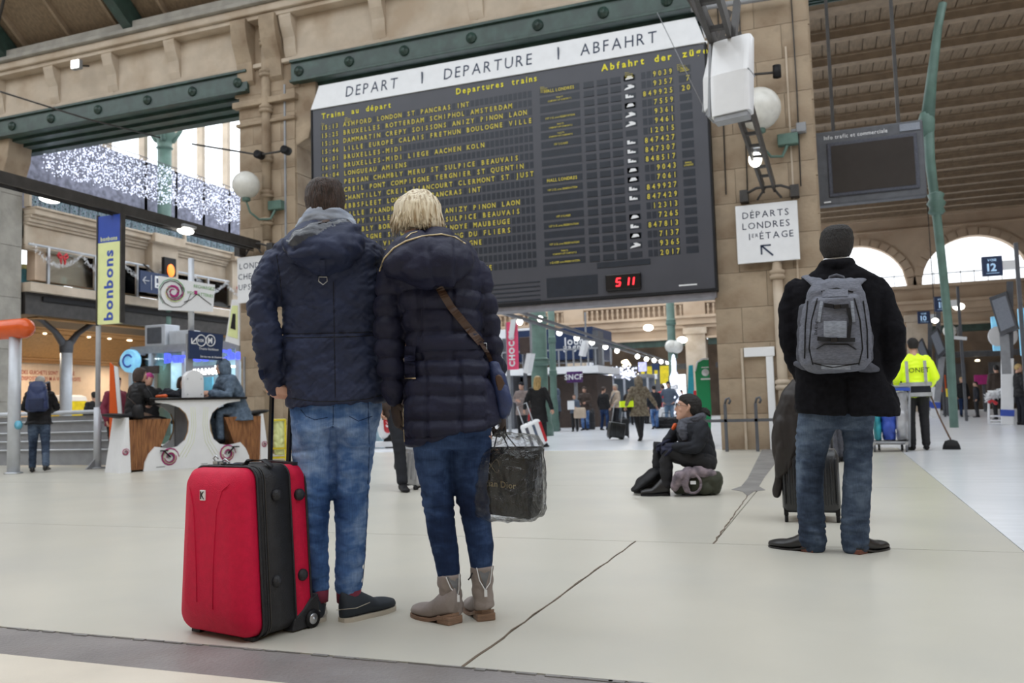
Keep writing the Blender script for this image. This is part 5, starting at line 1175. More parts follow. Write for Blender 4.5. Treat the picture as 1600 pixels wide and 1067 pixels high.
for (y, z) in ((.115, .545), (.235, .535), (.10, .215), (.235, .215)): B().lathe((-.022 if z > .4 else -.008, y, z), [(.024, -.006), (.024, .006), (.018, .014), (.008, .019), (.0, .02)], 16, 'X').done('bumper', M['case_black'], sc)
for x in (-.03, -SW+.03):
    b = B().prism([(.17, .0+zb-.01), (SD+.012, zb-.01), (SD+.015, .06), (SD+.01, .13), (SD-.03, .115), (SD-.07, .08), (.18, .05)], x-.03, x+.034, 'YZ').done('wheel_guard', M['case_black'], sc, bevel=.006)
    wl = B().lathe((x+.012, SD-.028, .036), [(.0, -.016), (.028, -.016), (.036, -.012), (.036, .012), (.028, .016), (.0, .016)], 22, 'X').lathe((x+.045, SD-.028, .036), [(0, 0), (.036, 0), (.036, -.015), (.0, -.015)], 22, 'X').done('wheel', M['black'], sc)
    B().lathe((x+.046, SD-.028, .036), [(0, .004), (.006, .004), (.007, .001), (.016, .001), (.022, -.001), (.022, -.004), (0, -.004)], 16, 'X').done('wheel_hub', M['steel'], wl)
B().box((-.06, .02, .008), (.05, .03, .018)).done('foot', M['case_black'], sc); B().box((-SW+.06, .02, .008), (.05, .03, .018)).done('foot', M['case_black'], sc)
# pull handle: two rods, grip in the man's hand
inv = (Matrix.Translation(c0) @ Matrix.Rotation(ang, 4, 'Z')).inverted()
def wl_(px, py, yl):
    """point on this pixel's ray where the case's own local y = yl"""
    o = inv @ CAM; d = inv.to_3x3() @ ray(px, py); return o+d*((yl-o.y)/d.y)
h1, h2 = wl_(421.5, 713, .262), wl_(450, 716, .262); g1, g2 = wl_(425, 612, .30), wl_(455.5, 606, .30)
b = B(); b.bar(h1-V((0, 0, .05)), g1, .017, .012).bar(h2-V((0, 0, .05)), g2, .017, .012).done('pull_rod', M['gloss_black'], sc)
g1.z = g2.z = (g1.z+g2.z)/2; dv = (g2-g1).normalized(); B().limb([g1-dv*.012, g1+dv*.01, g2-dv*.01, g2+dv*.014], [.013, .017, .018, .017], 12).done('grip', M['black'], sc)
B().bar(h1+V((-.03, 0, -.03)), h2+V((.05, 0, -.03)), .04, .03).done('rod_socket', M['case_black'], sc)
b = B(); b.limb([(-.20, .11, SH+.004), (-.18, .11, SH+.022), (-.08, .11, SH+.024), (-.05, .11, SH+.004)], [(.006, .014)]*4, 8, flat=(1, 0, 0)).done('carry_handle', M['case_black'], sc)
b = B().box((-.31, .06, SH+.012), (.03, .022, .018)).box((-.275, .06, SH+.012), (.022, .02, .012)).tube([(-.32, .06, SH+.018), (-.335, .06, SH+.032), (-.318, .06, SH+.044), (-.305, .06, SH+.03)], .0035, 6).tube([(-.285, .06, SH+.018), (-.26, .06, SH+.03), (-.235, .06, SH+.016)], .004, 6).done('padlock', M['steel'], sc)
b = B().box((-.20, .055, SH+.006), (.13, .03, .012)).done('lock_plate', M['gloss_black'], sc, bevel=.002)

# ================= MAN WITH THE GREY BACKPACK =================
m3 = Fig('person', 'man in a short black wool coat and jeans wearing a grey backpack, elbows out', 1302, 862)
R3 = m3.root; L = m3.L
b = B(); hc = L(1307, 388, .02); P3 = head(b, hc, (-.10, 1, .10), k=1.0)
m3.rows(b, [(412, 1285, 1330, .0, .07), (432, 1262, 1352, .0, .085), (460, 1245, 1370, .0, .11), (540, 1256, 1360, 0, .11), (620, 1260, 1356, 0, .10), (640, 1266, 1352, 0, .09)])
m3.limb(b, [(1244, 455, 0, 9), (1236, 520, 0, 9), (1250, 582, .05, 7), (1262, 600, .08, 6)]); m3.limb(b, [(1370, 455, 0, 9), (1392, 525, 0, 9), (1384, 582, .05, 7), (1370, 602, .08, 6)])
m3.limb(b, [(1280, 650, 0, 15), (1268, 750, 0, 11), (1268, 832, 0, 9)]); m3.limb(b, [(1339, 650, 0, 13), (1340, 750, 0, 11), (1336, 840, 0, 9)])
body3 = fuse(b, 'body', [M['skin_tan']], R3, voxel=.014, smooth=2)
b = B(); hand(b, L(1264, 602, .09), (.3, .0, -1), (.3, 1, 0), 1, .3, .9); hand(b, L(1368, 603, .09), (-.3, .0, -1), (-.3, 1, 0), -1, .3, .9); add_mesh(body3, b)
b = B(); m3.rows(b, [(352, 1298, 1318, .0, .035), (355, 1290, 1325, .0, .07), (362, 1283.5, 1331, .0, .09), (375, 1281, 1333, .0, .098), (388, 1281.5, 1332, -.006, .095), (397, 1286, 1329, -.018, .080), (404, 1290, 1325, -.026, .066)], e=2.3)
fuse(b, 'hair', [M['hair_black']], R3, voxel=.008, smooth=2, disp=lambda p, n: .0025*noise.noise(p*90))
b = B(); m3.rows(b, [(404, 1287, 1328, .0, .078), (412, 1284, 1331, .0, .085)], n=20); b.done('shirt_collar', M['white'], R3)
b = B(); m3.rows(b, [(407, 1282, 1333, .0, .088), (418, 1276, 1339, .0, .10), (430, 1262, 1354, .0, .11), (440, 1243, 1372, .0, .12), (455, 1236, 1378, .0, .132), (500, 1240, 1374, .0, .14), (545, 1245, 1370, .0, .135), (580, 1246, 1374, .0, .145), (615, 1245, 1388, .0, .16), (638, 1245, 1400, .0, .17, 1), (648, 1250, 1401, .0, .17, 4)], e=2.6)
m3.limb(b, [(1244, 450, .0, 18), (1235, 485, .0, 19.5), (1235, 520, -.01, 18.5), (1240, 550, .01, 17), (1250, 578, .04, 15), (1259, 600, .07, 13)], n=18)
m3.limb(b, [(1370, 450, .0, 19), (1382, 485, .0, 21), (1393, 520, -.01, 22), (1394, 550, .01, 19.5), (1385, 578, .05, 17), (1374, 600, .08, 14)], n=18)
m3.limb(b, [(1290, 413, -.07, 8), (1307, 411, -.10, 8), (1325, 413, -.07, 8)])
m3.limb(b, [(1385, 610, 0, 14), (1397, 630, 0, 9)])
xm = L(1323, 620).x
def wc(p, n):
    d = fold(p, 5, 5, 8, .009, 31)+fold(p, 12, 12, 30, .0035, 12)
    if p.y < 0 and abs(p.x-xm) < .008 and p.z < L(1320, 590).z: d -= .012
    return d
coat3 = fuse(b, 'coat', [M['black_wool']], R3, voxel=.0105, smooth=2, disp=wc)
b = B(); m3.rows(b, [(620, 1250, 1364, .0, .12), (655, 1249, 1363, 0, .12), (670, 1252, 1360, 0, .11)])
m3.limb(b, [(1277, 655, .0, 30), (1270, 690, .0, 26), (1266, 725, .0, 22), (1265, 760, .0, 20.5), (1267, 800, .0, 20.5), (1269, 835, .0, 20.5), (1271, 848, .0, 21)], n=18)
m3.limb(b, [(1339, 655, .0, 25), (1340, 690, .0, 22), (1341, 720, .0, 20.5), (1339, 760, .0, 21.5), (1337, 800, .0, 21), (1336, 838, .0, 21), (1336, 851, .0, 21)], n=18)
fuse(b, 'jeans', [M['denim_grey']], R3, voxel=.0095, smooth=1, disp=lambda p, n: fold(p, 6, 6, 24, .006, 44)*(1.5 if p.z < .2 or .5 < p.z < .68 else .5))
shoe(R3, 'shoe', V((L(1275, 850).x, -.03, 0)), math.radians(60), .30, .10, 'shoe_black', 'shoe_black', .08, .010, heel_h=.026, collar=.085, heel_mat='brown_sole')
shoe(R3, 'shoe', V((L(1333, 860).x, -.06, 0)), math.radians(-38), .30, .10, 'shoe_black', 'shoe_black', .08, .010, heel_h=.026, collar=.085, heel_mat='brown_sole')
# backpack
bk = thing('backpack', 'grey marled backpack with black skate straps on the man in the black coat', 'backpack', m3.p, m3.rz)
b = B()
m3.rows(b, [(436, 1283, 1328, -.17, .03), (442, 1272, 1338, -.19, .06), (455, 1265, 1345, -.20, .085), (480, 1259, 1350, -.20, .10), (510, 1254, 1355, -.21, .11), (545, 1252, 1357, -.21, .12), (568, 1256, 1354, -.21, .12), (578, 1264, 1346, -.21, .10), (582, 1276, 1334, -.21, .07)], e=3.0)
b.cur = 1; m3.rows(b, [(463, 1276, 1335, -.27, .035), (468, 1273, 1338, -.28, .05), (500, 1270, 1342, -.285, .06), (540, 1268, 1345, -.29, .065), (562, 1270, 1343, -.29, .06), (567, 1276, 1337, -.28, .04)], e=3.4)
b.cur = 2; m3.limb(b, [(1255, 480, -.20, 6), (1252, 520, -.20, 7), (1251, 560, -.20, 6)]); m3.limb(b, [(1350, 490, -.20, 6), (1357, 525, -.20, 7), (1358, 560, -.20, 6)])
pk = fuse(b, 'pack_body', [M['pack_grey'], M['pack_grey'], M['pack_dark']], bk, voxel=.0075, smooth=2, disp=lambda p, n: fold(p, 8, 8, 10, .006, 51)+fold(p, 26, 26, 26, .002, 3))
m3.bvh(pk)
b = B()
for pts in ([(1277, 466), (1268, 500), (1264, 545), (1270, 570)], [(1335, 466), (1344, 500), (1348, 545), (1342, 570)], [(1283, 455), (1307, 450), (1333, 456)], [(1276, 545), (1288, 538), (1325, 538), (1338, 546)], [(1272, 568), (1300, 574), (1342, 568)], [(1262, 470), (1258, 510), (1257, 560)], [(1349, 470), (1355, 515), (1356, 560)]): b.tube(m3.path(pts, 4, .0035), .0035, 6)
b.done('zip', M['black'], pk)
b = B(); m3.strip(b, [(1305, 501.5), (1305, 528)], 36, .006, off=.003); b.done('light_patch', M['pack_light'], pk)
b = B(); m3.strip(b, [(1285, 458), (1325, 457)], 12, .004, off=.003); b.done('top_pocket', M['pack_grey'], pk)
b = B(); m3.strip(b, [(1279, 503), (1284, 470)], 5, .003, off=.003); m3.strip(b, [(1334, 503), (1331, 470)], 5, .003, off=.003); b.done('light_trim', M['pack_light'], pk)
b = B(); m3.strip(b, [(1287.5, 476.5), (1306, 479), (1326, 478)], 6.5, .010, off=.007); m3.strip(b, [(1325, 481), (1329, 500), (1326, 528)], 5.5, .008, off=.007); m3.strip(b, [(1277, 529), (1306, 531), (1336, 531)], 6.5, .010, off=.007); b.done('skate_strap', M['black'], pk)
b = B()
for (x, y) in ((1308, 479), (1303, 531)): q = m3.hit(x, y, .022); B().box(q, (.036, .012, .026)).done('buckle', M['gloss_black'], pk, bevel=.003)
b = B(); q = m3.hit(1276.5, 523, .009); q2 = m3.hit(1279, 494, .009); ax = (q2-q).normalized(); text(b, 'DAKINE', q, ax, V((-1, -.25, 0)).cross(ax).cross(ax)*-1 if False else V((-1, -.3, 0)), .014, off=.015); b.done('lettering', M['black'], pk)
b = B(); m3.strip(b, [(1283, 573), (1329, 574)], 7, .003, off=.002); b.done('base_panel', M['pack_light'], pk)
b = B(); m3.limb(b, [(1294, 441, -.19, 2.2), (1297, 433, -.19, 2.6), (1307, 430, -.19, 2.8), (1317, 433, -.19, 2.6), (1321, 441, -.19, 2.2)], n=8); b.done('grab_loop', M['pack_dark'], bk)
for pts in ([(1283, 449, -.16, 10, .02), (1275, 439, -.12, 12, .014), (1268, 433, -.05, 13, .012), (1265, 432, .03, 13, .012), (1264, 437, .09, 12, .012)], [(1330, 449, -.16, 10, .02), (1338, 439, -.12, 12, .014), (1345, 434, -.05, 13, .012), (1348, 433, .03, 13, .012), (1349, 438, .09, 12, .012)]):
    b = B(); m3.limb(b, pts, n=12, flat=(1, 0, 0)); b.done('shoulder_strap', M['pack_grey'], bk)
b = B(); m3.limb(b, [(1268, 571, -.17, 9, .03), (1254, 570, -.15, 8, .02), (1243, 568, -.11, 4, .012)], n=10, flat=(0, 0, 1)); m3.limb(b, [(1344, 572, -.17, 9, .03), (1360, 574, -.15, 8, .02), (1371, 577, -.11, 4, .012)], n=10, flat=(0, 0, 1)); b.done('hip_wing', M['pack_dark'], bk)
# black hard shell suitcase in front of him, its pull handle, and the jacket draped over it
sc3 = Fig('suitcase', 'black ribbed hard shell suitcase standing in front of the man with the backpack', 1266, 815, 'suitcase'); K = sc3.L; r3 = sc3.root
for (x0, x1, nm) in ((1222, 1262, 'front_shell'), (1270, 1314, 'back_shell')):
    b = B(); zt_, zb_ = K(x0, 703).z, .07; xa, xb = K(x0, 780).x, K(x1, 780).x
    b.loft([((xa+xb)/2, .12, zb_, (xb-xa)/2*.85, .17, 5), ((xa+xb)/2, .12, zb_+.03, (xb-xa)/2, .20, 5), ((xa+xb)/2, .12, zt_-.04, (xb-xa)/2, .20, 5), ((xa+xb)/2, .12, zt_, (xb-xa)/2*.8, .16, 5)], 28)
    sh = b.done(nm, M['case_shell'], r3)
    for j in range(5):
        x = xa+(xb-xa)*(.12+.19*j); B().limb([(x, -.083, zb_+.06), (x, -.084, zt_-.06)], [.007, .007], 8).done('rib', M['case_shell'], sh)
    for x in (xa+.025, xb-.025):
        B().box((x, -.03, .075), (.03, .05, .05)).done('caster', M['black'], sh); B().lathe((x-.012, -.03, .028), [(0, 0), (.028, 0), (.028, .024), (0, .024)], 14, 'X').done('wheel', M['black'], sh)
xa, xb = K(1262, 780).x, K(1270, 780).x; B().bb(xa-.01, xb+.01, -.05, .29, .1, .62).done('zip_band', M['black'], r3)
b = B()
for x in (1236, 1300): b.tube([K(x, 700), K(x, 640)], .009, 8)
b.tube([K(1236, 640), K(1300, 640)], .014, 8); b.done('pull_handle', M['grey_dark'], r3)
B().box(K(1231, 712)+V((0, -.06, .02)), (.03, .02, .05)).done('luggage_tag', M['red'], r3)
jd = thing('draped_jacket', 'dark brown jacket draped over the black suitcase at the man with the backpack', 'jacket', sc3.p, sc3.rz)
b = B(); sc3.limb(b, [(1243, 597, .0, 7), (1234, 620, -.03, 15), (1228, 660, -.05, 20), (1227, 700, -.06, 19), (1221, 735, -.05, 12), (1217, 742, -.05, 8)], n=16); sc3.limb(b, [(1245, 615, -.02, 14), (1244, 660, -.04, 18), (1238, 700, -.05, 14)]); sc3.limb(b, [(1217, 735, -.04, 7), (1215, 760, -.03, 6), (1213, 772, -.03, 5)])
fuse(b, 'cloth', [M['cloth_umber']], jd, voxel=.010, smooth=2, disp=lambda p, n: fold(p, 9, 9, 4, .014, 61)+fold(p, 20, 20, 9, .004, 6))
# ================= PEOPLE IN THE BACKGROUND =================
def person(label, px, py, hpx, face=0, coat=('coat_dark', .82, .24), pants='denim_light', shoes='black', hair=('short', 'hair_black'), hat=None, stride=0., arms=None, lean=0., knees=None, ankles=None, hip=.93, group=None, extra=None, k=None, skin='skin', vox=.02, scarf=None, turn=0, pos=None, bulk=1., fix=None, headf=None):
    f = Fig('person', label, px if pos is None else pos, py, group=group); rt = f.root; rt.rotation_euler = (0, 0, f.rz+math.radians(face))
    H = hpx*f.m*(1.0) if k is None else k*1.75; k = H/1.75
    hz = hip
    def T(x, y, z): return V(((x)*k, (y+lean*max(0, z-hz))*k, z*k))
    up = 1.43+(hz-.93); S_ = [T(-.17, 0, up), T(.17, 0, up)]
    if arms is None: arms = ((-.25, -.04, 1.14), (-.25, .05, .90), (.25, -.04, 1.14), (.25, .05, .90))
    el = [T(*arms[0]), T(*arms[2])] if not fix else [V(arms[0])*k, V(arms[2])*k]; wr = [T(*arms[1]), T(*arms[3])] if not fix else [V(arms[1])*k, V(arms[3])*k]
    kn = knees or ((-.10, .03-stride*.25, .50), (.10, .04+stride*.35, .50)); an = ankles or ((-.10, -stride*.9, .09+abs(stride)*.10), (.10, stride*.75, .09))
    kn = [V(a)*k for a in kn]; an = [V(a)*k for a in an]; hp = [V((-.09, 0, hz))*k, V((.09, 0, hz))*k]
    b = B(); dz = up-1.43
    hc = T(0, .01, 1.625+dz); hf = headf or (0, 1, -.05); P = head(b, hc, hf, k=.98*k)
    b.ring([[T(0, 0, z+dz)+V((a*k*math.cos(t*PI/8), bb*k*math.sin(t*PI/8), 0)) for t in range(16)] for z, a, bb in ((1.46, .07, .06), (1.42, .16, .08), (1.30, .175, .10), (1.10, .15, .095), (.95, .165, .10), (.88, .15, .10))])
    for i in (0, 1):
        b.limb([S_[i], S_[i].lerp(el[i], .5), el[i], el[i].lerp(wr[i], .5), wr[i]], [.052*k, .048*k, .042*k, .038*k, .028*k], 10)
        b.limb([hp[i], hp[i].lerp(kn[i], .5), kn[i], kn[i].lerp(an[i], .35), an[i]], [.082*k, .075*k, .056*k, .055*k, .036*k], 10)
    bd_ = fuse(b, 'body', [M[skin]], rt, voxel=vox*k, smooth=1)
    b = B()
    for i, s in ((0, 1), (1, -1)):
        d = (wr[i]-el[i]).normalized(); n_ = V((s*.8, .5, 0)); hand(b, wr[i], d, n_, s*1, .45, .95*k)
    add_mesh(bd_, b)
    if hair: eyes(P, rt, k) if abs(face) > 60 else None
    # trousers
    b = B(); b.ring([[T(0, 0, z+hz-.93)+V((a*k*math.cos(t*PI/8), bb*k*math.sin(t*PI/8), 0)) for t in range(16)] for z, a, bb in ((1.02, .165, .11), (.92, .18, .125), (.84, .17, .12))])
    for i in (0, 1): b.limb([hp[i], hp[i].lerp(kn[i], .5), kn[i], kn[i].lerp(an[i], .5), an[i]+(kn[i]-an[i])*.02], [.100*k, .092*k, .072*k, .066*k, .060*k], 12)
    fuse(b, 'trousers', [M[pants]], rt, voxel=vox*k*.9, smooth=1, disp=lambda p, n: fold(p, 6, 6, 22, .006*k, 3))
    for i in (0, 1):
        d = (an[i]-kn[i]); pit = math.atan2(d.y, -d.z)
        q = B(); a = an[i]-V((0, .06*k, .085*k)); q.T = Matrix.Translation(an[i]) @ Matrix.Rotation(-(.6*abs(stride)*2 if i == 0 and stride else 0), 4, 'X') @ Matrix.Rotation((.12 if i else -.12)*-1, 4, 'Z') @ Matrix.Translation((0, -.07*k, -.09*k))
        rs = []
        for j in range(8):
            t = j/7; w = .045*(.75+.35*math.sin(min(1, t*1.4)*PI/2))*(1 if t < .8 else math.sqrt(max(.1, 1-((t-.8)/.22)**2))); h = .10 if t < .3 else .10-.055*min(1, (t-.3)/.4)
            rs.append([V((w*math.cos(u*PI/5), t*.27, max(0, h*(.5+.5*math.sin(u*PI/5)))))*k for u in range(10)])
        q.ring(rs).done('shoe', M[shoes], rt)
    # coat
    cm, hem, fl_ = coat; b = B(); rows = []; B_ = bulk
    base = [(1.50, .075, .075), (1.46, .12, .095), (1.41, .195, .115), (1.30, .215, .135), (1.18, .205, .135), (1.03, .19, .13), (.93, .205, .14)]
    rows = [r for r in base if r[0] > hem+.04]
    rows.append((hem, fl_, .15+max(0, fl_-.22)))
    b.ring([[T(0, 0, z+dz)+V((a*B_*k*math.cos(t*PI/9), bb*B_*k*math.sin(t*PI/9), 0)) for t in range(18)] for z, a, bb in rows])
    for i in (0, 1): b.limb([S_[i]+V((0, 0, -.02*k)), S_[i].lerp(el[i], .5), el[i], el[i].lerp(wr[i], .5), wr[i]+(el[i]-wr[i])*.05], [.074*k*B_, .068*k*B_, .062*k*B_, .056*k*B_, .048*k*B_], 12)
    ct = fuse(b, 'coat', [M[cm]], rt, voxel=vox*k, smooth=1, disp=lambda p, n: fold(p, 6, 6, 12, .011*k, 1))
    if scarf:
        b = B(); c = T(0, .02, 1.50+dz); b.limb([c+V((math.cos(t*PI/8)*.085*k, math.sin(t*PI/8)*.085*k, .01*math.sin(t*3))) for t in range(17)], [.034*k]*17, 8, ends=False).done('scarf', M[scarf], rt)
    f_ = V(hf).normalized(); r_ = f_.cross(V((0, 0, 1))).normalized(); u_ = r_.cross(f_)
    def HH(x, y, z): return hc+(r_*x+f_*y+u_*z)*k
    def capring(rows, nm, mat, dv=0):
        b = B(); b.ring([[HH(a*math.cos(t*PI/8), yc+bb*math.sin(t*PI/8), z) for t in range(16)] for z, a, yc, bb in rows])
        return fuse(b, nm, [M[mat]], rt, voxel=.012*k, smooth=1, disp=(lambda p, n: .006*k*noise.noise(V((p.x*30, p.y*30, p.z*7)))) if dv else None)
    if hair:
        st, hm = hair
        if st == 'short': capring([(-.05, .066, -.062, .042), (-.01, .078, -.03, .075), (.03, .083, -.022, .087), (.06, .083, -.008, .094), (.09, .073, .0, .085), (.115, .046, .0, .058), (.126, .015, .0, .02)], 'hair', hm, 1)
        elif st == 'long': capring([(-.24, .085, -.075, .035), (-.18, .098, -.07, .05), (-.10, .100, -.055, .062), (-.03, .095, -.035, .082), (.03, .090, -.022, .092), (.07, .086, -.008, .096), (.10, .07, .0, .082), (.125, .03, .0, .04)], 'hair', hm, 1)
        elif st == 'bob': capring([(-.12, .092, -.04, .06), (-.06, .102, -.03, .082), (.0, .098, -.025, .092), (.05, .092, -.012, .098), (.09, .078, .0, .09), (.12, .04, .0, .05)], 'hair', hm, 1)
        elif st == 'hood': 
            capring([(-.17, .10, -.045, .085), (-.10, .115, -.035, .11), (-.02, .118, -.03, .118), (.05, .112, -.02, .12), (.10, .088, -.015, .095), (.14, .04, -.02, .05)], 'hood', hm, 1)
    if hat: capring([(.01, .086, -.008, .098), (.04, .088, -.006, .103), (.08, .080, -.003, .094), (.115, .055, .0, .065), (.132, .02, .0, .025)], 'knit_cap', hat, 1)
    if extra: extra(f, rt, k, T, wr)
    return rt

def trolley(name, label, px, py, hpx, wpx, mat, lean=0., face=0., stripes=None, handle=.45, handmat='alu'):
    f = Fig(name, label, px, py, 'suitcase'); r = f.root; r.rotation_euler = (0, 0, f.rz+face); h, w = hpx*f.m, wpx*f.m; d = w*.55
    R = Matrix.Rotation(lean, 4, 'Y')
    b = B(); b.T = R; b.loft([(0, 0, .05, w/2*.92, d/2*.8, 6), (0, 0, .08, w/2, d/2, 6), (0, 0, h-.03, w/2, d/2, 6), (0, 0, h, w/2*.92, d/2*.8, 6)], 28); s = b.done('shell', M[mat], r)
    if stripes:
        for i, m_ in enumerate(stripes): q = B(); q.T = R; x = -w/2+w*(i+.5)/len(stripes); q.bb(x-w/len(stripes)*.36, x+w/len(stripes)*.36, -d/2-.006, d/2+.006, .10, h-.05).done('stripe', M[m_], s)
    else:
        for i in range(4): q = B(); q.T = R; x = -w/2+w*(i+.5)/4; q.limb([(x, -d/2-.002, .12), (x, -d/2-.002, h-.06)], [.009, .009], 6).done('rib', M[mat], s)
    q = B(); q.T = R
    for x in (-w*.35, w*.35): q.box((x, 0, .045), (.05, d*.8, .03))
    q.done('wheel_mount', M['black'], r)
    for x in (-w*.4, w*.4): q = B(); q.T = R; q.lathe((x-.012, -d*.35, .03), [(0, 0), (.03, 0), (.03, .025), (0, .025)], 12, 'X').done('wheel', M['black'], r)
    if handle:
        q = B(); q.T = R; a = w*.28; q.tube([(-a, d*.3, h-.02), (-a, d*.3, h+handle), (a, d*.3, h+handle), (a, d*.3, h-.02)], .012, 8).done('pull_handle', M[handmat], r)
    q = B(); q.T = R; q.tube([(-w*.15, 0, h), (-w*.13, 0, h+.03), (w*.13, 0, h+.03), (w*.15, 0, h)], .01, 6).done('carry_handle', M['black'], r)
    return r
def bagbox(b, c, w, d, h, e=4): return b.loft([(c[0], c[1], c[2], w/2*.9, d/2*.8, e), (c[0], c[1], c[2]+h*.15, w/2, d/2, e), (c[0], c[1], c[2]+h*.8, w/2*.95, d/2*.8, e), (c[0], c[1], c[2]+h, w/2*.8, d/2*.3, e)], 20)

# ---- centre of the hall, under the board ----
person('dark puffer woman in a knit cap with arms folded by the pink banner', 817, 683, 86, 150, ('taupe_coat', .70, .23), 'pants_black', hair=('short', 'hair_black'), hat='coat_dark', arms=((-.27, .02, 1.16), (-.02, .18, 1.18), (.27, .02, 1.16), (.05, .18, 1.14))).update() if False else person('woman in a taupe coat and dark knit cap standing below the pink banner', 817, 683, 86, 150, ('taupe_coat', .70, .23), 'pants_black', hair=('short', 'hair_black'), hat='coat_dark', arms=((-.27, .02, 1.16), (-.02, .18, 1.18), (.27, .02, 1.16), (.05, .18, 1.14)))
person('woman with long golden hair in a black coat pulling a striped suitcase', 843, 699, 112, -20, ('black', .62, .24), 'pants_black', hair=('long', 'hair_gold'), stride=.15, arms=((-.28, -.06, 1.16), (-.36, -.02, .95), (.30, -.05, 1.15), (.36, -.02, .93)))
trolley('suitcase', 'white grey and red striped hard suitcase behind the shopping bag', 842, 701, 44, 31, 'white', -.35, .5, ('pack_dark', 'white', 'steel_blue', 'white', 'red'), .38)
person('man in a dark blue hooded jacket standing at the big green column', 872, 673, 66, 110, ('steel_blue', .80, .23), 'coat_dark', hair=('hood', 'steel_blue'), arms=((-.25, .05, 1.14), (-.12, .28, 1.08), (.25, .05, 1.14), (.12, .28, 1.05)))
person('man in a brown jacket and knit cap next to a woman holding papers', 915, 672, 68, 160, ('coat_brown', .80, .25), 'denim_light', hair=('short', 'hair_brown'), hat='coat_brown', arms=((-.26, .03, 1.14), (-.14, .25, 1.10), (.26, .03, 1.14), (.14, .25, 1.08)), bulk=1.08)
def papers(f, rt, k, T, wr): B().box(wr[1]+V((0, .09, .06)), (.22, .02, .28)).done('paper', M['white'], rt); q = B(); bagbox(q, (-.2, .2, .62*k), .40, .16, .34); q.tube([(-.30, .2, .94*k), (-.25, .2, 1.08*k), (-.12, .2, 1.08*k), (-.08, .2, .94*k)], .012, 6).done('tote_bag', M['beige_coat'], rt)
person('short person holding white papers and a beige tote in front of the brown jacket man', 899, 674, 58, 170, ('steel_blue', .86, .23), 'pants_black', hair=('short', 'hair_brown'), arms=((-.24, .05, 1.12), (-.14, .24, 1.12), (.24, .05, 1.12), (.10, .26, 1.15)), extra=papers)
def collar_case(f, rt, k, T, wr): pass
person('man in a black jacket and dark jeans standing left of the beige coat', 945, 672, 68, -40, ('black', .82, .24), 'denim_dark', hair=('short', 'hair_brown'), stride=.08)
def satchel(f, rt, k, T, wr): q = B(); q.tube([V((-.16, .12, 1.42))*k, V((.02, .19, 1.2))*k, V((.2, .12, 1.0))*k], .018, 6); q.done('strap', M['grey'], rt)
person('fair haired person in a pale puffy beige jacket with a shoulder strap', 964, 671, 71, 120, ('beige_coat', .84, .26), 'coat_dark', hair=('short', 'hair_grey'), arms=((-.26, .03, 1.14), (-.20, .20, .98), (.26, .03, 1.14), (.20, .20, .98)), bulk=1.12, extra=satchel)
def greenbag(f, rt, k, T, wr): q = B(); bagbox(q, (-.28, .02, .66), .26, .12, .26); q.done('dark_bag', M['black'], rt); B().box((-.30, .0, .84), (.30, .14, .14)).done('lime_band', M['hi_vis'], rt)
person('woman in a long mottled fur coat and fur hood striding with a black suitcase', 1001, 688, 100, 15, ('fur', .66, .27), 'pants_black', hair=('hood', 'fur'), stride=.42, arms=((-.30, -.08, 1.18), (-.40, -.05, .94), (.30, -.10, 1.16), (.42, -.18, .94)), bulk=1.08, extra=greenbag)
trolley('suitcase', 'black ribbed trolley suitcase tilted behind the fur coat', 961, 687, 27, 27, 'case_shell', .18, .35, None, .42)
trolley('suitcase', 'dark trolley suitcase standing just behind the tilted black one', 976, 684, 30, 14, 'case_black', 0, .2, None, 0)
person('person in a charcoal jacket and jeans walking away right of the fur coat', 1024, 670, 68, 10, ('coat_dark', .80, .24), 'denim_light', hair=('short', 'hair_black'), stride=.2)
person('person in a red jacket partly behind the charcoal jacket', 1038, 665, 64, 20, ('red', .82, .23), 'coat_brown', hair=('short', 'hair_brown'))
def rb(f, rt, k, T, wr): q = B(); bagbox(q, (-.30, .0, .45), .34, .16, .36); q.done('leather_bag', M['leather'], rt)
person('man in blue grey jacket and pale jeans with hands in pockets by the glowing tree', 1047, 668, 72, 172, ('steel_blue', .84, .25), 'denim_pale', hair=('short', 'hair_black'), hat='coat_dark', arms=((-.33, -.02, 1.16), (-.20, .10, .97), (.33, -.02, 1.16), (.20, .10, .97)))
for i, (px, py, h, cm, lb) in enumerate(((793, 668, 66, 'coat_brown', 'dim figure in a brown coat beyond the pink banner'), (886, 664, 56, 'black', 'dim dark figure between the green column and the papers'), (928, 663, 56, 'coat_dark', 'dim figure behind the man in the brown jacket'), (985, 664, 58, 'coat_brown', 'dim figure in brown behind the fur coat shoulder'), (1011, 662, 54, 'steel_blue', 'dim figure in steel blue beyond the fur coat'), (1066, 663, 54, 'magenta', 'dim figure in dark magenta by the glowing tree'))):
    person(lb, px, py, h, 40+i*47, (cm, .8, .23), 'pants_black', hair=('short', 'hair_black'), vox=.028)
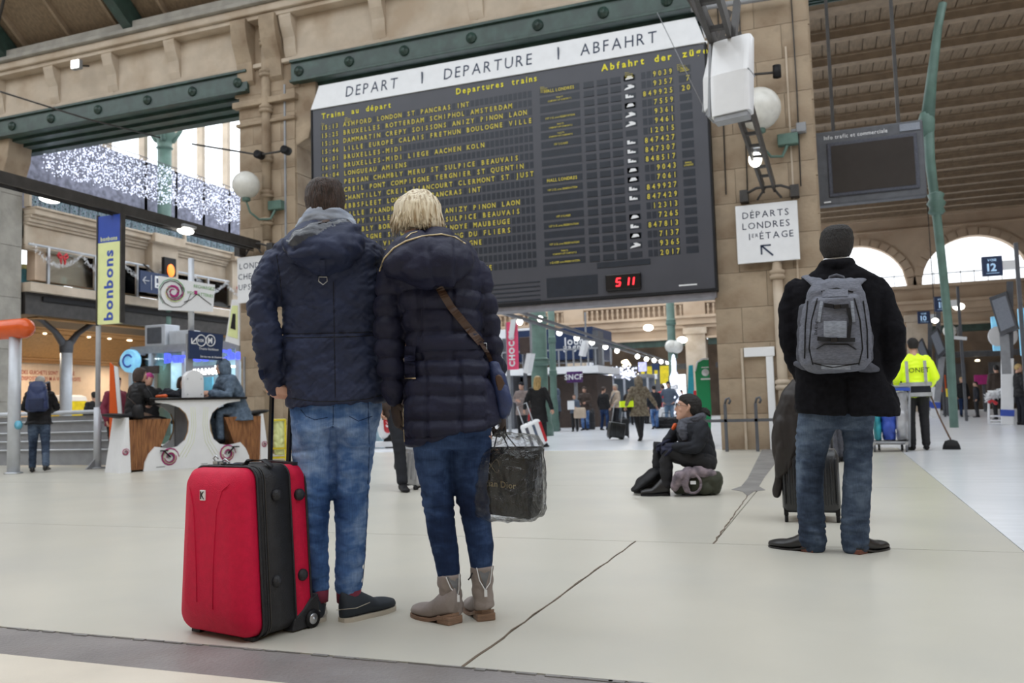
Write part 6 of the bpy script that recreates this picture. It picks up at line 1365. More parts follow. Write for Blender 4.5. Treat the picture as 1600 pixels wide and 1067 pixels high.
for i, (px, py, w, h, mt, lb) in enumerate(((833, 671, .5, .4, 'green_cloth', 'bright green bag on the floor beside the taupe coat'), (1022, 668, .34, .42, 'leather', 'brown leather handbag held low right of the fur coat'), (1041, 662, .5, .32, 'white', 'white bag on the dark luggage pile'), (1042, 669, .8, .36, 'black', 'low pile of dark luggage left of the seated woman'), (921, 671, .4, .7, 'case_black', 'dark bag standing among the waiting people'), (832, 676, .34, .62, 'red', 'small red suitcase behind the striped one'))):
    f = Fig('luggage_bag' if 'bag' in lb or 'luggage' in lb else 'suitcase', lb, px, py if 'white' not in lb else 668, 'bag' if 'bag' in lb or 'luggage' in lb else 'suitcase'); b = B(); bagbox(b, (0, 0, .36 if mt == 'white' else (.40 if mt == 'leather' else 0)), w, .3, h); fuse(b, 'bag_body', [M[mt]], f.root, voxel=.02, smooth=1, disp=lambda p, n: fold(p, 7, 7, 7, .02))
    z0 = h+(.36 if mt == 'white' else (.40 if mt == 'leather' else 0)); B().tube([(-w*.2, 0, z0-.04), (-w*.15, 0, z0+.14), (w*.15, 0, z0+.14), (w*.2, 0, z0-.04)], .012, 6).done('handle', M[mt], f.root)

# ---- between the couple: legs walking by, silver case, red and white scooter ----
person('person in dark brown clothes walking behind the couple, one boot lifted', 629, 764, 258, 200, ('coat_brown', .78, .22), 'coat_dark', hair=('short', 'hair_brown'), ankles=((-.09, -.35, .27), (.09, .25, .09)), knees=((-.09, .02, .52), (.09, .16, .50)), k=.98, arms=((-.24, -.04, 1.14), (-.20, .12, .92), (.24, -.04, 1.14), (.24, .02, .90)))
trolley('suitcase', 'silver hard shell cabin suitcase partly behind the woman in the puffer coat', 646, 764, 66, 36, 'silver_case', .10, -.9, None, .3)
f = Fig('display_scooter', 'red and white scooter with chrome bars seen between the couple', 602, 700, 'scooter'); r = f.root
B().limb([f.L(607, 612), f.L(607, 628), f.L(605, 645), f.L(603, 665), f.L(601, 678)], [(.05, .05), (.06, .08), (.16, .12), (.24, .16), (.14, .12)], 14, flat=(1, 0, 0)).done('front_shield', M['white_gloss'], r)
B().limb([f.L(609, 643, -.16), f.L(608, 658, -.20), f.L(606, 671, -.18)], [(.10, .04), (.13, .05), (.09, .04)], 12, flat=(1, 0, 0)).done('red_panel', M['red'], r)
b = B(); text(b, 'S', f.L(603, 667, -.24), (1, 0, 0), (0, 0, 1), .16, off=.03); b.done('lettering', M['white'], r)
b = B(); b.tube([f.L(598, 676), f.L(612, 690), f.L(618, 696)], .03, 6).tube([f.L(606, 674), f.L(618, 688)], .025, 6).tube([f.L(590, 648), f.L(612, 640)], .02, 6).done('chrome_tube', M['steel'], r)
B().lathe(f.L(616, 690)+V((0, -.08, 0)), [(.08, 0), (.20, 0), (.24, .03), (.24, .11), (.20, .14), (.08, .14)], 24, 'Y').done('wheel', M['black'], r)
B().box(f.L(598, 694)+V((0, .1, 0)), (.60, .5, .12)).done('white_plinth', M['white'], r, bevel=.01)

# ---- right side: sweeper, cart, people, signs ----
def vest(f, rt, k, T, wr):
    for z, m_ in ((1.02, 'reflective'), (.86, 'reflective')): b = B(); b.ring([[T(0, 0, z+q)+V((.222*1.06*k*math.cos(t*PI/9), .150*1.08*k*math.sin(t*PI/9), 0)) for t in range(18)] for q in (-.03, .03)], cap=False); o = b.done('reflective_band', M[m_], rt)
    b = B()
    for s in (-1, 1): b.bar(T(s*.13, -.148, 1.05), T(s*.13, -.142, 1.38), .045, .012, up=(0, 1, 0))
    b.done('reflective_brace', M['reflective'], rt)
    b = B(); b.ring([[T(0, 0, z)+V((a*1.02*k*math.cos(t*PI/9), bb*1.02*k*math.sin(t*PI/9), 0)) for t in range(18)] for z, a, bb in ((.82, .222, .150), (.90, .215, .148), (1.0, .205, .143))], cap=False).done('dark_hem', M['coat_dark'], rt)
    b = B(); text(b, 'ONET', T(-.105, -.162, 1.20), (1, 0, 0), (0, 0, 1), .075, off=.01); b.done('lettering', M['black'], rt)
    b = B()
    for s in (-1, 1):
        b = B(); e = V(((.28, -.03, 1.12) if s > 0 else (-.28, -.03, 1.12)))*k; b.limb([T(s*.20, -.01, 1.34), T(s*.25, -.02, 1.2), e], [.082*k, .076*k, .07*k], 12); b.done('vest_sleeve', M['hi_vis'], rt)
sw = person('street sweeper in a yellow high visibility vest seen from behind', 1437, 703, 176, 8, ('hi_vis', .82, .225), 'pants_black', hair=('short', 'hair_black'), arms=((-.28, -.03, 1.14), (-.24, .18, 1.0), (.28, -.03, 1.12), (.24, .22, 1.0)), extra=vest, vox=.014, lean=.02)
f = Fig('broom', 'long handled black broom held by the sweeper', 1487, 702, 'broom'); r = f.root; B().tube([f.L(1487, 690), f.L(1467, 650), f.L(1452, 612, .1)], .013, 6).done('handle', M['pants_brown'], r); b = B(); b.loft([(0, 0, .0, .13, .07, 4), (0, 0, .06, .12, .06, 4), (0, 0, .13, .09, .045, 4), (0, 0, .15, .03, .03, 3)], 18).done('brush_head', M['black'], r)
f = Fig('cleaning_cart', 'wheeled cleaning cart with blue and clear sacks beside the sweeper', 1388, 706, 'cart'); r = f.root; L = f.L
b = B()
for x in (1362, 1421): b.tube([L(x, 698), L(x, 604)], .018, 8); b.tube([L(x, 698, .55), L(x, 604, .55)], .018, 8); b.tube([L(x, 604), L(x, 604, .55)], .018, 8)
b.tube([L(1362, 692), L(1421, 692)], .025, 8).tube([L(1362, 692, .55), L(1421, 692, .55)], .025, 8).tube([L(1421, 604), L(1362, 604)], .018, 8); b.done('frame', M['grey'], r)
B().bar(L(1404, 608, -.02), L(1422, 608, -.02), .05, .05).bar(L(1364, 608, -.02), L(1404, 608, -.02), .05, .04).done('blue_rail', M['royal_blue'], r)
B().bb(L(1360, 692).x, L(1423, 692).x, 0, .55, L(1390, 694).z, L(1390, 690).z).done('tray', M['grey_dark'], r)
for x0, x1, mt, nm in ((1364, 1376, 'teal', 'teal_sack'), (1376, 1399, 'royal_blue', 'blue_sack'), (1399, 1420, 'silver_case', 'clear_sack')):
    b = B(); xa, xb = L(x0, 650).x, L(x1, 650).x; z0, z1 = L(x0, 688).z, L(x0, 612).z; b.loft([((xa+xb)/2, .22, z0, (xb-xa)/2*.8, .15, 3), ((xa+xb)/2, .22, z0+.2, (xb-xa)/2, .2, 3), ((xa+xb)/2, .22, z1-.1, (xb-xa)/2*.95, .18, 3), ((xa+xb)/2, .22, z1, (xb-xa)/2, .2, 3)], 18); fuse(b, nm, [M[mt]], r, voxel=.018, smooth=1, disp=lambda p, n: fold(p, 9, 9, 5, .02))
for x in (1367, 1374, 1417, 1410): c = L(x, 700, .0 if x in (1367, 1417) else .5); B().lathe(c+V((-.02, 0, .06-c.z)), [(0, 0), (.06, 0), (.06, .035), (0, .035)], 14, 'X').done('wheel', M['grey_dark'], r); B().box((c.x, c.y, .12), (.04, .08, .06)).done('caster_fork', M['steel'], r)
person('person in grey trousers walking, glimpsed between the legs of the backpack man', 1310, 722, 190, 60, ('grey_dark', .80, .22), 'pack_dark', hair=('short', 'hair_black'))
for lb, px, py, h, fc, cm, pm, hr_ in (('person in a black top with white band and blue trousers by the dark post', 1506, 651, 62, 200, 'black', 'denim_dark', ('short', 'hair_gold')),
    ('person in dark clothes just right of the black and white top', 1528, 652, 56, 100, 'coat_dark', 'pants_black', ('short', 'hair_black')),
    ('stout person in a dark brown coat behind the white luggage trolley', 1562, 656, 86, 20, 'coat_brown', 'pants_black', ('short', 'hair_black')),
    ('person in a black coat at the right edge of the hall', 1597, 664, 96, -60, 'black', 'coat_dark', ('short', 'hair_gold')),
    ('distant person in grey beside the orange stand', 1479, 648, 50, 90, 'grey_dark', 'coat_dark', ('short', 'hair_black'))):
    person(lb, px, py, h, fc, (cm, .8, .25 if 'stout' in lb else .22), pm, hair=hr_, bulk=1.2 if 'stout' in lb else 1.0)
# information posts with tilted screens
def infopost(label, px, py, top, lean_px, scr, w=.16, mat='grey_dark'):
    f = Fig('information_post', label, px, py, 'post'); r = f.root; L = f.L
    B().bar(L(px, py), L(px, top+60), .30, .22).done('foot_column', M['white'], r, bevel=.02) if w > .15 else None
    B().bar(L(px-.0, py-14), L(px, py-24), .32, .24).done('blue_band', M['royal_blue'], r)
    B().bar(L(px+4, top+70, .05), L(px+4, top-60, .05), .16, .16).done('upright', M[mat], r)
    x0, y0, x1, y1 = scr; sk = lean_px
    b = B(); t_ = [L(x0, y0+10, -.3), L(x1-sk, y0, -.2), L(x1, y1-12, -.2), L(x0+sk, y1, -.3)]; b.hexa(t_+[q+V((.05, .30, 0)) for q in t_]); s = b.done('screen_housing', M['grey_dark'], r)
    c = sum(t_, V())/4; q = [c+(p-c)*.8-V((0, .012, 0)) for p in t_]; B().hexa(q+[p+V((0, .01, 0)) for p in q]).done('screen', M['pack_light'], s)
    B().bar(L(x0+sk+6, y1-3, -.1), L(px, top+100, -.05), .22, .10).done('chute', M['grey'], r)
infopost('large tilted information screen marked 12 on a post at the far right', 1574, 664, 500, 18, (1545, 455, 1590, 525))
infopost('tilted narrow information screen on a post left of platform 12 sign', 1462, 652, 545, 14, (1452, 512, 1478, 560))
infopost('tilted grey information screen on the leftmost post near the sweeper', 1449, 650, 560, 12, (1431, 528, 1452, 570))
def platform(num, px0, py0, px1, py1, Y):
    a, c = AY(px0, py0, Y), AY(px1, py1, Y); s = thing('platform_sign', {'12': 'largest dark blue platform sign reading 12 against the arched window', '11': 'dark blue platform sign reading 11 beside the slender column', '10': 'smallest dark blue platform sign reading 10 above the sweeper'}[num], 'sign', ((a.x+c.x)/2, Y, c.z)); w, h = c.x-a.x, a.z-c.z
    B().box((0, 0, h/2), (w, .12, h)).done('panel', M['sign_blue'], s, bevel=.01)
    b = B(); text(b, num, (0, -.065, h*.24), (1, 0, 0), (0, 0, 1), h*.38, align='C', off=.03); text(b, 'VOIE', (0, -.065, h*.74), (1, 0, 0), (0, 0, 1), h*.12, align='C', off=.02); b.bb(-w*.32, w*.32, -.066, -.06, h*.12, h*.14); b.done('lettering', M['platform_blue'], s)
    B().bar((w/2, 0, h*.5), (w/2+.25, 0, h*.5), .12, .2).done('arm', M['white'], s); B().bar((w/2+.3, 0, h*1.6), (w/2+.3, 0, -c.z), .08, .08).done('pole', M['grey_dark'], s)
mm('platform_blue', (.45, .68, .95), .5, emis=.5)
platform('12', 1533, 402, 1567, 430, 22); platform('11', 1459, 464, 1482, 486, 30); platform('10', 1433, 487, 1454, 505, 36)
# luggage trolley with tinsel
f = Fig('luggage_trolley', 'white metal luggage trolley trimmed with white tinsel at the right', 1556, 664, 'trolley'); r = f.root; L = f.L; b = B()
for x in (1545, 1571): b.tube([L(x, 662), L(x, 612)], .03, 8).tube([L(x, 662, .5), L(x, 632, .5)], .03, 8)
for y in (650, 657, 662): b.tube([L(1545, y), L(1571, y)], .025, 6)
b.tube([L(1543, 612), L(1573, 612)], .035, 8); b.done('frame', M['white_gloss'], r)
b = B()
for i in range(90): t = random.random(); c = L(1541+26*t, 622-9*t+random.uniform(-4, 4), random.uniform(-.15, .05)); d = V([random.uniform(-1, 1) for _ in range(3)]).normalized()*.10; b.bar(c-d, c+d, .03, .01)
stuff(b.done('tinsel', M['white_gloss'], r)); B().limb([L(1546, 628, -.2), L(1551, 626, -.2), L(1556, 630, -.2)], [.05, .03, .05], 8).done('ribbon', M['red'], r)
for lb, x0, y0, x1, y1, Y, mt in (('blue advertising screen with white shapes behind the tilted screen', 1548, 495, 1583, 547, 33, 'poster_blue'), ('tall pale blue advertising screen at the right edge', 1590, 482, 1612, 555, 28, 'poster_blue'), ('orange striped stand near the dark post', 1469, 586, 1479, 612, 38, 'orange'), ('small magenta shop screen at the back right', 1522, 586, 1552, 600, 44, 'magenta'), ('yellow round sign near the orange stand', 1478, 607, 1484, 620, 37, 'yellow')):
    if mt == 'poster_blue' and 'poster_blue' not in M: mm('poster_blue', (.22, .55, .80), .5, emis=.6)
    a, c = AY(x0, y0, Y), AY(x1, y1, Y); o = thing('advertising_screen' if 'screen' in lb else 'display_stand', lb, 'screen' if 'screen' in lb else 'stand', ((a.x+c.x)/2, Y, 0)); w = c.x-a.x
    B().box((0, 0, (a.z+c.z)/2), (w, .2, a.z-c.z)).done('panel', M[mt], o, bevel=.02); B().bar((0, .12, 0), (0, .12, a.z), .12, .1).done('support', M['grey_dark'], o)
    if 'white shapes' in lb:
        b = B()
        for dx in (-.28, .30): b.ball((w*dx, -.1, (a.z+c.z)/2-.1), (.28, .03, .34), 16)
        b.done('printed_shape', M['white'], o)
p = AY(1557, 473, 45); o = thing('hall_lamp', 'white round lamp glowing at the back right above the openings', 'lamp', (AY(1498, 479, 45).x, 45, AY(1498, 479, 45).z)); B().ball((0, 0, 0), (.26, .26, .17), 16).done('bulb', M['lamp'], o); B().bar((0, 0, .1), (0, 2.6, .5), .05).done('arm', M['iron'], o)
q = AY(1461, 501, 34); o = thing('hall_lamp', 'small lit lamp beside the platform 10 sign', 'lamp', q); B().ball((0, 0, 0), (.12, .12, .09), 14).done('bulb', M['lamp'], o); B().bar((0, 0, .08), (0, 0, 9.76-q.z), .03).done('rod', M['iron'], o)
q = AY(1484, 517, 30); o = thing('globe_lamp', 'white globe lamp hanging below the platform 11 sign', 'lamp', q); B().ball((0, 0, 0), .20, 18).done('globe', M['glass_globe'], o); B().bar((0, 0, .15), (-.06, 0, 1.2), .08).done('white_pipe', M['white'], o)
q = AY(1497, 528, 30); o = thing('security_camera', 'long white camera housing below the platform 11 sign', 'camera', q); B().bar((-.22, 0, .04), (.24, -.05, -.04), .13, .10).done('housing', M['white'], o, bevel=.01); B().bar((0, 0, .04), (0, 0, .35), .04).done('bracket', M['grey'], o)
# ================= SEATED WOMAN BY THE RIGHT PIER =================
s1_ = Fig('person', 'woman with a dark ponytail and grey scarf sitting low on bags by the right pier', 1062, 772)
R5 = s1_.root; L = s1_.L
b = B(); hc = L(1076, 637, .0); P5 = head(b, hc, (-1, .10, .16), (.12, 0, 1), k=1.06)
s1_.rows(b, [(662, 1068, 1094, .0, .08), (672, 1060, 1104, .0, .12), (695, 1064, 1110, .0, .13), (725, 1075, 1116, .0, .13)])
s1_.limb(b, [(1092, 678, -.16, 6), (1086, 697, -.20, 5.5), (1058, 697, -.18, 5)]); s1_.limb(b, [(1066, 674, .15, 6), (1052, 684, .18, 5), (1042, 689, .15, 4.5)])
s1_.limb(b, [(1104, 724, -.10, 10), (1045, 706, -.13, 7), (1042, 730, -.13, 6), (1043, 755, -.13, 6)]); s1_.limb(b, [(1104, 724, .10, 10), (1028, 702, .12, 7), (1030, 730, .11, 6), (1032, 752, .1, 6)])
body5 = fuse(b, 'body', [M['skin']], R5, voxel=.009, smooth=1)
b = B(); b.ball(hc+V((-.088, -.030, .028)), .010, 8).done('eye', M['white'], R5); b = B(); b.ball(hc+V((-.0955, -.034, .029)), .006, 6).done('iris', M['hair_brown'], R5)
b = B(); b.limb([P5(-.022, .098, -.062), P5(0, .104, -.061), P5(.022, .098, -.062)], [.004, .006, .004], 6).limb([P5(-.018, .096, -.071), P5(0, .102, -.072), P5(.018, .096, -.071)], [.004, .006, .004], 6).done('lips', M['pink_stone'], R5)
b = B()
for s in (-1, 1):
    c = P5(s*.034, .108, .010); b.tube([c+(P5(1, 0, 0)-P5(0, 0, 0)).normalized()*.026*math.cos(t*PI/6)+(P5(0, 0, 1)-P5(0, 0, 0)).normalized()*.019*math.sin(t*PI/6) for t in range(13)], .0022, 5)
    b.tube([P5(s*.062, .10, .014), P5(s*.080, .04, .012), P5(s*.082, -.01, .014)], .002, 5)
b.done('glasses', M['iron'], R5)
b = B()
def HP(x, y, z): return P5(x, y, z)
b.ring([[HP(a*math.cos(t*PI/9), yc+bb*math.sin(t*PI/9), z) for t in range(18)] for z, a, yc, bb in ((-.075, .050, -.075, .032), (-.04, .072, -.055, .056), (.0, .082, -.035, .075), (.03, .086, -.022, .092), (.06, .085, -.006, .104), (.09, .074, .0, .094), (.115, .048, .0, .062), (.127, .015, .0, .02))])
fuse(b, 'hair', [M['hair_black']], R5, voxel=.007, smooth=1, disp=lambda p, n: .004*noise.noise(V((p.x*20, p.y*50, p.z*70))))
b = B(); b.ball(L(1099, 643, 0), (.055, .045, .04), 14); b.limb([L(1099, 643), L(1106, 645), L(1109, 649)], [.035, .028, .012], 8); fuse(b, 'hair_bun', [M['hair_black']], R5, voxel=.008, smooth=1, disp=lambda p, n: .008*noise.noise(p*60))
b = B(); c = L(1082, 659, 0)
for k_ in range(3): b.limb([c+V((math.cos(t*PI/10)*.105-.01*k_, math.sin(t*PI/10)*.10, .028-.03*k_+.03*math.cos(t*PI/10))) for t in range(21)], [.030]*21, 10, ends=False)
s1_.limb(b, [(1068, 660, -.10, 7), (1066, 672, -.14, 8), (1070, 684, -.15, 6)])
fuse(b, 'scarf', [M['pack_dark']], R5, voxel=.009, smooth=1, disp=lambda p, n: fold(p, 12, 12, 34, .008))
b = B(); s1_.rows(b, [(655, 1072, 1096, .0, .09), (663, 1062, 1106, .0, .14), (672, 1057, 1110, .0, .17), (690, 1060, 1114, .0, .18), (710, 1068, 1119, .0, .185), (724, 1074, 1119, .0, .18), (732, 1082, 1115, .0, .15)], e=2.4)
s1_.limb(b, [(1096, 668, -.17, 12), (1094, 685, -.22, 12), (1087, 699, -.23, 11), (1070, 700, -.21, 9), (1055, 698, -.18, 7.5)], n=16); s1_.limb(b, [(1072, 668, .15, 12), (1060, 672, .17, 12), (1050, 684, .19, 10), (1043, 691, .16, 9), (1040, 690, .14, 7)], n=16)
fuse(b, 'jacket', [M['coat_dark']], R5, voxel=.011, smooth=1, disp=lambda p, n: fold(p, 9, 9, 12, .011, 71))
b = B(); hand(b, L(1055, 698, -.18), (-1, .3, -.1), (.1, .6, -1), 1, .5, 1.15); hand(b, L(1042, 690, .12), (-.8, -.8, -.3), (.2, -.2, -1), -1, .45, 1.15); s1_.limb(b, [(1054, 698, -.18, 6.5), (1044, 699, -.15, 7)]); fuse(b, 'gloves', [M['navy_puffer']], R5, voxel=.0065, smooth=1)
b = B(); s1_.rows(b, [(706, 1070, 1116, .0, .15), (722, 1072, 1120, .0, .18), (734, 1076, 1116, .0, .17)])
s1_.limb(b, [(1104, 722, -.10, 17), (1070, 714, -.13, 15), (1043, 704, -.13, 12), (1041, 722, -.13, 10.5), (1042, 756, -.13, 9)], n=16); s1_.limb(b, [(1104, 722, .10, 17), (1060, 710, .12, 15), (1026, 700, .12, 12), (1029, 722, .11, 10.5), (1031, 754, .10, 9)], n=16)
fuse(b, 'trousers', [M['pants_black']], R5, voxel=.010, smooth=1, disp=lambda p, n: fold(p, 9, 9, 14, .008, 81))
for (x, dy) in ((1047, -.13), (1035, .12)):
    c = L(x, 768, dy); c.z = 0; shoe(R5, 'boot', c, math.radians(90), .27, .10, 'shoe_black', 'black', .09, .02, heel_h=.012, collar=.14)
b = B(); s1_.limb(b, [(1052, 669, .04, 3.0, .02), (1055, 664, .04, 3.5, .02)], n=8); b.done('orange_badge', M['orange'], R5)
rl = thing('bag_bundle', 'bundle of olive and lilac patterned bags the woman sits on', 'bag', s1_.p, s1_.rz); b = B()
s1_.rows(b, [(769, 1056, 1122, .0, .16), (762, 1052, 1127, .0, .20), (748, 1053, 1129, .0, .21), (738, 1056, 1124, .0, .19)], e=3); fuse(b, 'olive_bag', [M['olive']], rl, voxel=.012, smooth=1, disp=lambda p, n: fold(p, 8, 8, 8, .02)) if 'olive' in M else (mm('olive', (.055, .060, .040), .8, var=.2), mm('lilac', (.30, .24, .27), .8, var=.3, scale=16, col2=(.12, .10, .12)), fuse(b, 'olive_bag', [M['olive']], rl, voxel=.012, smooth=1, disp=lambda p, n: fold(p, 8, 8, 8, .02)))
b = B(); s1_.limb(b, [(1054, 762, -.22, 7), (1060, 745, -.24, 9), (1075, 738, -.22, 8), (1095, 737, -.20, 8), (1112, 740, -.16, 7)], n=14); s1_.limb(b, [(1075, 740, -.24, 6), (1070, 755, -.25, 5), (1074, 766, -.24, 4)]); fuse(b, 'patterned_bag', [M['lilac']], rl, voxel=.010, smooth=1, disp=lambda p, n: fold(p, 12, 12, 12, .012))
c = L(1082, 754, -.24); B().tube([c+V((.075*math.cos(t*PI/9), 0, .085*math.sin(t*PI/9)-.01)) for t in range(19)], .012, 6).done('loop_handle', M['lilac'], rl); B().box(L(1083, 754, -.235), (.05, .006, .03)).done('label', M['white'], rl)
nb = thing('folded_bag', 'flat black bag lying on the floor before the seated woman', 'bag', s1_.p, s1_.rz); b = B(); s1_.limb(b, [(993, 763, -.05, 3, .06), (1005, 752, .0, 8, .10), (1022, 742, .05, 12, .10), (1036, 742, .08, 12, .08)], n=14, flat=(0, 0, 1)); fuse(b, 'bag_body', [M['black']], nb, voxel=.012, smooth=1, disp=lambda p, n: fold(p, 8, 8, 8, .012))
# ================= GREEN AND TEAL STANDS =================
f = Fig('ticket_machine', 'tall green rounded service post with white emblem at the right pier', 1105, 696, 'machine'); r = f.root; L = f.L
pts = [(L(1093, 690).x, .02), (L(1110, 690).x, .02), (L(1114, 690).x, L(1112, 640).z), (L(1113, 690).x, L(1112, 561).z), (L(1104, 690).x, L(1102, 561).z), (L(1095, 690).x, L(1095, 566).z), (L(1091, 690).x, L(1091, 580).z), (L(1092, 690).x, L(1091, 630).z)]
B().prism(pts, -.12, .16, 'XZ').done('cabinet', M['green_sign'], r, bevel=.01); B().tube([V((p[0], -.12, p[1])) for p in pts[3:7]], .02, 6).done('rim', M['white'], r)
c = L(1102, 582, -.125); B().lathe((c.x, -.122, c.z), [(0, -.004), (.07, -.004), (.07, 0), (0, 0)], 18, 'Y').done('emblem', M['white'], r); b = B(); b.bb(c.x-.09, c.x+.09, -.126, -.12, c.z-.14, c.z-.11).bb(c.x-.07, c.x+.07, -.126, -.12, c.z+.09, c.z+.11).done('emblem_bar', M['white'], r)
f = Fig('service_post', 'teal leaning display post left of the green one', 1082, 672, 'stand'); L = f.L; B().prism([(L(1074, 690).x, .02), (L(1089, 690).x, .02), (L(1088, 690).x, L(1086, 570).z), (L(1081, 690).x, L(1081, 571).z), (L(1077, 690).x, L(1077, 620).z)], -.1, .12, 'XZ').done('panel', M['teal'], f.root, bevel=.01)
f = Fig('fire_post', 'red and white post between the teal and green stands', 1091, 676, 'post'); L = f.L; B().bar((0, 0, .0), (0, 0, L(1091, 610).z), .16, .14).done('red_post', M['red'], f.root, bevel=.01); B().bar((.1, 0, .0), (.1, 0, L(1091, 622).z), .07, .1).done('white_post', M['white'], f.root)
# ================= KIOSK WITH BICYCLE SEATS =================
ka = math.atan2(.917, .40); kc = V((-10.22, 11.72, 0)); KI = thing('charging_kiosk', 'white pedal desk kiosk with curled emblems and slatted wooden seats at both ends', 'kiosk', kc, ka)
Ki = (Matrix.Translation(kc) @ Matrix.Rotation(ka, 4, 'Z')).inverted()
def KP(px, py, y=-.3):
    o = Ki @ CAM; d = Ki.to_3x3() @ ray(px, py); return o+d*((y-o.y)/d.y)
def kx(px, py, y=-.3): q = KP(px, py, y); return (q.x, q.z)
for yy in (-.30, .26):
    outer = [(-.98, 0), (-1.0, .22), (-.93, .40), (-.80, .50), (-.66, .50)]
    L_ = []   # left hand opening between desk and foot, as an arc
    def side(s):
        p = [(s*.0, 0), (s*.90, 0), (s*.86, .18), (s*.78, .34), (s*.70, .42)]
        arc = [(s*(.70-.02), .44)]
        for t in range(0, 11): a = -PI/2+PI*t/10*.98; arc.append((s*(.50-.30*math.cos(a)**1 if False else .50-.30*math.cos(a)), .70+.34*math.sin(a)))
        return p, arc
    for s in (-1, 1):
        # foot fan, waist and desk flare as one outline
        o_ = [(0, 0), (s*.92, 0), (s*.90, .14), (s*.84, .27), (s*.74, .38), (s*.62, .36), (s*.50, .34), (s*.36, .37), (s*.25, .46), (s*.19, .60), (s*.18, .76), (s*.23, .90), (s*.34, 1.0), (s*.50, 1.06), (s*.74, 1.09), (s*.74, 1.12), (0, 1.12)]
        b = B(); q = B()
        # strip it vertically to stay convex
        n = len(o_)
        q.prism(o_ if s > 0 else o_[::-1], yy, yy+.04, 'XZ'); q.done('side_panel', M['white_gloss'], KI)
B().bb(-.85, .85, -.34, .34, 1.12, 1.16).done('desk_top', M['gloss_black'], KI, bevel=.006)
B().bb(-.17, .17, -.26, .26, .1, 1.12).done('core', M['grey'], KI)
for s in (-1, 1): B().tube([(s*.25, -.28, .46), (s*.19, -.28, .60), (s*.18, -.28, .76), (s*.23, -.28, .90), (s*.34, -.28, 1.0)], .012, 6).tube([(s*.26, .25, .46), (s*.20, .25, .60), (s*.19, .25, .76), (s*.24, .25, .90)], .012, 6).done('wood_lining', M['wood_warm'], KI)
B().prism([(-.17, 1.16), (.17, 1.16), (.17, 1.46)]+[(.17*math.cos(PI*t/8), 1.46+.17*math.sin(PI*t/8)) for t in range(1, 8)]+[(-.17, 1.46)], -.12, .0, 'XZ').done('upright_shield', M['white_gloss'], KI, bevel=.01)
for x, z in ((-.12, 1.22), (.12, 1.22), (-.12, 1.48), (.12, 1.48)): B().lathe((x, -.125, z), [(0, -.004), (.012, -.004), (.012, 0), (0, 0)], 8, 'Y').done('screw', M['steel'], KI)
def swirl(c, r, y, par, w=.012, m1_='magenta', m2_='sign_yellow'):
    for i, mt in enumerate((m1_, m2_, m1_, 'olive')):
        b = B(); pts = [V((c[0]+r*(1-i*.2-.02*t)*math.cos(t*.5+i*1.6), y-.002*i, c[1]+r*(1-i*.2-.02*t)*math.sin(t*.5+i*1.6))) for t in range(14)]; b.limb(pts, [(w*(.4+.6*math.sin(PI*t/13)), .0012) for t in range(14)], 6, flat=(0, 1, 0) if False else None, ends=False); b.done('swirl', M[mt], par)
for s in (-1, 1):
    swirl((s*.50, .20), .15, -.306, KI, .014)
    b = B()
    for j in range(3): b.tube([(s*(.08+.035*j), -.303, 1.0), (s*(.06+.035*j), -.303, .7), (s*(.10+.05*j), -.303, .42), (s*(.24+.06*j), -.303, .18)], .0022, 4)
    b.done('print_line', M['sign_yellow'], KI)
    # pedal crank
    B().bar((s*.50, -.33, .20), (s*.60, -.33, .30), .03, .015).box((s*.62, -.36, .31), (.10, .08, .02)).done('pedal', M['black'], KI)
for s in (-1, 1):
    e0, e1 = (-1.26, -.86) if s < 0 else (.86, 1.26)
    # seat: slatted wooden front between white end boards, black top
    x0, x1 = s*.62, s*1.14
    for j in range(9):
        t = j/8; xb = s*(.80+.30*t); xt = s*(.50+.62*t); m_ = B(); w = .026
        m_.hexa([V((xb-w, -.27, .03)), V((xb+w, -.27, .03)), V((xb+w, -.24, .03)), V((xb-w, -.24, .03)), V((xt-w*1.35, -.27, .82)), V((xt+w*1.35, -.27, .82)), V((xt+w*1.35, -.24, .82)), V((xt-w*1.35, -.24, .82))]); m_.done('wood_slat', M['wood_slat'], KI)
    B().hexa([V((s*.80, -.23, .03)), V((s*1.12, -.23, .03)), V((s*1.12, .25, .03)), V((s*.80, .25, .03)), V((s*.50, -.23, .82)), V((s*1.14, -.23, .82)), V((s*1.14, .25, .82)), V((s*.50, .25, .82))]).done('seat_core', M['wood_slat'], KI)
    B().hexa([V((s*1.12, -.30, .0)), V((s*1.30, -.30, .0)), V((s*1.30, .28, .0)), V((s*1.12, .28, .0)), V((s*1.15, -.28, .86)), V((s*1.19, -.28, .86)), V((s*1.19, .26, .86)), V((s*1.15, .26, .86))]).done('end_board', M['white_gloss'], KI)
    swirl((s*1.20, .32), .055, -.302, KI, .007)
    B().limb([(s*.50, 0, .83), (s*.70, 0, .86), (s*.95, 0, .86), (s*1.22, 0, .89)], [(.10, .03), (.18, .035), (.24, .035), (.25, .04)], 14, flat=(0, 1, 0)).done('saddle', M['black'], KI)
b = B(); b.bb(.03, .14, -.303, -.3, .045, .06).bb(-.72, -.58, -.303, -.3, .045, .06).done('small_print', M['grey'], KI)
B().box((-.03, 0, 1.7), (.10, .06, 1.1)).done('mast', M['grey'], KI); B().tube([(0, 0, 2.2), (0, 0, 3.55)], .05, 10).done('pole', M['alu'], KI)
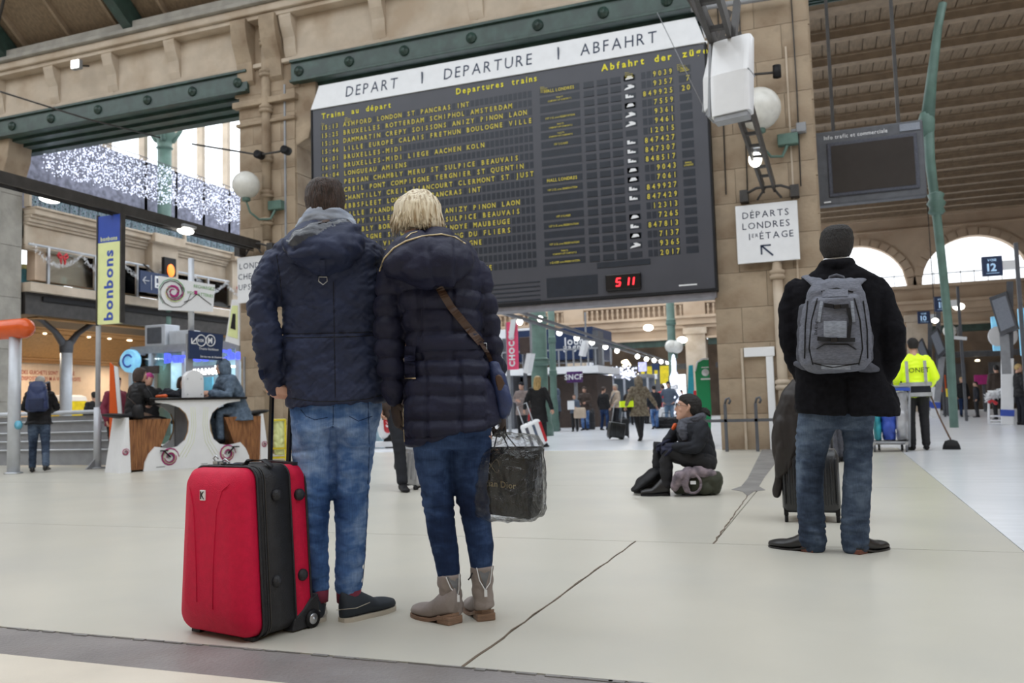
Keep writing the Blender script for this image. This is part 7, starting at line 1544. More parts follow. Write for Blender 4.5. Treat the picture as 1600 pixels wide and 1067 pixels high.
# the white banner with the curl on the kiosk pole
a, c_ = KP(249, 432, -.1), KP(332, 484, -.1)
sg_ = thing('hanging_sign', 'white banner with a magenta curl above the kiosk advertising battery charging', 'sign', KI.matrix_basis @ V((0, -.1, 3.3))); sg_.rotation_euler = (0, 0, ka)
def local(px, py, y=0.): q = KP(px, py, -.1+y); return V((q.x, y, q.z-3.3))
tl, tr, br, bl_ = local(249, 431), local(336, 445), local(333, 487), local(249, 484)
B().hexa([bl_, br, tr, tl]+[p+V((0, .04, 0)) for p in (bl_, br, tr, tl)]).done('panel', M['white'], sg_)
c = local(271, 456, -.01)
for i, (mt, rr_) in enumerate((('black', .30), ('magenta', .18), ('sign_yellow', .23), ('magenta', .12), ('green_sign', .27))):
    pts = [V((c.x+rr_*(1-.045*t)*math.cos(-t*.55+i), -.012-.001*i, c.z+rr_*(1-.045*t)*math.sin(-t*.55+i))) for t in range(16)]; B().limb(pts, [(.004+(.016 if mt == 'magenta' else .003)*math.sin(PI*t/15), .002) for t in range(16)], 6, flat=(0, 0, 1), ends=False).done('curl', M[mt], sg_)
b = B(); q = local(303, 449, -.01); text(b, 'RECHARGEZ', q, tr-tl, (0, 0, 1), .055, wide=.8); text(b, 'VOS BATTERIES', q-V((.12, 0, .12)), tr-tl, (0, 0, 1), .055, wide=.8); b.done('lettering', M['green_cloth'], sg_)
b = B(); b.tube([local(288, 472, -.01), local(298, 468, -.01), local(308, 459, -.01), local(318, 467, -.01), local(330, 476, -.01)], .006, 4).done('cable_print', M['black'], sg_); B().box(local(306, 457, -.012), (.05, .01, .06)).done('plug_print', M['magenta'], sg_)
# dark blue metro sign on the kiosk pole
ms = thing('metro_sign', 'dark blue sign with arrow, RER and M circles on the kiosk pole', 'sign', KI.matrix_basis @ V((0, -.1, 2.8))); ms.rotation_euler = (0, 0, ka)
def loc2(px, py, y=0.): q = KP(px, py, -.1+y); return V((q.x, y, q.z-2.8))
q = [loc2(296, 560), loc2(347, 563), loc2(349, 523), loc2(296, 516)]; B().hexa(q+[p+V((0, .05, 0)) for p in q]).done('panel', M['sign_blue'], ms)
b = B(); xd = (q[1]-q[0]).normalized()
for (px, t) in ((314.5, 'RER'), (329, 'M')):
    c = loc2(px, 532, -.008); b.tube([c+V((.082*math.cos(u*PI/10), 0, .095*math.sin(u*PI/10))) for u in range(21)], .009, 5); text(b, t, c-V((0, 0, .05 if t == 'M' else .025)), xd, (0, 0, 1), .10 if t == 'M' else .05, align='C', off=.02, wide=.8)
c = loc2(303.5, 532, -.008); b.bar(c+V((.045, 0, .05)), c-V((.035, 0, .04)), .018, .006, up=(0, 1, 0)).bar(c-V((.045, 0, .05)), c-V((.045, 0, -.04)), .018, .006, up=(0, 1, 0)).bar(c-V((.045, 0, .05)), c+V((.04, 0, -.05)), .018, .006, up=(0, 1, 0))
text(b, 'Trains banlieue', loc2(311, 546, -.008), xd, (0, 0, 1), .04, wide=.9, off=.01); text(b, 'Sortie rue de Dunkerque', loc2(313, 558, -.008), xd, (0, 0, 1), .035, wide=.8, off=.01); b.done('lettering', M['white'], ms)
# people on and behind the kiosk
def kperson(label, x, y, face, **kw):
    w = KI.matrix_basis @ V((x, y, 0)); r = V((w.x, w.y, 0)).normalized(); base = math.degrees(math.atan2(-r.x, r.y)); return person(label, w, 0, 100, math.degrees(ka)+face-base, k=kw.pop('k', .97), **kw)
def hb1(f, rt, k, T, wr):
    q = B(); bagbox(q, (.02, -.0, .0), .30, .12, .22); o = q.done('handbag', M['black'], rt); o.location = (.24, -.02, .84); B().tube([T(-.16, .02, 1.36), T(.05, .17, 1.2), T(.22, .12, 1.08)], .008, 5).tube([T(-.16, -.02, 1.36), T(.05, -.15, 1.22), T(.24, -.06, 1.08)], .008, 5).done('bag_strap', M['coat_brown'], rt)
seat = dict(hip=.90, knees=((-.09, .36, .84), (.09, .38, .82)), ankles=((-.09, .34, .44), (.09, .30, .40)))
kperson('brown haired woman in a black puffer jacket seated on the left kiosk saddle', -.98, 0, -90, coat=('black', .88, .23), pants='pants_brown', hair=('bob', 'hair_brown'), arms=((-.24, .18, 1.12), (-.16, .42, 1.16), (.24, .18, 1.12), (.16, .42, 1.16)), lean=.16, extra=hb1, vox=.014, **seat)
kperson('hooded person in a blue grey denim coat leaning on the right side of the kiosk', .84, 0, 90, k=1.06, coat=('denim_coat', .74, .27), pants='denim_coat', hair=('hood', 'denim_coat'), arms=((-.24, .20, 1.12), (-.14, .44, 1.16), (.24, .20, 1.12), (.14, .44, 1.16)), lean=.36, vox=.014, bulk=1.28, **seat)
kperson('person in a purple knit cap behind the kiosk facing the viewer', -.32, .95, 175, coat=('black', .8, .23), pants='pants_black', hair=('short', 'hair_black'), hat='magenta', arms=((-.27, .10, 1.14), (-.16, .30, 1.15), (.27, .10, 1.14), (.16, .30, 1.15)), k=.93)
kperson('person with dark hair half hidden behind the white shield of the kiosk', .28, .95, 185, coat=('coat_dark', .8, .23), pants='pants_black', hair=('bob', 'hair_brown'), arms=((-.27, .10, 1.14), (-.16, .30, 1.15), (.27, .10, 1.14), (.16, .30, 1.15)), k=.90)
kperson('person wearing headphones and a patterned top behind the brown haired woman', -.80, 1.15, 200, coat=('maroon', .8, .23), pants='pants_black', hair=('bob', 'hair_black'), k=.90)
b = B(); o = thing('clothes_heap', 'heap of dark clothing with an orange bag on the kiosk desk', 'clothes', KI.matrix_basis @ V((-.42, .0, 1.165)))
b.limb([(-.16, .05, .05), (0, 0, .09), (.16, .05, .05)], [.05, .08, .05], 10); fuse(b, 'dark_cloth', [M['coat_dark']], o, voxel=.012, disp=lambda p, n: fold(p, 12, 12, 12, .015)); q = B(); q.limb([(-.02, -.2, .02), (.16, -.2, .025)], [.03, .035], 8).done('orange_bag', M['orange'], o)
# ================= LEFT FOREGROUND OF THE KIOSK: RAIL, BARRIER, BANNER POLE, MAN =================
rl = thing('stair_railing', 'grey tubular railing with horizontal bars in front of the lower hall', 'railing', (-15, 11.9, 0)); yR = 11.9
b = B(); b.tube([(-22, yR, 1.06), (-9.6+.0-1.7, yR, 1.06)], .045, 10); b.T = Matrix.Translation((15, -yR, 0)); b2 = BT(rl); b2.tube([(-24, yR, .98), (-11.2, yR, .98)], .04, 10).done('handrail', M['alu'], rl)
for z in (.82, .62, .46, .30): BT(rl).tube([(-24, yR, z), (-11.2, yR, z)], .014, 6).done('bar', M['steel'], rl)
for x in (-19.4, -17.4, -15.7, -14.1, -12.5, -11.25): BT(rl).bb(x-.03, x+.03, yR-.015, yR+.015, 0, .96).done('post', M['steel'], rl)
BT(rl).bb(-24, -11.2, yR+.03, yR+.06, .02, .92).done('backing_panel', M['grey'], rl)
br_ = thing('barrier', 'orange topped steel barrier cylinder at the left edge', 'barrier', (-12.59, 10.32, 0)); p0, p1 = AY(46, 512, 10.32), AY(-60, 508, 10.32)
b = BT(br_); b.limb([V((p1.x, 10.32, p0.z)), V((p0.x-.10, 10.32, p0.z))], [.165, .165], 20).done('orange_drum', M['orange'], br_)
q = AY(23, 600, 10.32); BT(br_).tube([(q.x, 10.32, 0), (q.x, 10.32, p0.z-.14)], .095, 16).done('post', M['alu'], br_); BT(br_).lathe((q.x, 10.32, 0), [(.14, 0), (.14, .02), (.1, .03)], 16).done('base_ring', M['steel'], br_)
c = AY(27, 664, 10.2); BT(br_).lathe((c.x, 10.22, c.z), [(0, -.02), (.07, -.02), (.07, .02), (0, .02)], 16, 'Y').done('round_badge', M['cyan'], br_)
pz0 = AY(148, 340, 11.38).z
pl = thing('banner_pole', 'tall grey pole carrying the blue and yellow vertical bonbons banner', 'pole', (-11.9, 11.38, 0)); pxx = AY(153, 600, 11.38).x; BT(pl).tube([(pxx, 11.38, 1.05), (pxx, 11.38, pz0)], .042, 12).done('upper_tube', M['alu'], pl); BT(pl).tube([(pxx, 11.38, 0), (pxx, 11.38, 1.05)], .062, 14).done('lower_tube', M['alu'], pl)
BT(pl).lathe((pxx, 11.38, 0), [(.13, 0), (.13, .02), (.07, .03)], 14).prism([(11.38-.02, 0), (11.38-.25, 0), (11.38-.02, .2)], pxx-.01, pxx+.01, 'YZ').done('base', M['grey'], pl)
bn = thing('banner', 'vertical banner reading bonbons, blue above and pale yellow below', 'banner', (-11.7, 11.38, 2.5)); b = BT(bn)
xa, xb = AY(155, 420, 11.36).x, AY(190, 420, 11.36).x; z0, z1, zm_ = AY(172, 506, 11.36).z, AY(172, 337, 11.36).z, AY(172, 379, 11.36).z
def bow(z): return 0
b.bb(xa, xb, 11.33, 11.40, z0, zm_).done('yellow_panel', M['sign_yellow'], bn); BT(bn).bb(xa, xb, 11.33, 11.40, zm_, z1).done('blue_panel', M['royal_blue'], bn)
BT(bn).bb(xa-.03, xa, 11.32, 11.41, z0-.02, z1+.02).bb(xb, xb+.03, 11.32, 11.41, z0+.0, z1+.02).done('frame', M['iron'], bn)
b = BT(bn); text(b, 'bonbons', ((xa+xb)/2, 11.328, zm_+.03), (1, 0, 0), (0, 0, 1), .075, align='C', off=.02, wide=.9); b.done('small_lettering', M['sign_yellow'], bn)
b = BT(bn); text(b, 'bonbons', ((xa+xb)/2+.09, 11.328, z0+.06), (0, 0, 1), (-1, 0, 0), .195, wide=1.10, off=.03, space=.0, per=(bn, M['royal_blue']))
def rucksack(f, rt, k, T, wr):
    b = B(); b.loft([(0, -.20, 1.0, .13, .06, 3), (0, -.22, 1.05, .17, .10, 3), (0, -.22, 1.2, .165, .11, 3), (0, -.20, 1.42, .13, .09, 3), (0, -.18, 1.50, .08, .05, 3)], 20); fuse(b, 'rucksack', [M['bag_blue']], rt, voxel=.014, smooth=1, disp=lambda p, n: fold(p, 8, 8, 8, .01)); B().box((0, -.33, 1.12), (.22, .05, .2)).done('rucksack_pocket', M['navy_coat'], rt, bevel=.02)
    for s in (-1, 1): B().limb([(s*.10, -.16, 1.46), (s*.13, .0, 1.50), (s*.13, .12, 1.36)], [(.03, .01)]*3, 8, flat=(1, 0, 0)).done('rucksack_strap', M['pack_dark'], rt)
person('man in a grey cap with a blue backpack leaning on the railing seen from behind', 60, 737, 150, -8, ('black', .86, .24), 'denim_grey', 'shoe_black', hair=('short', 'hair_grey'), skin='skin_tan', arms=((-.27, .10, 1.16), (-.14, .36, 1.10), (.27, .10, 1.16), (.14, .36, 1.10)), lean=.10, knees=((-.09, -.02, .50), (.12, -.08, .50)), ankles=((-.09, -.06, .09), (.16, -.30, .12)), extra=rucksack, vox=.014, scarf='red')
pp = AY(147, 700, 15.0); person('person in black beyond the railing left of the banner pole', V((pp.x, 15.0, 0)), 0, 100, 20, ('black', .8, .24), 'pants_black', k=.84, hair=('short', 'hair_black'))
pp = AY(96, 700, 20)
for lb, x0, x1, Yc in (('yellow and white ticket machine behind the metal column', 86, 124, 21.0), ('yellow ticket machine behind the man with the blue backpack', 72, 84, 21.0)):
    a, c = AY(x0, 622, Yc), AY(x1, 622, Yc); o = thing('ticket_machine', lb, 'machine', ((a.x+c.x)/2, Yc, 0)); w = c.x-a.x; B().bb(-w/2, w/2, -.3, .3, 0, a.z-.12).done('cabinet', M['yellow'], o, bevel=.03); B().prism([(-w/2, a.z-.12), (w/2, a.z-.12), (w/2*.9, a.z+.02), (w/4, a.z+.08), (-w/4, a.z+.08), (-w/2*.9, a.z+.02)], -.32, .32, 'XZ').done('hood', M['white'], o, bevel=.01); B().bb(-w*.3, w*.3, -.33, -.3, a.z-.5, a.z-.2).done('screen', M['gloss_black'], o)
# yellow bin stand at the left pier, blue wayfinding sign, framed advert
f = Fig('waste_bin', 'yellow frame waste bin with clear yellow bag at the left pier', 437, 719, 'bin'); r = f.root; L = f.L; b = B()
x0, x1, zt_ = L(424, 700).x, L(446, 700).x, L(436, 656).z
for x in (x0, x1):
    for y in (-.12, .12): b.bar((x, y, 0), (x, y, zt_), .03)
for z in (.05, zt_*.3, zt_): b.bar((x0, -.12, z), (x1, -.12, z), .03).bar((x0, .12, z), (x1, .12, z), .03).bar((x0, -.12, z), (x0, .12, z), .03).bar((x1, -.12, z), (x1, .12, z), .03)
b.done('frame', M['yellow'], r); b = B(); b.loft([(0, 0, .1, .08, .07, 3), (0, 0, .3, .10, .09, 3), (0, 0, zt_-.06, .11, .10, 3), (0, 0, zt_+.01, .12, .11, 3)], 16); fuse(b, 'bag', [M['sign_yellow']], r, voxel=.015, smooth=1, disp=lambda p, n: fold(p, 12, 12, 6, .02))
a, c = AX(218, 422, -18.8), AX(262, 462, -18.8)
ws = thing('wayfinding_sign', 'blue sign with arrow and white train pictogram behind the curl banner', 'sign', (-18.8, (a.y+c.y)/2, c.z)); w, h = c.y-a.y, a.z-c.z
B().bb(-.03, .03, -w/2, w/2, 0, h).done('panel', M['sign_blue'], ws); b = B(); X_ = .035
b.bb(X_, X_+.01, w*.0, w*.26, h*.28, h*.85).done('train_picture', M['white'], ws); B().bb(X_+.01, X_+.02, w*.05, w*.21, h*.52, h*.74).bb(X_+.01, X_+.02, w*.06, w*.10, h*.34, h*.42).bb(X_+.01, X_+.02, w*.16, w*.20, h*.34, h*.42).done('train_window', M['sign_blue'], ws)
B().bar((X_, -w*.42, h*.55), (X_, -w*.22, h*.55), .06, .01).bar((X_, -w*.42, h*.55), (X_, -w*.33, h*.72), .05, .01).bar((X_, -w*.42, h*.55), (X_, -w*.33, h*.38), .05, .01).bar((X_, -w*.12, h*.15), (X_, -w*.12, h*.85), .02, .01).done('arrow', M['white'], ws)
B().bar((0, 0, h), (-.4, 0, h+.3), .04).done('bracket', M['iron'], ws)
p = AX(264, 417, -18.9); o = thing('signal_box', 'black box with a glowing orange figure above the white banner', 'signal', p); B().box((0, 0, 0), (.12, .5, .55)).done('case', M['black'], o, bevel=.01); B().ball((.08, 0, -.12), (.03, .16, .2), 12).done('orange_light', M['orange_lit'], o) if 'orange_lit' in M else (mm('orange_lit', (1, .22, .03), .5, emis=2), B().ball((.08, 0, -.12), (.03, .16, .2), 12).done('orange_light', M['orange_lit'], o)); B().bar((0, 0, -.2), (-.3, 0, -.6), .05).done('bracket', M['iron'], o)
def PQ(pts, Y): return [AY(x, y, Y) for x, y in pts]
q = PQ([(352, 533), (374, 540), (374, 468), (362, 468)], 15.9); o = thing('advertising_screen', 'slanted white framed advert with a black and white picture beside the left pier', 'screen', q[0]); b = BT(o); b.hexa(q+[p+V((0, .12, 0)) for p in q]).done('frame', M['white_gloss'], o); cc = sum(q, V())/4; q2 = [cc+(p-cc)*.72-V((0, .01, 0)) for p in q]; BT(o).hexa(q2+[p+V((0, .01, 0)) for p in q2]).done('picture', M['sign_yellow'], o); q3 = [cc+(p-cc)*.35-V((0, .02, 0)) for p in q]; BT(o).hexa(q3+[p+V((0, .01, 0)) for p in q3]).done('printed_figure', M['black'], o); BT(o).bb(q[1].x-.1, q[1].x, 15.9, 16.0, q[1].z-.12, q[1].z).done('base', M['grey'], o)
# ================= EXCHANGE OFFICE AND SHOP FRONTS IN THE LEFT OPENING =================
so = thing('exchange_office', 'glazed exchange office with blue Bureau letters and a lit CHANGE sign', 'shop', (-17.5, 19.5, 0)); YS = 19.5
def A_(px, py): return AY(px, py, YS)
x0, x1, zt_ = A_(205, 600).x, A_(400, 600).x, A_(250, 545).z
BT(so).bb(x0, x1+3, YS+1.6, YS+1.7, 0, zt_).done('back_wall', M['poster_pale'] if 'poster_pale' in M else (mm('poster_pale', (.36, .52, .60), .5), M['poster_pale'])[1], so)
BT(so).bb(x0, x1+3, YS-.05, YS+.1, zt_-.12, zt_+.1).done('fascia', M['grey'], so)
for px in (205, 236, 288, 345, 372): x = A_(px, 600).x; BT(so).bb(x-.05, x+.05, YS-.05, YS+.05, 0, zt_).done('mullion', M['alu'], so)
for pa, pb in ((207, 235), (238, 287), (290, 344), (347, 371)): BT(so).bb(A_(pa, 600).x, A_(pb, 600).x, YS, YS+.015, .3, zt_-.12).done('glass_pane', M['glass'], so)
BT(so).bb(A_(290, 600).x, A_(371, 600).x, YS+.8, YS+1.2, 0, 1.1).done('counter', M['wood_warm'], so)
BT(so).bb(A_(238, 600).x, A_(287, 600).x, YS+1.2, YS+1.25, .9, A_(250, 589).z).done('poster', M['cyan'], so); BT(so).ball(V((A_(258, 597).x, YS+1.15, A_(258, 597).z)), (.22, .03, .30), 14).done('balloon_print', M['sign_yellow'], so)
BT(so).bb(A_(223, 575).x, A_(250, 575).x, YS-.1, YS-.02, A_(236, 584).z, A_(236, 572).z).done('dark_sign', M['coat_brown'], so)
b = BT(so); text(b, 'Bureau  Change', V((A_(262, 567).x, YS-.12, A_(262, 567).z)), (1, 0, 0), (0, 0, 1), .26, off=.05, wide=1.15, ext=.06); mm('blue_lit', (.10, .14, .95), .4, emis=1.0); b.done('blue_letters', M['blue_lit'], so)
b = BT(so); text(b, 'CHANGE', V((A_(299, 586).x, YS-.06, A_(299, 586).z)), (1, 0, 0), (0, 0, 1), .16, off=.03, wide=.95); b.done('lit_letters', M['lamp'], so); BT(so).bb(A_(297, 575).x, A_(336, 575).x, YS-.04, YS-.01, A_(310, 589).z, A_(310, 572).z).done('sign_backing', M['pack_light'], so)
BT(so).limb([V((A_(325, 572).x, YS+.3, A_(325, 572).z)), V((A_(357, 572).x, YS+.3, A_(357, 572).z))], [.03, .03], 8).done('tube_light', M['lamp'], so)
p = A_(224, 565); o = thing('round_sign', 'round blue and white illuminated euro sign', 'sign', (p.x, YS-.5, p.z)); B().lathe((0, 0, 0), [(0, -.08), (.30, -.08), (.33, -.04), (.33, .08), (0, .08)], 24, 'Y').done('disc', M['poster_blue'], o); b = B(); b.tube([V((.17*math.cos(t*PI/9+.6), -.09, .17*math.sin(t*PI/9+.6))) for t in range(15)], .028, 6).done('euro_curve', M['royal_blue'], o); B().bar((0, .1, .2), (.1, .46, .2), .05).done('bracket', M['steel'], o)
o = thing('air_unit', 'grey ventilation units on top of the exchange office', 'machine', (A_(245, 548).x, YS+.1, zt_+.1)); w0 = A_(222, 550).x-A_(245, 548).x; B().bb(w0, w0+.75, 0, .6, 0, .62).bb(w0+.8, w0+1.5, .1, .6, 0, .42).done('case', M['alu'], o, bevel=.02); B().bb(w0+.10, w0+.62, -.02, 0, .08, .54).done('grille', M['grey_dark'], o)
b = BT(so); text(b, 'Change', V((A_(160, 572).x, YS+.6, A_(160, 572).z)), (1, 0, 0), (0, 0, 1), .24, off=.04); b.done('blue_letters', M['sign_blue'], so)
o = thing('display_stand', 'orange and white pointed advertising stand behind the seated woman at the kiosk', 'stand', KI.matrix_basis @ V((-1.02, .50, 0))); o.rotation_euler = (0, 0, .6); b = B(); b.prism([(-.12, 0), (.08, 0), (-.06, 1.72), (-.12, 1.78)], -.03, .03, 'XZ').done('orange_panel', M['orange'], o); B().prism([(.085, 0), (.15, 0), (.0, 1.70), (-.055, 1.72)], -.03, .03, 'XZ').done('white_panel', M['white'], o)

for x_ in (-2.2, .6):
    ld = bpy.data.lights.new('office_light', 'AREA'); ld.energy = 40; ld.size = .6; ld.color = (.9, .97, 1); lo = bpy.data.objects.new('office_light', ld); COL.objects.link(lo); lo.location = (A_(300, 600).x+x_, YS+.9, zt_-.2)
# ================= HALL SEEN UNDER THE BOARD =================
def column(label, px, py, r, top, Y=None, rings=(2.1, 3.3, 4.4), plinth=True, flutes=0):
    f = Fig('hall_column', label, px, py, 'column'); rt = f.root; b = B(); b.lathe((0, 0, 0), [(r*1.5, 0), (r*1.5, .25), (r*1.25, .4), (r*1.2, .9), (r, 1.05), (r, top)], 20)
    for z in rings: b.lathe((0, 0, z), [(r, -.12), (r*1.22, -.08), (r*1.22, 0), (r*1.1, .03), (r*1.22, .06), (r, .12)], 20)
    b.done('shaft', M['green_mid'], rt); return f
column('massive green iron column under the left part of the board', 846, 681, .235, 6.6); column('thinner green iron column just right of the massive one', 867, 674, .11, 6.8, rings=(1.9, 3.0, 4.6)); 
f = column('slender green column with two white globe lamps near the glowing tree', 1055, 664, .15, 7.4, rings=(1.7, 3.8)); rt = f.root
for x, y in ((1049, 541), (1057, 542)): c = f.L(x, y, -.1); B().ball(c, .24, 20).done('globe', M['glass_globe'], rt); B().tube([c-V((0, 0, .24)), c-V((0, 0, .4)), V((0, 0, c.z-.45))], .03, 6).done('arm', M['green_mid'], rt)
mm('globe_lit', (.95, .93, .88), .3, emis=.6)
tr_ = thing('light_string_beam', 'grey cable tray with a row of round bulbs crossing the hall under the board', 'beam', (-7.4, 27, 3.2))
pa, pb = AY(780, 487, 17.0), AY(1052, 571, 46); 
BT(tr_).bar(pa, pb, .10, .06).bar(pa+V((.25, 0, .05)), pb+V((.25, 0, .05)), .06, .06).done('tray', M['grey_dark'], tr_)
for i, (px, py) in enumerate(((812, 503), (844, 498), (874, 520), (901, 528), (925, 535), (946, 542), (964, 548), (996, 557), (1010, 561), (1022, 563), (1033, 565), (1043, 566))):
    t = i/11; Yb = (px-780)/272*29*.5+17+t*t*12; c = AY(px, py, Yb); BT(tr_).ball(c, .055+.0012*Yb, 12).done('bulb', M['lamp'], tr_)
for k, (px, py) in enumerate(((1013, 512), (1066, 531))): c = AY(px, py, 47); o = thing('hall_lamp', ('round white lamp glowing on the far wall left of the slender column', 'round white lamp glowing on the far wall right of the slender column')[k], 'lamp', c); B().ball((0, 0, 0), (.28, .28, .18), 14).done('bulb', M['lamp'], o); B().bar((0, 0, .1), (0, .8, .25), .05).done('arm', M['iron'], o)
# pink banner
a, c = AY(800, 503, 24), AY(810, 577, 24); o = thing('banner', 'pink vertical banner reading CHOCOL at the left under the board', 'banner', ((AY(793, 540, 24).x+AY(809, 540, 24).x)/2, 24, c.z)); w = AY(809, 540, 24).x-AY(793, 540, 24).x; h = a.z-c.z
B().bb(-w/2, w/2, -.05, .05, 0, h).done('panel', M['pink'], o); b = B(); text(b, 'CHOCOL', (w*.22, -.055, h*.06), (0, 0, 1), (-1, 0, 0), w*.52, off=.05, wide=.95); b.done('lettering', M['white'], o); B().prism([(-w*.3, h*.66), (w*.2, h*.66), (w*.5, h*1.05), (0, h*1.05)], -.09, -.06, 'XZ').done('white_flap', M['white'], o); B().bar((-w*.6, .1, -c.z), (-w*.6, .1, h), .08).done('pole', M['grey'], o)
for k, (x0, y0, x1, y1, Yc) in enumerate(((817, 552, 830, 582, 22), (904, 532, 916, 555, 26))):
    q = [AY(x0, y1, Yc), AY(x0+(x1-x0)*.55, y1+2, Yc), AY(x1, y0, Yc), AY(x0+(x1-x0)*.45, y0, Yc)]; o = thing('screen_housing', ('slanted white screen housing beside the big green column', 'slanted white screen housing hanging under the bulb beam')[k], 'screen', q[0]); BT(o).hexa(q+[p+V((.05, .2, 0)) for p in q]).done('shell', M['white_gloss'], o); BT(o).bar(q[3]+V((.1, .1, 0)), q[3]+V((.1, .1, .9)), .05).done('hanger', M['grey'], o)
# blue balcony shop behind the columns
o = thing('balcony_kiosk', 'raised shop gallery with dark blue posters and grey railing right of the green columns', 'shop', (-11, 31, 0)); Yc = 30.5
x0, x1 = AY(868, 560, Yc).x, AY(926, 560, Yc).x; z0, z1, z2 = AY(895, 573, Yc).z, AY(895, 557, Yc).z, AY(895, 524, Yc).z
BT(o).bb(x0-2, x1, Yc+.1, Yc+3, z1-.1, z2+.3).done('poster_wall', M['sign_blue'], o); BT(o).bb(x0-2, x1+.3, Yc-.4, Yc+3, z0-.25, z0).done('deck', M['white'], o); b = BT(o)
b.bar((x0-2, Yc-.35, z1+.25), (x1+.3, Yc-.35, z1+.25), .06); 
for i in range(16): b.bar((x0-2+i*.28, Yc-.35, z0), (x0-2+i*.28, Yc-.35, z1+.25), .05)
stuff(b.done('railing_bars', M['grey'], o)); BT(o).bb(x1+.1, x1+.3, Yc-.3, Yc+.5, z0, z2+.1).done('frame_column', M['grey_dark'], o); BT(o).bb(x0-2, x0-1.6, Yc-.3, Yc+.5, 0, z2).done('frame_column', M['grey_dark'], o)
b = BT(o); text(b, 'Jours', (AY(879, 540, Yc).x, Yc+.09, AY(879, 539, Yc).z), (1, 0, 0), (0, 0, 1), .28, off=.02); text(b, 'gagnants', (AY(879, 546, Yc).x, Yc+.09, AY(879, 547, Yc).z), (1, 0, 0), (0, 0, 1), .22, off=.02); b.done('lettering', M['white'], o)
BT(o).bb(x0-2, x1, Yc+.5, Yc+2.9, 0, z0-.3).done('shop_interior', M['coat_brown'], o)
for px, mt, lb in ((893, 'magenta', 'purple shop sign with white and red letters right of the green columns'),):
    a, c = AY(886, 581, 28), AY(910, 597, 28); q = thing('shop_sign', lb, 'sign', ((a.x+c.x)/2, 28, 0)); B().bb((a.x-c.x)/2, (c.x-a.x)/2, -.08, .08, c.z, a.z).done('panel', M['purple'] if 'purple' in M else (mm('purple', (.08, .02, .14), .4), M['purple'])[1], q, bevel=.01); b = B(); text(b, 'SNCF', (0, -.085, c.z+.10), (1, .0, 0), (0, 0, 1), .17, align='C', off=.03); b.done('lettering', M['white'], q); B().bar((0, .1, 0), (0, .1, a.z), .1).done('post', M['grey'], q)
# glass box shop with lights in it, snowman lights and glowing tree
gs = thing('glass_shop', 'glass fronted shop with clusters of white fairy lights in the middle of the hall', 'shop', (-10, 34, 0)); Yc = 35.5; x0, x1, zt_ = AY(905, 600, Yc).x, AY(1012, 600, Yc).x, AY(950, 592, Yc).z
BT(gs).bb(x0, x1, Yc+1.5, Yc+1.6, 0, zt_+.0).done('back_panel', M['pack_light'], gs); BT(gs).bb(x0, x1, Yc-.1, Yc+1.6, zt_, zt_+.15).done('roof_edge', M['grey'], gs)
for i in range(7): x = x0+(x1-x0)*i/6; BT(gs).bb(x-.04, x+.04, Yc-.05, Yc+.05, 0, zt_).done('mullion', M['alu'], gs)
for i in range(6): xa_, xb_ = x0+(x1-x0)*i/6+.06, x0+(x1-x0)*(i+1)/6-.06; BT(gs).bb(xa_, xb_, Yc, Yc+.02, .2, zt_-.05).done('glass_pane', M['glass'], gs)
def sparkle(name, label, pts, Yc, r0, cat='lights', mat='bulb_blue', par=None):
    o = thing(name, label, cat, pts[0][2] if par is None else par); b = B(); b.T = Matrix.Translation(-V(o.location))
    for px, py, _ in pts: c = AY(px, py, Yc+random.uniform(-.3, .3)); r = r0*random.uniform(.6, 1.2); b.add([c+V(p)*r for p in ((1, 0, 0), (-1, 0, 0), (0, 1, 0), (0, -1, 0), (0, 0, 1), (0, 0, -1))], [(0, 2, 4), (2, 1, 4), (1, 3, 4), (3, 0, 4), (2, 0, 5), (1, 2, 5), (3, 1, 5), (0, 3, 5)], True)
    stuff(b.done('bulb', M[mat], o)); return o
pts = [(random.gauss(957, 14), random.gauss(581, 5), 0) for _ in range(70)]+[(random.gauss(982, 7), random.gauss(583, 5), 0) for _ in range(80)]+[(random.gauss(930, 9), random.gauss(588, 6), 0) for _ in range(24)]
o = sparkle('fairy_lights', 'clusters of white fairy lights on the glass shop', pts, 35, .045, par=AY(960, 590, 35)); BT(o).tube([AY(915, 592, 35), AY(960, 578, 35), AY(1000, 588, 35)], .012, 4).done('wire', M['grey'], o)
def tree_at(label, cx_, ybase, ytop, wpx, Yc, n):
    base = AY(cx_, ybase, Yc); base.z = 0; o = thing('light_tree', label, 'tree', base); top = AY(cx_, ytop, Yc).z; w = (AY(cx_+wpx/2, 600, Yc)-AY(cx_-wpx/2, 600, Yc)).length/2; b = B(); g = B()
    for i in range(n):
        z = random.random()**1.1*top; t = z/top; rr_ = w*(1-t)**.8*(1 if t > .08 else .6)*(.75+.25*math.sin(t*22)); a = random.random()*2*PI; c = V((rr_*math.cos(a), rr_*math.sin(a), z+.25)); r = random.uniform(.03, .055); b.add([c+V(p)*r for p in ((1, 0, 0), (-1, 0, 0), (0, 1, 0), (0, -1, 0), (0, 0, 1), (0, 0, -1))], [(0, 2, 4), (2, 1, 4), (1, 3, 4), (3, 0, 4), (2, 0, 5), (1, 2, 5), (3, 1, 5), (0, 3, 5)], True)
    stuff(b.done('bulb', M['bulb_blue'], o)); B().lathe((0, 0, 0), [(w*.5, .2), (w*.9, .35), (w*.6, top*.4), (w*.35, top*.7), (.02, top)], 14).done('white_branches', M['white'], o); B().lathe((0, 0, 0), [(w*.3, 0), (w*.35, .25), (0, .26)], 12).done('stand', M['grey'], o)
tree_at('tall glowing white light tree left of the teal stand', 1057, 668, 566, 26, 30, 900)
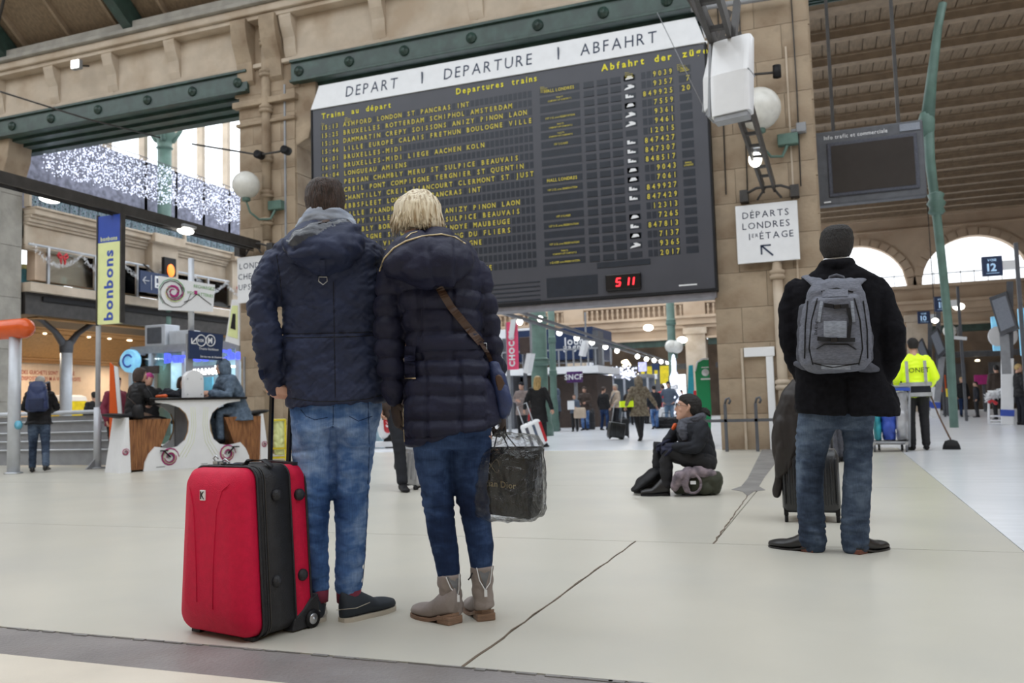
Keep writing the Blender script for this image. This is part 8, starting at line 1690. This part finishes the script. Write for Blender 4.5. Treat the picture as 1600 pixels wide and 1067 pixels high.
sparkle('light_star', 'warm star shaped light above the glass shop', [(random.gauss(979, 3), random.gauss(567, 3), 0) for _ in range(24)], 35, .06, mat='lamp_warm', par=AY(979, 567, 35))
# hall back-left: dark shop volume, blue banners, white gallery
for lb, x0, y0, x1, y1, Yc, mt, d in (('dark brown shop volume behind the pink banner', 811, 527, 836, 552, 25.5, 'coat_brown', 1.0), ('long pale gallery fascia at the left under the board', 770, 516, 836, 526, 34, 'white', .8), ('blue grey advertising panel low behind the pink banner', 808, 576, 818, 604, 31, 'steel_blue', .2), ('lilac video screen hung on the far wall', 997, 566, 1010, 580, 44, 'poster_lilac', .2), ('small dark blue video screen left of the slender column', 1018, 568, 1030, 578, 44, 'sign_blue', .2), ('white notice board under the small video screens', 1012, 585, 1027, 592, 42, 'white', .2), ('pale panel at the foot of the balcony shop', 916, 557, 925, 575, 38, 'white', .3)):
    if mt == 'poster_lilac': mm('poster_lilac', (.50, .50, .85), .5, emis=.7)
    a, c = AY(x0, y0, Yc), AY(x1, y1, Yc); o = thing('advertising_screen' if 'screen' in lb else ('shop_volume' if 'shop volume' in lb else 'wall_panel'), lb, 'screen' if 'screen' in lb else 'panel', ((a.x+c.x)/2, Yc, 0)); w = c.x-a.x
    B().bb(-w/2, w/2, 0, d, c.z, a.z).done('panel', M[mt], o, bevel=.02); B().bb(-w/2, -w/2+.1, d*.3, d*.3+.1, 0, a.z).bb(w/2-.1, w/2, d*.3, d*.3+.1, 0, a.z).done('support', M['grey_dark'], o)
# shop band closing the hall on the left behind the couple
sb_ = struct(B().bb(-19.4, -19.2, 26, 47.9, 0, 3.6).done('wall_shops', M['pack_light']))
for i in range(9):
    y = 26.5+i*2.35; B().bb(-19.2, -19.1, y, y+2.0, .3, 2.7).done('shop_window', M['grey_dark'] if i % 3 else M['shop_wall'], sb_); B().bb(-19.2, -19.0, y, y+2.1, 2.8, 3.2).done('shop_fascia', M[('navy_text', 'magenta', 'wood_warm')[i % 3]], sb_, bevel=.01)
    B().lathe((-18.9, y+1, 2.6), [(0, 0), (.09, .01), (.09, .06), (0, .08)], 10).done('spot_lamp', M['lamp_warm'], sb_)
